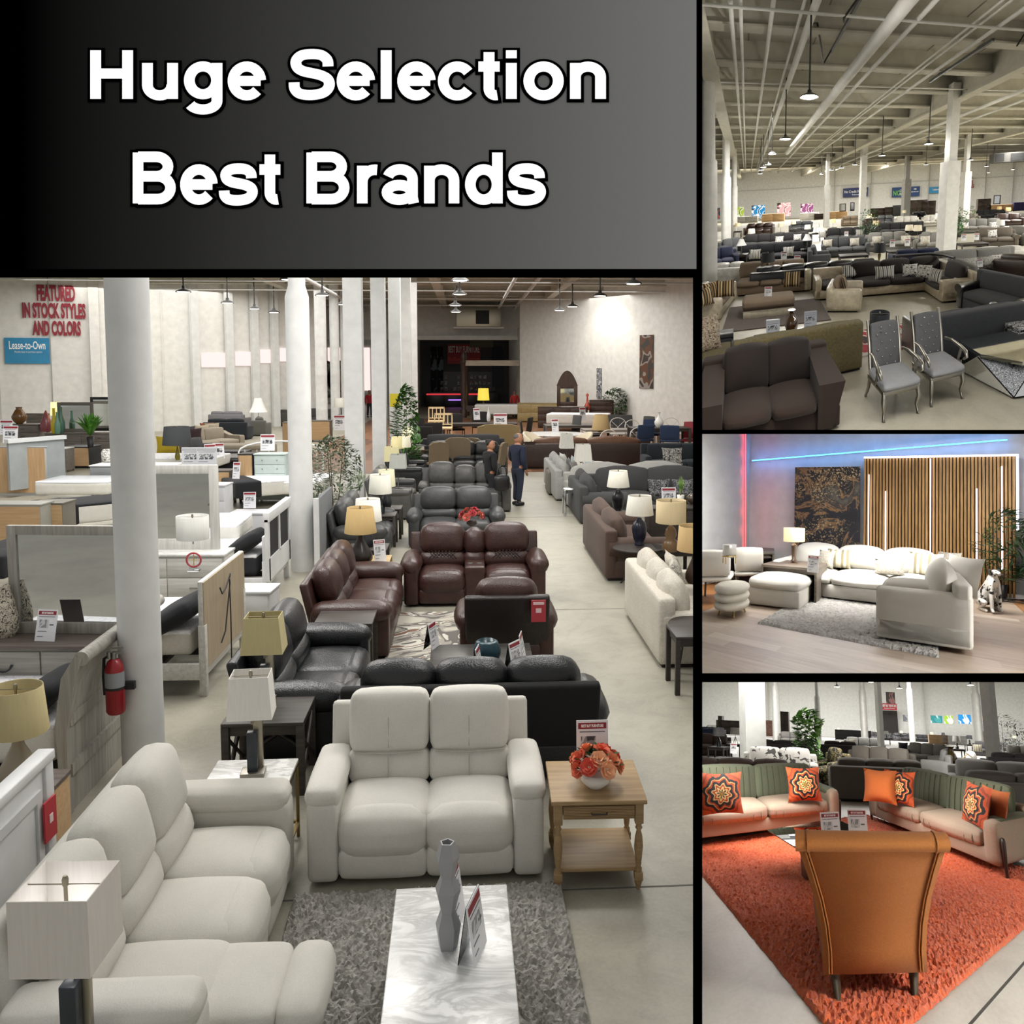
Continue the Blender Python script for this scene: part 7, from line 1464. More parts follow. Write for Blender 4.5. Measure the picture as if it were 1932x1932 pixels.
# furniture
wf = mat('fabric', '#d3d1cb', 140.0, .04)
sectional(3, 1.66, 5.3, -11, 'large white sectional sofa with deep cushions', wf, 3.25, 2.36, 1.06, .92, .46, wf, wf, 2, 1, .68, .17, 6, arm_m=wf, puff=.07, back_r=.12, base_h=.3, back_t=.26)
bei = mat('stripes', ('#cfc9ba', '#8d8468', '#d9d4c8', '#a39a80', '#c4bda9'), .05); leo = mat('blotch', ('#8f897c', '#d3cfc6', '#a8a396'), 60.0)
for px_, yw, lb, m_, w_, h_ in (((-0.477, 5.189), -5, 'beige striped pillow at the left end of the white sectional', bei, .5, .42), ((-0.752, 5.172), -30, 'grey leaf pillow at the far left of the white sectional', leo, .4, .38), ((0.482, 4.769), -12, 'speckled grey pillow lying on the middle seat', leo, .55, .3), ((1.121, 4.837), -25, 'large beige striped pillow near the right corner', bei, .62, .46), ((1.683, 5.392), -40, 'grey leaf pillow tucked in the right corner', leo, .5, .44), ((1.214, 4.167), -50, 'speckled pillow in front of the right corner', leo, .48, .4)):
    pillow(3, *px_, .5, yw, lb, m_, w_, h_)
pillow(3, 1.344, 3.82, .5, -66, 'big white back pillow on the right run of the sectional', wf, .66, .56, .26)
T = Thing(3, 'bolster', 'long white lumbar bolster lying on the right run of the sectional', 'pillow', 0.707, 3.551, .52, -12); T.solo(MB().pil(0, 0, .08, .82, .26, .2, .09, .03, 5), wf)
rug(3, -0.114, 3.882, -14, 'white and grey mottled shag rug in front of the white sectional', mat('shag', '#7d7a76', '#c9c7c4', 14.0), 2.3, 1.5, .03, shag=.02)
T = Thing(3, 'ottoman', 'white square ottoman pushed under the waterfall table', 'ottoman', -1.36, 4.494, 0, -9); T.part('base', MB().pil(0, 0, .17, .92, .86, .3, .03, 0, 3), wf); T.part('cushion', MB().pil(0, 0, .39, .92, .86, .2, .08, .04, 6), wf)
grw = mat('wood', '#5a5148', '#766b5f', 0)
table(3, -1.246, 4.78, -9, 'grey brown waterfall table bridging the white ottoman', grw, 1.05, .62, .64, .05, 'panel', name='coffee_table')
card(3, -0.78, 4.044, .64, -14, 'white and red price sign on the waterfall table', .19, .28, -8, True)
bcl = mat('fabric', '#d5d1c6', 60.0, .05)
T = Thing(3, 'tufted_stool', 'round white stool of three stacked rolls with gold feet', 'stool', -1.921, 3.728)
for k in range(3): T.part('roll', MB().lathe(0, 0, [(.2, .1 + k * .125), (.235, .13 + k * .125), (.245, .165 + k * .125), (.235, .2 + k * .125), (.2, .225 + k * .125)], 28), bcl)
for k in range(4): a = k * PI / 2 + .6; T.part('foot', MB().tube([(.15 * math.cos(a), .15 * math.sin(a), .11), (.19 * math.cos(a), .19 * math.sin(a), 0)], [.016, .01], 8), mat('metal', '#b0924e', .3))
T = Thing(3, 'hang_tag', 'pink tag hanging on the white tufted stool', 'tag', -2.045, 3.681, .2, 0); T.part('tag', MB().box(-.04, .04, -.01, 0, 0, .13), mat('plain', '#d37f8e')); T.part('band', MB().box(-.04, .04, -.012, 0, .13, .2), mat('plain', '#17171a'))
lw = mat('wood', '#4a423b', '#5f554c', 2)
for px_, yw, lb in (((-2.494, 4.297), 200, 'white upholstered dining chair nearest the left frame'), ((-2.153, 4.843), 200, 'white upholstered dining chair left of the ottoman'), ((-2.287, 6.146), 20, 'white dining chair across the grey table'), ((-3.394, 5.438), 20, 'white dining chair half hidden at the left frame')):
    chair(3, *px_, yw, lb, wf, lw, .5, .52, .92, .47, 'uph')
table(3, -2.833, 5.57, 20, 'grey wood dining table behind the white dining chairs', mat('wood', '#55504a', '#6d665e', 0), 1.7, .9, .76, .06, 'panel', name='dining_table')
T = Thing(3, 'rollup_banner', 'blue roll up banner reading lease to own with easy as 1-2-3', 'banner', -3.575, 5.83, 0, -12)
T.part('sheet', MB().box(-.42, .42, 0, .02, .05, 1.98), mat('plain', '#1f6db0', .4)); T.part('foot', MB().box(-.42, .42, -.1, .1, 0, .06), mat('metal', '#a5a5a5', .4))
for s_, size, zz in (('LEASE-TO-OWN', .11, 1.76), ('credit welcome', .1, 1.6), ('EASY AS 1-2-3', .1, .9), ('Apply for your lease', .055, .76), ('shop and checkout', .05, .58), ('make easy payments', .05, .42)): T.part('lettering', MB().text(s_, size, 0, -.004, zz, None, .003, .95, .001), mat('plain', '#eef3f7'))
T.part('white_stripe', MB().box(-.42, .3, -.004, 0, 1.2, 1.42), mat('plain', '#e3e8ee')); T.part('stripe_lettering', MB().text('PAYMENT NOW', .07, -.1, -.008, 1.26, None, .003, .9, .001), mat('plain', '#1d2a3a'))
T = Thing(3, 'carved_cabinet', 'dark carved cabinet with a finial behind the blue banner', 'cabinet', -3.969, 6.515, 0, -10)
T.part('body', MB().box(-.5, .5, -.2, .2, 0, 2.0, .01), mat('wood', '#231812', '#3a2920', 2)); T.part('crown', MB().box(-.58, .58, -.26, .22, 2.0, 2.12, .02), mat('wood', '#231812', '#3a2920', 0)); T.part('finial', MB().lathe(.3, -.1, [(.1, 2.12), (.11, 2.18), (.05, 2.24), (.11, 2.32), (.08, 2.42), (.05, 2.46), (.08, 2.52), (.02, 2.58)], 14), mat('wood', '#2a1c14', '#3f2c20', 2))
lamp(3, -3.403, 6.379, .8, 'olive green lamp between the blue banner and the wall corner', .75, 'drum', .42, .28, '#7d7448', 'bottle', '#4a8a7c', n=14); table(3, -3.403, 6.379, -10, 'small stand under the olive green lamp', lw, .4, .4, .8)
T = Thing(3, 'gold_stand', 'white pot on a gold stand at the end of the grey dining table', 'pot', -2.051, 3.871, .76); T.part('pot', MB().lathe(0, 0, [(.07, .1), (.1, .14), (.1, .3), (.09, .3)], 18), mat('plain', '#dedcd6', .3)); T.part('stand', MB().tube([(.1 * math.cos(a), .1 * math.sin(a), .12) for a in [i * PI / 6 for i in range(12)]], .008, 6, None, True).cyl(.1, 0, 0, .14, .008).cyl(-.1, 0, 0, .14, .008).cyl(0, -.1, 0, .14, .008), mat('metal', '#b8944a', .3))
lamp(3, -1.291, 4.842, .62, 'lit beige drum lamp with rustic wood column on the round table', .72, 'drum', .4, .27, '#dcc49a', 'column', '#5a4636', .55, taper=1.0, bw=.2)
round_table(3, -1.911, 6.557, 'round rustic wood side table left of the white sectional', mat('wood', '#6a4a32', '#8a6646', 0), .36, .62, legs=3)
T = Thing(3, 'globe_floor_lamp', 'chrome floor lamp with three lit globes before the dark canvas', 'lamp', -1.134, 6.754)
T.part('base', MB().cyl(0, 0, 0, .03, .13, None, 20), mat('metal', '#c9c9cc', .15)); T.part('pole', MB().cyl(-.06, 0, .02, 1.5, .011).cyl(.07, 0, .02, 1.35, .008), mat('metal', '#c9c9cc', .15))
for k, (xx, zz) in enumerate(((.02, 1.4), (.03, 1.21), (.03, 1.01))): T.part('globe', MB().pil(xx, 0, zz, .17, .14, .13, .06, .01, 4), mat('emit', '#fffaf2', 5.0))
T = Thing(3, 'arc_floor_lamp', 'floor lamp with three white drum shades on arms before the slatted panel', 'lamp', 2.618, 6.217); chm = mat('metal', '#8a8478', .3)
T.part('pole', MB().cyl(0, 0, 0, 1.1, .014).cyl(.05, 0, 0, .9, .012), chm)
for k, (ex, ez) in enumerate(((-.52, 1.62), (-.5, 1.2), (-.05, .82))):
    T.part('arm', MB().tube([(0, 0, 1.0 - .15 * k), (ex * .4, 0, 1.1 + (ez - 1.1) * .55), (ex, 0, ez + .28)], .008, 6), chm)
    T.part('lamp_shade', MB().lathe(ex, 0, [(.19, ez), (.19, ez + .25), (.184, ez + .25), (.184, ez)], 24, None, False), mat('shade', '#e9e6e2', .5))
    T.part('bulb', MB().lathe(ex, 0, [(.0, ez + .06), (.04, ez + .1), (.0, ez + .16)], 12), mat('emit', '#fff6e6', 5.0))
plant(3, -1.869, 6.705, 'bamboo palm with narrow leaves left of the dark canvas', 1.72, .46, 0, 'bush', .22, 420, ('#1d2c1a', '#3f5a34'), '#2a2622', .15, .25, 11, z0=.18, aspect=.16, stems=5, name='bamboo_palm')
plant(3, 2.75, 5.494, 'tall bamboo palm in a black pot right of the slatted panel', 1.8, .48, 0, 'bush', .22, 520, ('#1f4422', '#47804a'), '#141414', .13, .3, 12, z0=.22, aspect=.16, stems=5, name='bamboo_palm')
# sitting dalmatian statue
T = Thing(3, 'dog_statue', 'sitting white dog statue with black spots beside the tall palm', 'statue', 2.147, 4.631, 0, 18, None, 1.04)
J = [(0, .1, .16, .12), (0, .05, .32, .115), (0, -.03, .48, .105), (0, -.06, .6, .065), (0, -.09, .68, .07), (0, -.17, .665, .04), (0, -.21, .655, .032),
     (.07, -.09, .44, .045), (.075, -.11, .24, .034), (.075, -.12, .05, .03), (.078, -.17, .025, .028), (-.07, -.09, .44, .045), (-.075, -.11, .24, .034), (-.075, -.12, .05, .03), (-.078, -.17, .025, .028),
     (.13, .09, .14, .075), (.14, -.06, .16, .05), (.13, .08, .03, .035), (.13, -.09, .025, .03), (-.13, .09, .14, .075), (-.14, -.06, .16, .05), (-.13, .08, .03, .035), (-.13, -.09, .025, .03), (0, .22, .05, .025), (.12, .28, .02, .016)]
Ed = [(0, 1), (1, 2), (2, 3), (3, 4), (4, 5), (5, 6), (2, 7), (7, 8), (8, 9), (9, 10), (2, 11), (11, 12), (12, 13), (13, 14), (0, 15), (15, 16), (16, 17), (17, 18), (0, 19), (19, 20), (20, 21), (21, 22), (0, 23), (23, 24)]
T.part('body', skinned(J, Ed, 2), mat('blotch', ('#17171a', '#d9d7d2', '#d9d7d2', '#dedcd8', '#d9d7d2'), 13.0, .25, .0))
for q in (-1, 1): T.part('ear', MB().pil(0, 0, 0, .03, .06, .11, .014, 0, 3, AT(q * .075, -.08, .67, RY(q * 12))), mat('plain', '#1a1a1c', .3))
T.part('nose', MB().pil(0, -.245, .66, .03, .025, .022, .01, 0, 3), mat('plain', '#0f0f10', .25)); T.part('eyes', MB().pil(-.03, -.15, .7, .014, .014, .014, .006, 0, 2).pil(.03, -.15, .7, .014, .014, .014, .006, 0, 2), mat('plain', '#0f0f10', .2))
T = Thing(3, 'cable_bundle', 'tangle of black cables on the floor at the wall right of the palm', 'cable', 2.85, 5.238); T.solo(MB().tube([(0.35 * math.cos(a * .9) * (1 - a * .03), .12 * math.sin(a * 1.3), .015 + .02 * math.sin(a * 2) ** 2) for a in [i * .4 for i in range(40)]], .008, 6), mat('plain', '#151515'))

# ================================================================ 4. the orange rug corner
c4 = mat('concrete', '#b3b0a6'); w4 = mat('paint', '#dcdddb', .65)
struct(4, 'floor_corner', MB().box(-60, 60, 1.2, 60, -.05, 0), c4)
struct(4, 'trim_floor_joint', MB().box(0, .014, -4, 4, 0, .002), mat('plain', '#3a3934', .9), 0.818, 2.304, 0, -44)
struct(4, 'trim_floor_joint_long', MB().box(0, .012, -6, 6, 0, .002), mat('plain', '#45443e', .9), 0.108, 1.836, 0, 46)
struct(4, 'wall_back_corner', MB().box(-60, 60, 46, 46.4, -2, 14), w4)
for i, px_ in enumerate(((-13.507, 45.9), (0.058, 45.9), (8.66, 45.9))):
    struct(4, 'trim_wall_seam_%d' % (i + 1), MB().box(-.08, .08, -.1, 0, 0, 12), mat('plain', '#b4b4b0'), px_[0], px_[1])
for px_, r_, sq in (((-3.13, 9), .29, True), ((-7.02, 26), .33, False), ((-4.682, 34), .3, False), ((0.106, 27), .3, False), ((0.881, 17), .13, True), ((3.654, 25), .22, False), ((9.136, 27), .33, False), ((5.611, 15), .22, True)):
    struct(4, 'pillar', (MB().box(-r_, r_, -r_, r_, 0, 9) if sq else MB().lathe(0, 0, [(r_, 0), (r_, 4.6), (r_ * .7, 4.8), (r_ * .7, 9)], 24)), w4, px_[0], px_[1], 0, 38 if sq else 0)
ory = mat('shag', '#d24606', '#ff7a1c', 30.0)
rug(4, -.08, 3.78, 44.5, 'large orange shag rug between the two green sofas', ory, 3.05, 3.05, .035, shag=.014, seed=5)
# orange accent chair, seen from behind
och = mat('fabric', '#9c5f2c', 90.0, .07); och2 = mat('fabric', '#a86a33', 90.0, .07); ol = mat('wood', '#3a3222', '#4c4330', 2)
T = Thing(4, 'accent_chair', 'burnt orange accent chair turned backwards on the orange rug', 'chair', -.06, 2.28, 0, 191.5)
def backshape(y0, y1):
    zs = [(.17, .3), (.3, .298), (.45, .31), (.6, .335), (.75, .372), (.88, .41), (.95, .425)]; v = []; f = []
    for (z, w) in zs:
        lean = .12 * ((z - .17) / .78) ** 1.6
        for (x, y) in ((-w, y0 + lean), (w, y0 + lean), (w, y1 + lean), (-w, y1 + lean)): v.append((x, y, z))
    n = len(zs)
    for i in range(n - 1):
        for j in range(4): a = i * 4; f.append((a + j, a + (j + 1) % 4, a + 4 + (j + 1) % 4, a + 4 + j))
    f += [(3, 2, 1, 0), (n * 4 - 4, n * 4 - 3, n * 4 - 2, n * 4 - 1)]; return v, f
bk = T.part('backrest', MB().add(*backshape(.19, .3), True), och)
T.part('top_roll', MB().cyl(0, 0, -.43, .43, .055, None, 18, AT(0, .39, .935, RY(90))), och2, bk)
for q in (-1, 1): T.part('end_cap', MB().cyl(0, 0, -.008, .008, .06, None, 18, AT(q * .36, .39, .935, RY(90))), och2, bk)
for q in (-1, 1):
    for k, o_ in enumerate((.03, .045)): T.part('piping', MB().tube([(q * (w - o_), .303 + .12 * ((z - .17) / .78) ** 1.6, z) for z, w in ((.18, .3), (.3, .298), (.45, .31), (.6, .335), (.75, .372), (.9, .412))], .005, 6), och2, bk)
T.part('seat', MB().pil(0, -.08, .36, .62, .58, .18, .05, .02, 5), och); T.part('seat_frame', MB().box(-.3, .3, -.34, .22, .16, .3, .02), och)
for q in (-1, 1):
    T.part('leg', MB().tube([(q * .235, .24, .18), (q * .222, .27, 0)], [.032, .02], 10), ol); T.part('leg', MB().tube([(q * .25, -.3, .18), (q * .25, -.32, 0)], [.03, .018], 10), ol)
# the two green and beige sofas
grn = mat('fabric', '#5d6450', 90.0, .08); bge = mat('fabric', '#9d8c7a', 90.0, .06); lgd = mat('wood', '#231812', '#35251c', 2)
def channel_sofa(px, yaw, label, w=2.25):
    T = Thing(4, 'sofa', label, 'sofa', *px, 0, yaw); d = .95; aw = .2
    T.part('base', MB().box(-w / 2 + .03, w / 2 - .03, -d / 2 + .04, d / 2 - .04, .13, .3, .02), bge)
    T.part('backrest', MB().pil(0, d / 2 - .12, .42, w - .1, .18, .56, .05, 0, 4), bge)
    cw = (w - 2 * aw) / 2
    for i in range(2):
        cx = -w / 2 + aw + cw * (i + .5)
        s = T.part('seat_cushion', MB().pil(cx, -.12, .37, cw - .012, d - .26, .19, .06, .03, 6), bge)
        g = MB()
        for k in range(1, 9): xx = cx - cw / 2 + k * cw / 9; g.tube([(xx, -d / 2 + .06, .45), (xx, -d / 2 + .005, .41), (xx, -d / 2 - .012, .36), (xx, -d / 2 + .005, .3)], .004, 5)
        T.part('seat_seams', g, mat('fabric', '#857565', 90.0, .06), s)
        X = AT(cx, .14, .43, RX(-12)); c = T.part('back_cushion', MB().pil(0, 0, .24, cw + .02, .17, .52, .07, .025, 6, X), grn); g = MB()
        for k in range(1, 10): xx = -cw / 2 + k * cw / 10; g.tube([(xx, -.098, .02), (xx, -.112, .24), (xx, -.098, .46), (xx, 0, .505)], .004, 5, X)
        T.part('back_seams', g, mat('fabric', '#4a5140', 90.0, .06), c)
    for q in (-1, 1):
        a = T.part('arm', MB().pil(q * (w / 2 - aw / 2), -.01, .37, aw, d - .04, .5, .08, 0, 6), bge)
        T.part('arm_top', MB().pil(q * (w / 2 - aw / 2 - .012), .02, .57, aw - .01, d - .12, .12, .06, 0, 5), grn, a)
        for yy in (-d / 2 + .1, d / 2 - .1): T.part('leg', MB().lathe(0, 0, [(.014, 0), (.026, .25), (.028, .4), (.02, .44), (.004, .45)], 12, AT(q * (w / 2 + .012), yy, 0, RX(3 if yy < 0 else -3))), lgd)
        T.part('button', MB().cyl(0, 0, -.006, .006, .014, None, 12, AT(q * (w / 2 + .002), .1, .4, RY(90))), lgd, a)
    return T
channel_sofa((-1.58, 4.72), 35, 'green and beige channel tufted sofa at the left behind the orange rug')
channel_sofa((1.05, 4.9), -53, 'green and beige channel tufted sofa at the right behind the orange rug')
def mk_medallion():
    t = NT('medallion'); v = t.coord((1, 1, 1)); sp = t.new('ShaderNodeSeparateXYZ'); t.link(v, sp.inputs[0])
    def mth(op, a, b=None):
        n = t.new('ShaderNodeMath', operation=op)
        for i, q in enumerate((a, b)):
            if q is None: continue
            if isinstance(q, (int, float)): n.inputs[i].default_value = q
            else: t.link(q, n.inputs[i])
        return n.outputs[0]
    x = sp.outputs[0]; z = mth('SUBTRACT', sp.outputs[2], .25); r = mth('SQRT', mth('ADD', mth('MULTIPLY', x, x), mth('MULTIPLY', z, z))); a = mth('ARCTAN2', z, x)
    w = mth('MULTIPLY', mth('SINE', mth('MULTIPLY', a, 8.0)), .016); w2_ = mth('MULTIPLY', mth('SUBTRACT', t.noise(v, 16, 2), .5), .05)
    k = mth('MULTIPLY', mth('ADD', mth('ADD', r, w), w2_), 2.6)
    t.col(t.ramp(k, [(0, lin('#b58a3c')), (.05, lin('#1a1714')), (.1, lin('#d8bd7c')), (.17, lin('#a8401c')), (.23, lin('#d2b070')), (.27, lin('#17161c')), (.36, lin('#b4481f')), (.41, lin('#c9a466')), (.44, lin('#1b1a20')), (.52, lin('#b34a20')), (.6, lin('#8c3a1c')), (.66, lin('#b9542a'))], 'CONSTANT')); t.set(Roughness=.9); return t.m
med = mat('medallion'); orp = mat('fabric', '#b5602a')
def medallion(px, yaw, label, **k):
    T = pillow(4, *px, .47, yaw, label, med, .5, .5, **k)
for px_, yw, lb in (((-1.695, 3.739), 30, 'orange medallion pillow at the left end of the left green sofa'), ((-0.865, 4.64), 25, 'orange medallion pillow at the right end of the left green sofa'), ((0.441, 4.881), -30, 'orange medallion pillow at the left end of the right green sofa'), ((1.22, 4.062), -75, 'orange medallion pillow leaning at the right end of the right green sofa')):
    medallion(px_, yw, lb)
pillow(4, 0.185, 4.872, .47, -15, 'plain orange pillow behind the medallion pillow on the right green sofa', orp, .5, .5); pillow(4, 1.42, 4.097, .45, -75, 'orange and olive pillow leaning against the right arm', orp, .5, .48)
T = Thing(4, 'glass_coffee_table', 'square glass coffee table with a dark base behind the orange chair', 'table', -0.442, 3.51, 0, 43)
T.part('table_top', MB().box(-.46, .46, -.46, .46, .4, .412, .003), mat('glass', '#cfdcd6', .0)); T.part('base', MB().box(-.2, .2, -.2, .2, .0, .05, .01).box(-.05, .05, -.3, .3, .05, .39).box(-.3, .3, -.05, .05, .05, .39), mat('plain', '#3a302a', .4))
card(4, -0.366, 3.308, .41, 24, 'tilted price sign with a sofa picture, left one on the glass table', .2, .29, -10, True); card(4, -0.101, 3.415, .41, 14, 'price sign with red header, right one on the glass table', .2, .31, -10, True)
# sofas and lamps behind
dg4 = mat('fabric', '#5a544d'); lg4 = mat('fabric', '#8b8b89'); ch4 = mat('fabric', '#3c3b3d'); mg4 = mat('fabric', '#696764'); sp4 = mat('blotch', ('#4a4846', '#cfcdc8', '#d6d4cf', '#d2d0cb'), 6.0); br4 = mat('fabric', '#564740'); nv4 = mat('fabric', '#232a40')
rows4 = (((0.28, 7.454), 2.2, 188, 'dark taupe sofa turned backwards right of the rubber plant', dg4, 'cushion'), ((0.405, 10.231), 2.2, -18, 'dark taupe tufted sofa with yellow dotted pillows', dg4, 'cushion'), ((-2.424, 6.035), 2.3, 196, 'brown cushioned sofa turned backwards at the left frame', br4, 'cushion'), ((-2.11, 7.992), 1.9, 10, 'white sofa with big grey dots behind the rubber plant', sp4, 'cushion'), ((-0.932, 8.936), .8, -30, 'black patterned armchair right of the rubber plant', mat('blotch', ('#26241f', '#8a7d54', '#2f2c26'), 9.0), 'cushion'), ((-3.265, 13.261), 2.8, 184, 'slate sofa turned backwards left of the rubber plant', ch4, 'cushion'), ((2.708, 14.926), 2.2, -40, 'light grey sofa with navy pillows', lg4, 'cushion'), ((2.469, 11.302), 1.6, -110, 'light grey sofa end seen from its side', lg4, 'box'), ((2.758, 7.246), 2.0, -15, 'grey tweed sofa at the right frame, farther', mg4, 'cushion'), ((2.596, 6.264), 2.0, 176, 'grey tweed sofa turned backwards at the right frame', mg4, 'cushion'), ((5.117, 12.185), 1.8, 180, 'charcoal sofa turned backwards at the right frame', ch4, 'cushion'), ((8.42, 22.69), 2.4, -20, 'charcoal sofa with striped pillows right of the amber urn', ch4, 'cushion'), ((0.027, 19.28), 2.4, 4, 'light grey sofa with leaf pillows centre', lg4, 'cushion'), ((-1.07, 14.845), 1.8, 184, 'dark slate sofa end right of the rubber plant', ch4, 'cushion'), ((-5.716, 25.033), 1.8, 8, 'grey sofa with a silver pillow left of the rubber plant', mg4, 'cushion'), ((2.175, 43), 3.4, 2, 'long charcoal sofa in the far centre', ch4, 'cushion'), ((6.556, 43), 4.2, 2, 'black tufted sofa behind the white lamp', mat('fabric', '#2a2a2e'), 'tight'), ((-16.061, 33.525), 2.6, 186, 'navy sofa turned backwards at the far left', nv4, 'cushion'), ((-6.92, 14.434), 1.6, 20, 'brown chair at the far left under a grey lamp', br4, 'cushion'), ((-20.209, 43), 3.0, 0, 'grey sofa at the far left back row', mg4, 'cushion'), ((-1.923, 43), 3.6, 4, 'grey leather recliner row beyond the rubber plant', mat('leather', '#55565a'), 'recline'), ((1.898, 43), 3.0, 4, 'dark leather recliner row at the far centre', mat('leather', '#3a3a3e'), 'recline'), ((5.287, 43), 3.0, 4, 'dark grey recliner row under the red sign', mat('leather', '#434347'), 'recline'), ((10.877, 43), 3.2, 0, 'brown sofa row at the far right centre', br4, 'cushion'), ((8.118, 18.011), 1.6, -10, 'pale sofa at the far right by the tree', lg4, 'cushion'))
for px_, w_, yw, lb, m_, st in rows4:
    if st == 'recline': recliner(4, *px_, yw, lb, m_, w_, .95, 1.05, 3, lod=2, head=.4)
    else: sofa(4, *px_, yw, lb, m_, w_, .95, .95 if yw < 150 else .88, max(1, round(w_ / .85)), 'box', lod=3, back='tight' if st == 'tight' else 'cushion')
dots = mat('blotch', ('#1f1e1a', '#b8a04a', '#26241f', '#c9c4b0'), 16.0)
for px_, lb, m_, w_ in (((0.42, 11.18), 'yellow dotted pillow at left on the dark taupe tufted sofa', dots, .5), ((1.012, 10.952), 'yellow dotted pillow at right on the dark taupe tufted sofa', dots, .5), ((1.963, 16.855), 'navy pillow at left on the light grey sofa', mat('fabric', '#1c2236'), .5), ((2.738, 16.204), 'navy pillow at right on the light grey sofa', mat('fabric', '#1c2236'), .46), ((-0.678, 18.336), 'leaf pillow at left on the centre light grey sofa', leo, .5), ((0.221, 19.513), 'leaf pillow at right on the centre light grey sofa', leo, .5), ((6.349, 19.147), 'striped pillow on the charcoal sofa right of the urn', bei, .5)):
    pillow(4, *px_, .46, -15, lb, m_, w_, .44)
plant(4, -1.542, 9.029, 'tall rubber plant with broad glossy leaves between the sofas', 1.98, .44, 0, 'bush', .18, 1000, ('#234a17', '#6a9a36'), '#2a2622', .17, .28, 21, z0=.12, aspect=.55, stems=3, name='rubber_plant', prof=lambda t: (.8 if t < .75 else 1.0 - (t - .75) * 2.4))
T = Thing(4, 'amber_urn', 'large amber glass urn with curled iron handle at right', 'vase', 2.757, 10.878, .0, 0)
T.part('stand', MB().cyl(0, 0, 0, .55, .2, None, 16), mat('wood', '#1f1916', '#332a25', 0)); T.part('body', MB().lathe(0, 0, [(.1, .55), (.17, .6), (.19, .72), (.15, .84), (.09, .92), (.085, 1.02), (.13, 1.06), (.15, 1.08)], 24), mat('plain', '#3f3418', .12)); T.part('handle', MB().tube([(-.1, 0, 1.04), (-.19, 0, 1.0), (-.2, 0, .88), (-.14, 0, .8)], .01, 6), mat('plain', '#151310', .4))
T = Thing(4, 'desk_lamp', 'brass jointed desk lamp with a white bowl shade behind the amber urn', 'lamp', 2.416, 8.351, .62, 0)
T.part('arm', MB().tube([(-.1, 0, 0), (-.12, 0, .2), (.12, 0, .42)], .01, 6), mat('metal', '#b89a5a', .3)); T.part('lamp_shade', MB().lathe(0, 0, [(.03, .1), (.12, .04), (.15, -.04)], 18, AT(.2, 0, .38, RY(40)), False), mat('plain', '#dcdad4', .4)); T.part('base', MB().cyl(-.1, 0, 0, .02, .08), mat('metal', '#b89a5a', .3))
table(4, 3.482, 12.036, 0, 'dark table under the brass desk lamp', mat('wood', '#1f1916', '#332a25', 0), .8, .6, .62)
for px_, c, sh_, lb, bs, gl in (((-5.482, 13.535), '#d5d3cb', 'drum', 'off white lamp on a dark table before the left pillar', 'tripod', 0), ((-5.326, 11.588), '#77767a', 'drum', 'grey pleated lamp with glass base at the far left', 'bottle', 0), ((-3.209, 43), '#d9cdaa', 'drum', 'cream lamp right of the rubber plant top', 'bell', .1), ((1.849, 43), '#e2d8bc', 'drum', 'cream lamp left of the white lamp at centre', 'bell', .1), ((2.192, 31.409), '#e2e2e0', 'drum', 'white drum lamp at the centre', 'bottle', 0), ((5.02, 18.342), '#dedede', 'drum', 'white drum lamp with crystal base above the amber urn', 'gourd', 0), ((7.924, 25.536), '#43454a', 'drum', 'dark ruffled lamp beside the white crystal lamp', 'gourd', 0), ((14.621, 43), '#e9d9a8', 'drum', 'glowing cream lamp before the right pillar', 'stick', .4), ((-11.521, 43), '#e6e4de', 'drum', 'white lamp left of the rubber plant', 'stick', .1), ((4.932, 43), '#d8ccb0', 'drum', 'small cream lamp in the far centre row', 'stick', .1), ((8.738, 43), '#cfc0a0', 'drum', 'tan lamp under the blue poster', 'stick', .1), ((10.177, 43), '#2c2c30', 'drum', 'black lamp with brass stem under the blue poster', 'stick', 0), ((18.808, 43), '#ecdfb4', 'drum', 'cream lamp at the far right by the tree', 'stick', .3), ((-0.2, 43), '#e4e2da', 'drum', 'pale lamp in the far centre row', 'stick', .1)):
    lamp(4, *px_, .62, lb, .7, sh_, .44, .3, c, bs, '#3a352c', gl, bw=.2, n=12)
    table(4, *px_, 0, 'table under the ' + lb, mat('wood', '#221c19', '#342c27', 0), .62, .58, .62, .03, 'straight', .05)
card(4, -4.364, 10.597, .5, 5, 'white price sign on the dark table before the left pillar', .22, .34, -6); table(4, -3.7, 9.291, 5, 'long dark table before the left pillar', mat('wood', '#1d1715', '#2e2622', 0), 1.3, .6, .5)
dk4 = mat('wood', '#2a211c', '#42362e', 0)
for (qx, qz), w_, h_, m_, lb, nm in (((-15.15, 0.796), 3.6, 1.7, dk4, 'dark brown media cabinet behind the left pillar', 'cabinet'), ((-16.48, 0.86), .5, 2.2, dk4, 'narrow black tower shelf at the far left', 'cabinet'), ((-8.924, 1.432), 1.1, 3.0, dk4, 'tall dark carved cabinet left of the rubber plant', 'cabinet'), ((-10.969, 1.549), 2.4, 1.9, mat('blotch', ('#c99a8c', '#d9b3a5', '#c08d80'), 5.0), 'pink tufted headboard at the far left', 'headboard'), ((-1.13, 2.187), 4.0, 1.2, mat('fabric', '#4a4b50'), 'grey headboard row beyond the recliners', 'headboard'), ((9.691, 2.366), 2.6, 1.1, mat('plain', '#e4e4e6'), 'white mantel under the bright blue poster', 'mantel'), ((8.047, 2.174), 2.0, 1.1, mat('wood', '#b3906a', '#cba987', 0), 'light wood cabinet under the green poster', 'cabinet'), ((12.536, 2.728), .9, 1.7, mat('wood', '#b3906a', '#cba987', 2), 'small arched wood board beside the blue poster', 'board')):
    cabinet(4, qx, 36.5, 0, lb, m_, w_, .6, h_, 2, 2, None, name=nm, cat=nm)
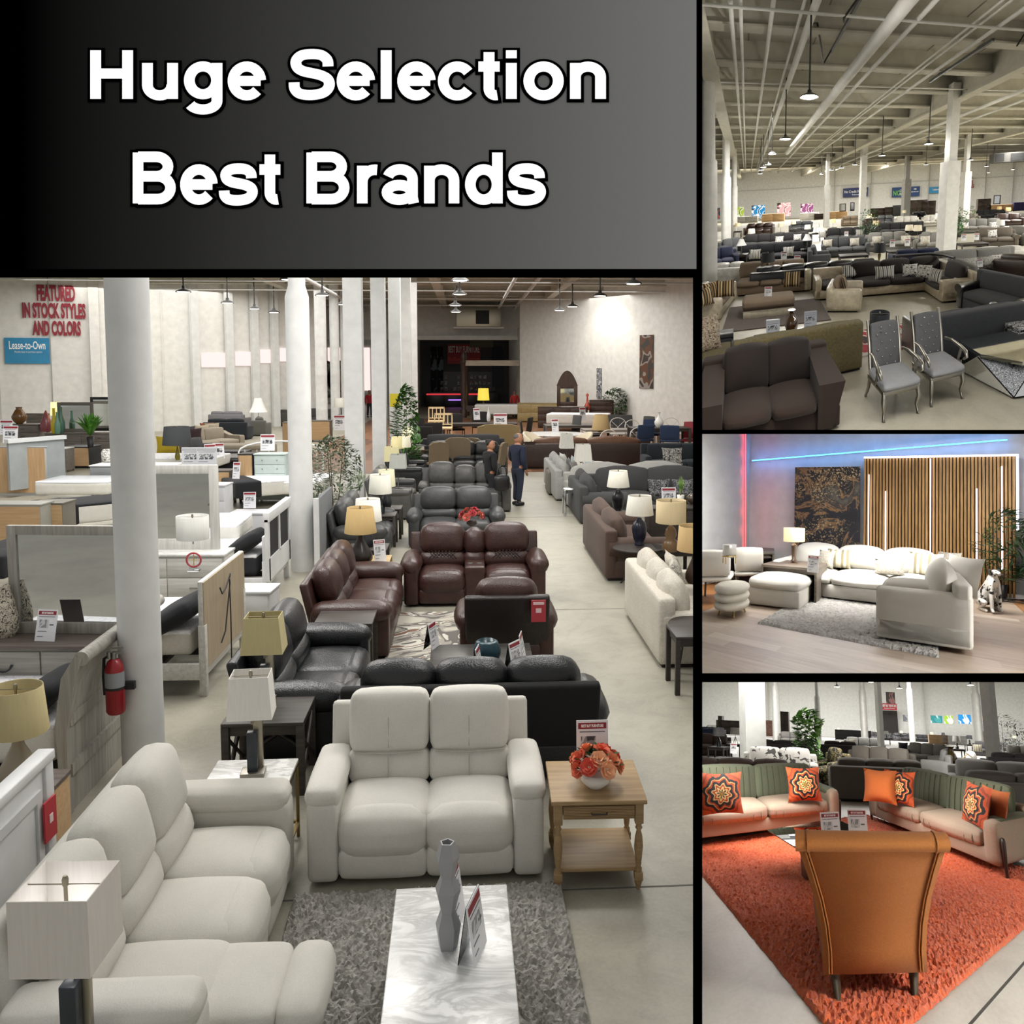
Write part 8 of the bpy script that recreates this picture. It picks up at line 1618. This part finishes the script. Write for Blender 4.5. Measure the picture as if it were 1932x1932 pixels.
for (qx, qz), w_, h_, cols, lb in (((9.715, 3.06), 1.5, 1.0, ('#2f7a80', '#3f9094', '#dfe6e6'), 'teal mattress poster on the far right wall'), ((11.264, 3.054), 1.1, 1.1, ('#8fb83a', '#dfe6d2', '#7aa52c'), 'green mattress poster on the far right wall'), ((13.281, 3.207), 1.6, 1.2, ('#1f82c8', '#e6edf2', '#3a98d8'), 'bright blue mattress poster on the far right wall'), ((3.915, 5.719), 1.2, 1.6, ('#2a2526', '#6a4a48', '#15161a'), 'dark framed photo above the red sign'), ((15.482, 3.437), .7, .9, ('#4a3b3a', '#c9b3a8', '#7a4a44'), 'small portrait poster before the right pillar'), ((5.68, 3.037), .6, .9, ('#5c5f66', '#8d9096'), 'grey framed print right of the red sign')):
    flat(4, qx, 44, qz - h_ / 2, 0, lb, mat('blotch', cols, .8), w_, h_)
(qx, qz) = (3.77, 4.531); T = Thing(4, 'store_sign', 'red shop name sign above the dark doorway on the far wall', 'sign', qx, 45, qz - .4); T.part('panel', MB().box(-1.0, 1.0, -.1, 0, 0, .9), mat('plain', '#a3242e')); T.part('lettering', textfit('BEST BUY FURNITURE', -.9, .9, -.12, .4, .75, .01, .01), mat('plain', '#f1e9e9')); T.part('lower_lettering', textfit('BestBuy-Furniture', -.7, .7, -.12, .12, .28, .01, .01), mat('plain', '#f1e9e9'))
struct(4, 'door_1', MB().box(-1.1, 1.1, -.1, 0, 0, qz - .45), mat('plain', '#1d1615'), qx, 45.9)
for (qx, qz), lb in (((-1.914, 4.78), 'small ceiling lamp at the top left of the corner view'), ((0.838, 5.264), 'pendant lamp beside the tall thin pillar'), ((3.059, 4.812), 'fan light under the ceiling near the red sign'), ((8.5, 5.233), 'pendant lamp at the top right of the corner view')):
    pendant(4, qx, 26, qz, lb, 2.0, .3, 'pendant lamps of the orange rug corner', 10.0)
for px_, lb, h_, r_ in (((6.882, 17), 'dark leafy tree right of the right pillar', 2.5, .75), ((8.305, 19), 'pale leafy tree at the right frame', 2.3, .6)):
    plant(4, *px_, lb, h_, r_, 0, 'bush', .16, 260, ('#26361f', '#5a7448'), '#2a2622', .2, .3, int(r_ * 100), z0=.35)
for px_, lb in (((13.219, 31.44), 'black bar stool at left by the right frame'), ((14.17, 31.523), 'black bar stool at right by the right frame')): chair(4, *px_, 20, lb, mat('fabric', '#d3d0c8'), mat('plain', '#17171a'), .45, .45, 1.05, .72, 'slat', 'black bar stools')

# ================================================================ the display wall with its header sign and four openings
cm = co.matrix_world.to_3x3()
HM[5] = (Matrix((cm.col[0], -cm.col[2], cm.col[1])).transposed(), co.matrix_world.translation.copy()); HC[5] = []
DW = 2.3                                         # the wall stands this far in front of the viewer, tipped back a little
def wx(px, d=DW): return (px - 1000) / 1750 * d
def wz(py, d=DW): return (840 - py) / 1750 * d
blackm = mat('plain', '#020202', 1.0)
blackm.node_tree.nodes['Principled BSDF'].inputs['Specular IOR Level'].default_value = 0.0
def bar(name, x0, x1, y0, y1): return struct(5, name, MB().box(wx(x0), wx(x1), DW, DW + .05, wz(y1), wz(y0)), blackm)
bar('trim_frame_upright', 1314, 1325, -60, 1990); bar('trim_frame_header', -60, 1314, 507.5, 517); bar('trim_frame_rail_upper', 1325, 1990, 811, 818.5); bar('trim_frame_rail_lower', 1325, 1990, 1279.5, 1287)
pw = mat('paint', '#c9c9c6', .8)
def divider(name, pts, far=160):
    """added unseen divider behind a frame bar, blocks light and views between showrooms; pts: its four front corners"""
    v = [((p - 1000) / 1750 * d, d, (840 - q) / 1750 * d) for d in (DW + .06, far) for p, q in pts]
    struct(5, name, MB().add(v, [(0, 1, 2, 3), (7, 6, 5, 4), (0, 4, 5, 1), (1, 5, 6, 2), (2, 6, 7, 3), (3, 7, 4, 0)]), pw)
divider('light_divider_upright', ((1318.6, 2100), (1321.4, 2100), (1321.4, -200), (1318.6, -200)))
divider('light_divider_upper', ((1321.4, 815.4), (2300, 815.4), (2300, 813.6), (1321.4, 813.6)), 16.2)
divider('light_divider_lower', ((1321.4, 1284.2), (2300, 1284.2), (2300, 1282.4), (1321.4, 1282.4)), 12)
def mk_header():
    t = NT('header'); v = t.coord(); sp = t.new('ShaderNodeSeparateXYZ'); t.link(v, sp.inputs[0])
    m = t.new('ShaderNodeMapRange'); m.inputs[1].default_value = wx(0); m.inputs[2].default_value = wx(1314); t.link(sp.outputs[0], m.inputs[0])
    t.col(t.ramp(m.outputs[0], [(p_, mul(lin(c_), 2.1)) for p_, c_ in ((.03, '#000000'), (.25, '#242424'), (.5, '#404040'), (.75, '#5a5a5a'), (1.0, '#727272'))]))
    t.set(Roughness=1.0); t.b.inputs['Specular IOR Level'].default_value = 0.0; return t.m
T = Thing(5, 'header_sign', 'wide black to grey header sign with white lettering Huge Selection Best Brands', 'sign', 0, 0)
T.part('panel', MB().box(wx(-60), wx(1314), DW, DW + .04, wz(507.5), wz(-60)), mat('header'))
glow_w = mat('emit', '#ffffff', 1.05)  # emission put into the plain white letters so they reach full white
def ell(cx, cy, rx, ry, a0, a1, n=26): return [(cx + rx * math.cos(R(a0 + (a1 - a0) * i / n)), cy + ry * math.sin(R(a0 + (a1 - a0) * i / n))) for i in range(n + 1)]
def spl(p, k=5):
    o = []
    for i in range(len(p) - 1):
        a, b_, c, d = (Vector(p[max(0, min(len(p) - 1, i + q))]) for q in (-1, 0, 1, 2))
        for s in range(k): t = s / k; o.append(tuple(.5 * (2 * b_ + (c - a) * t + (2 * a - 5 * b_ + 4 * c - d) * t * t + (3 * b_ - a - 3 * c + d) * t ** 3)))
    return o + [p[-1]]
SS = [(562, 480), (550, 575), (470, 645), (335, 662), (195, 640), (122, 560), (140, 465), (220, 410), (335, 382), (465, 348), (562, 285), (575, 185), (500, 95), (335, 58), (175, 78), (105, 150), (95, 245)]
# stroke skeletons of the letters on the sign: advance width and centre lines
LET = {'H': (722, [[(141, 0), (141, 718)], [(581, 0), (581, 718)], [(141, 375), (581, 375)]]), 'u': (611, [[(132, 532), (132, 205)] + ell(300, 205, 168, 152, 180, 360, 16), [(478, 532), (478, 0)]]),
       'n': (611, [[(132, 0), (132, 532)], ell(305, 325, 173, 152, 180, 0, 16) + [(478, 0)]]), 'o': (611, [ell(305, 266, 203, 213, 0, 360, 40)]), 'c': (556, [ell(283, 266, 192, 213, 38, 322)]), 'e': (556, [ell(278, 266, 190, 213, 2, 318), [(88, 266), (468, 266)]]),
       'g': (611, [ell(285, 275, 188, 205, 0, 360, 40), [(478, 532), (478, -20)] + ell(285, -30, 193, 125, 0, -155, 16)]), 'd': (611, [ell(285, 266, 188, 213, 0, 360, 40), [(478, 0), (478, 718)]]), 'l': (278, [[(139, 0), (139, 718)]]), 'i': (278, [[(139, 0), (139, 532)], [(139, 600), (139, 718)]]),
       't': (333, [[(165, 690), (165, 150)] + ell(255, 150, 90, 95, 180, 285, 8), [(18, 478), (312, 478)]]), 'r': (389, [[(132, 0), (132, 532)], ell(310, 300, 178, 175, 180, 80, 10)]), 'S': (667, [spl(SS)]), 's': (556, [spl([(x * .82, y * .74) for x, y in SS])]),
       'a': (556, [ell(275, 345, 175, 135, 165, 0, 16) + [(450, 90), (468, 0)], ell(262, 155, 172, 103, 0, 360, 30)]), 'B': (722, [[(143, 0), (143, 718)], [(143, 658), (400, 658)] + ell(400, 520, 165, 138, 90, -90, 14) + [(143, 382)], [(143, 382), (420, 382)] + ell(420, 221, 180, 161, 90, -90, 14) + [(143, 60)]])}
def stroke_text(s, T_, e):
    b = MB(); cur = 0
    for ch in s:
        if ch == ' ': cur += 278; continue
        adv, lines = LET[ch]
        for ln in lines:
            p = [Vector((x + cur, y)) for x, y in ln]; closed = (p[0] - p[-1]).length < 1
            if not closed and e: p[0] = p[0] - (p[1] - p[0]).normalized() * e; p[-1] = p[-1] + (p[-1] - p[-2]).normalized() * e
            v = []
            for i, q in enumerate(p):
                a = p[-2] if closed and i == 0 else p[max(0, i - 1)]; c = p[1] if closed and i == len(p) - 1 else p[min(len(p) - 1, i + 1)]
                t = (c - a).normalized(); n = Vector((-t.y, t.x)) * (T_ / 2 + e); v += [(q.x + n.x, 0, q.y + n.y), (q.x - n.x, 0, q.y - n.y)]
            b.add(v, [(2 * i, 2 * i + 1, 2 * i + 3, 2 * i + 2) for i in range(len(p) - 1)])
        cur += adv
    return b
for s_, (x0, x1, y0, y1) in (('Huge Selection', (172, 1143, 94, 217.5)), ('Best Brands', (252, 1030, 287, 389))):
    b0 = stroke_text(s_, 150, 0); xs = [p.x for p in b0.v]; zs = [p.z for p in b0.v]; X0, X1, Z0, Z1 = min(xs), max(xs), min(zs), max(zs)
    for nm, dy, mt, e in (('lettering_edge', -.002, blackm, 44), ('lettering', -.005, glow_w, 0)):
        b = stroke_text(s_, 150, e)
        for p in b.v:
            p.x, p.y, p.z = wx(x0 + (p.x - X0) / (X1 - X0) * (x1 - x0)), DW + dy, wz(y1 - (p.z - Z0) / (Z1 - Z0) * (y1 - y0))
        T.part(nm, b, mt)
for o in list(D.objects):
    if o.type == 'EMPTY' and not o.children: D.objects.remove(o)
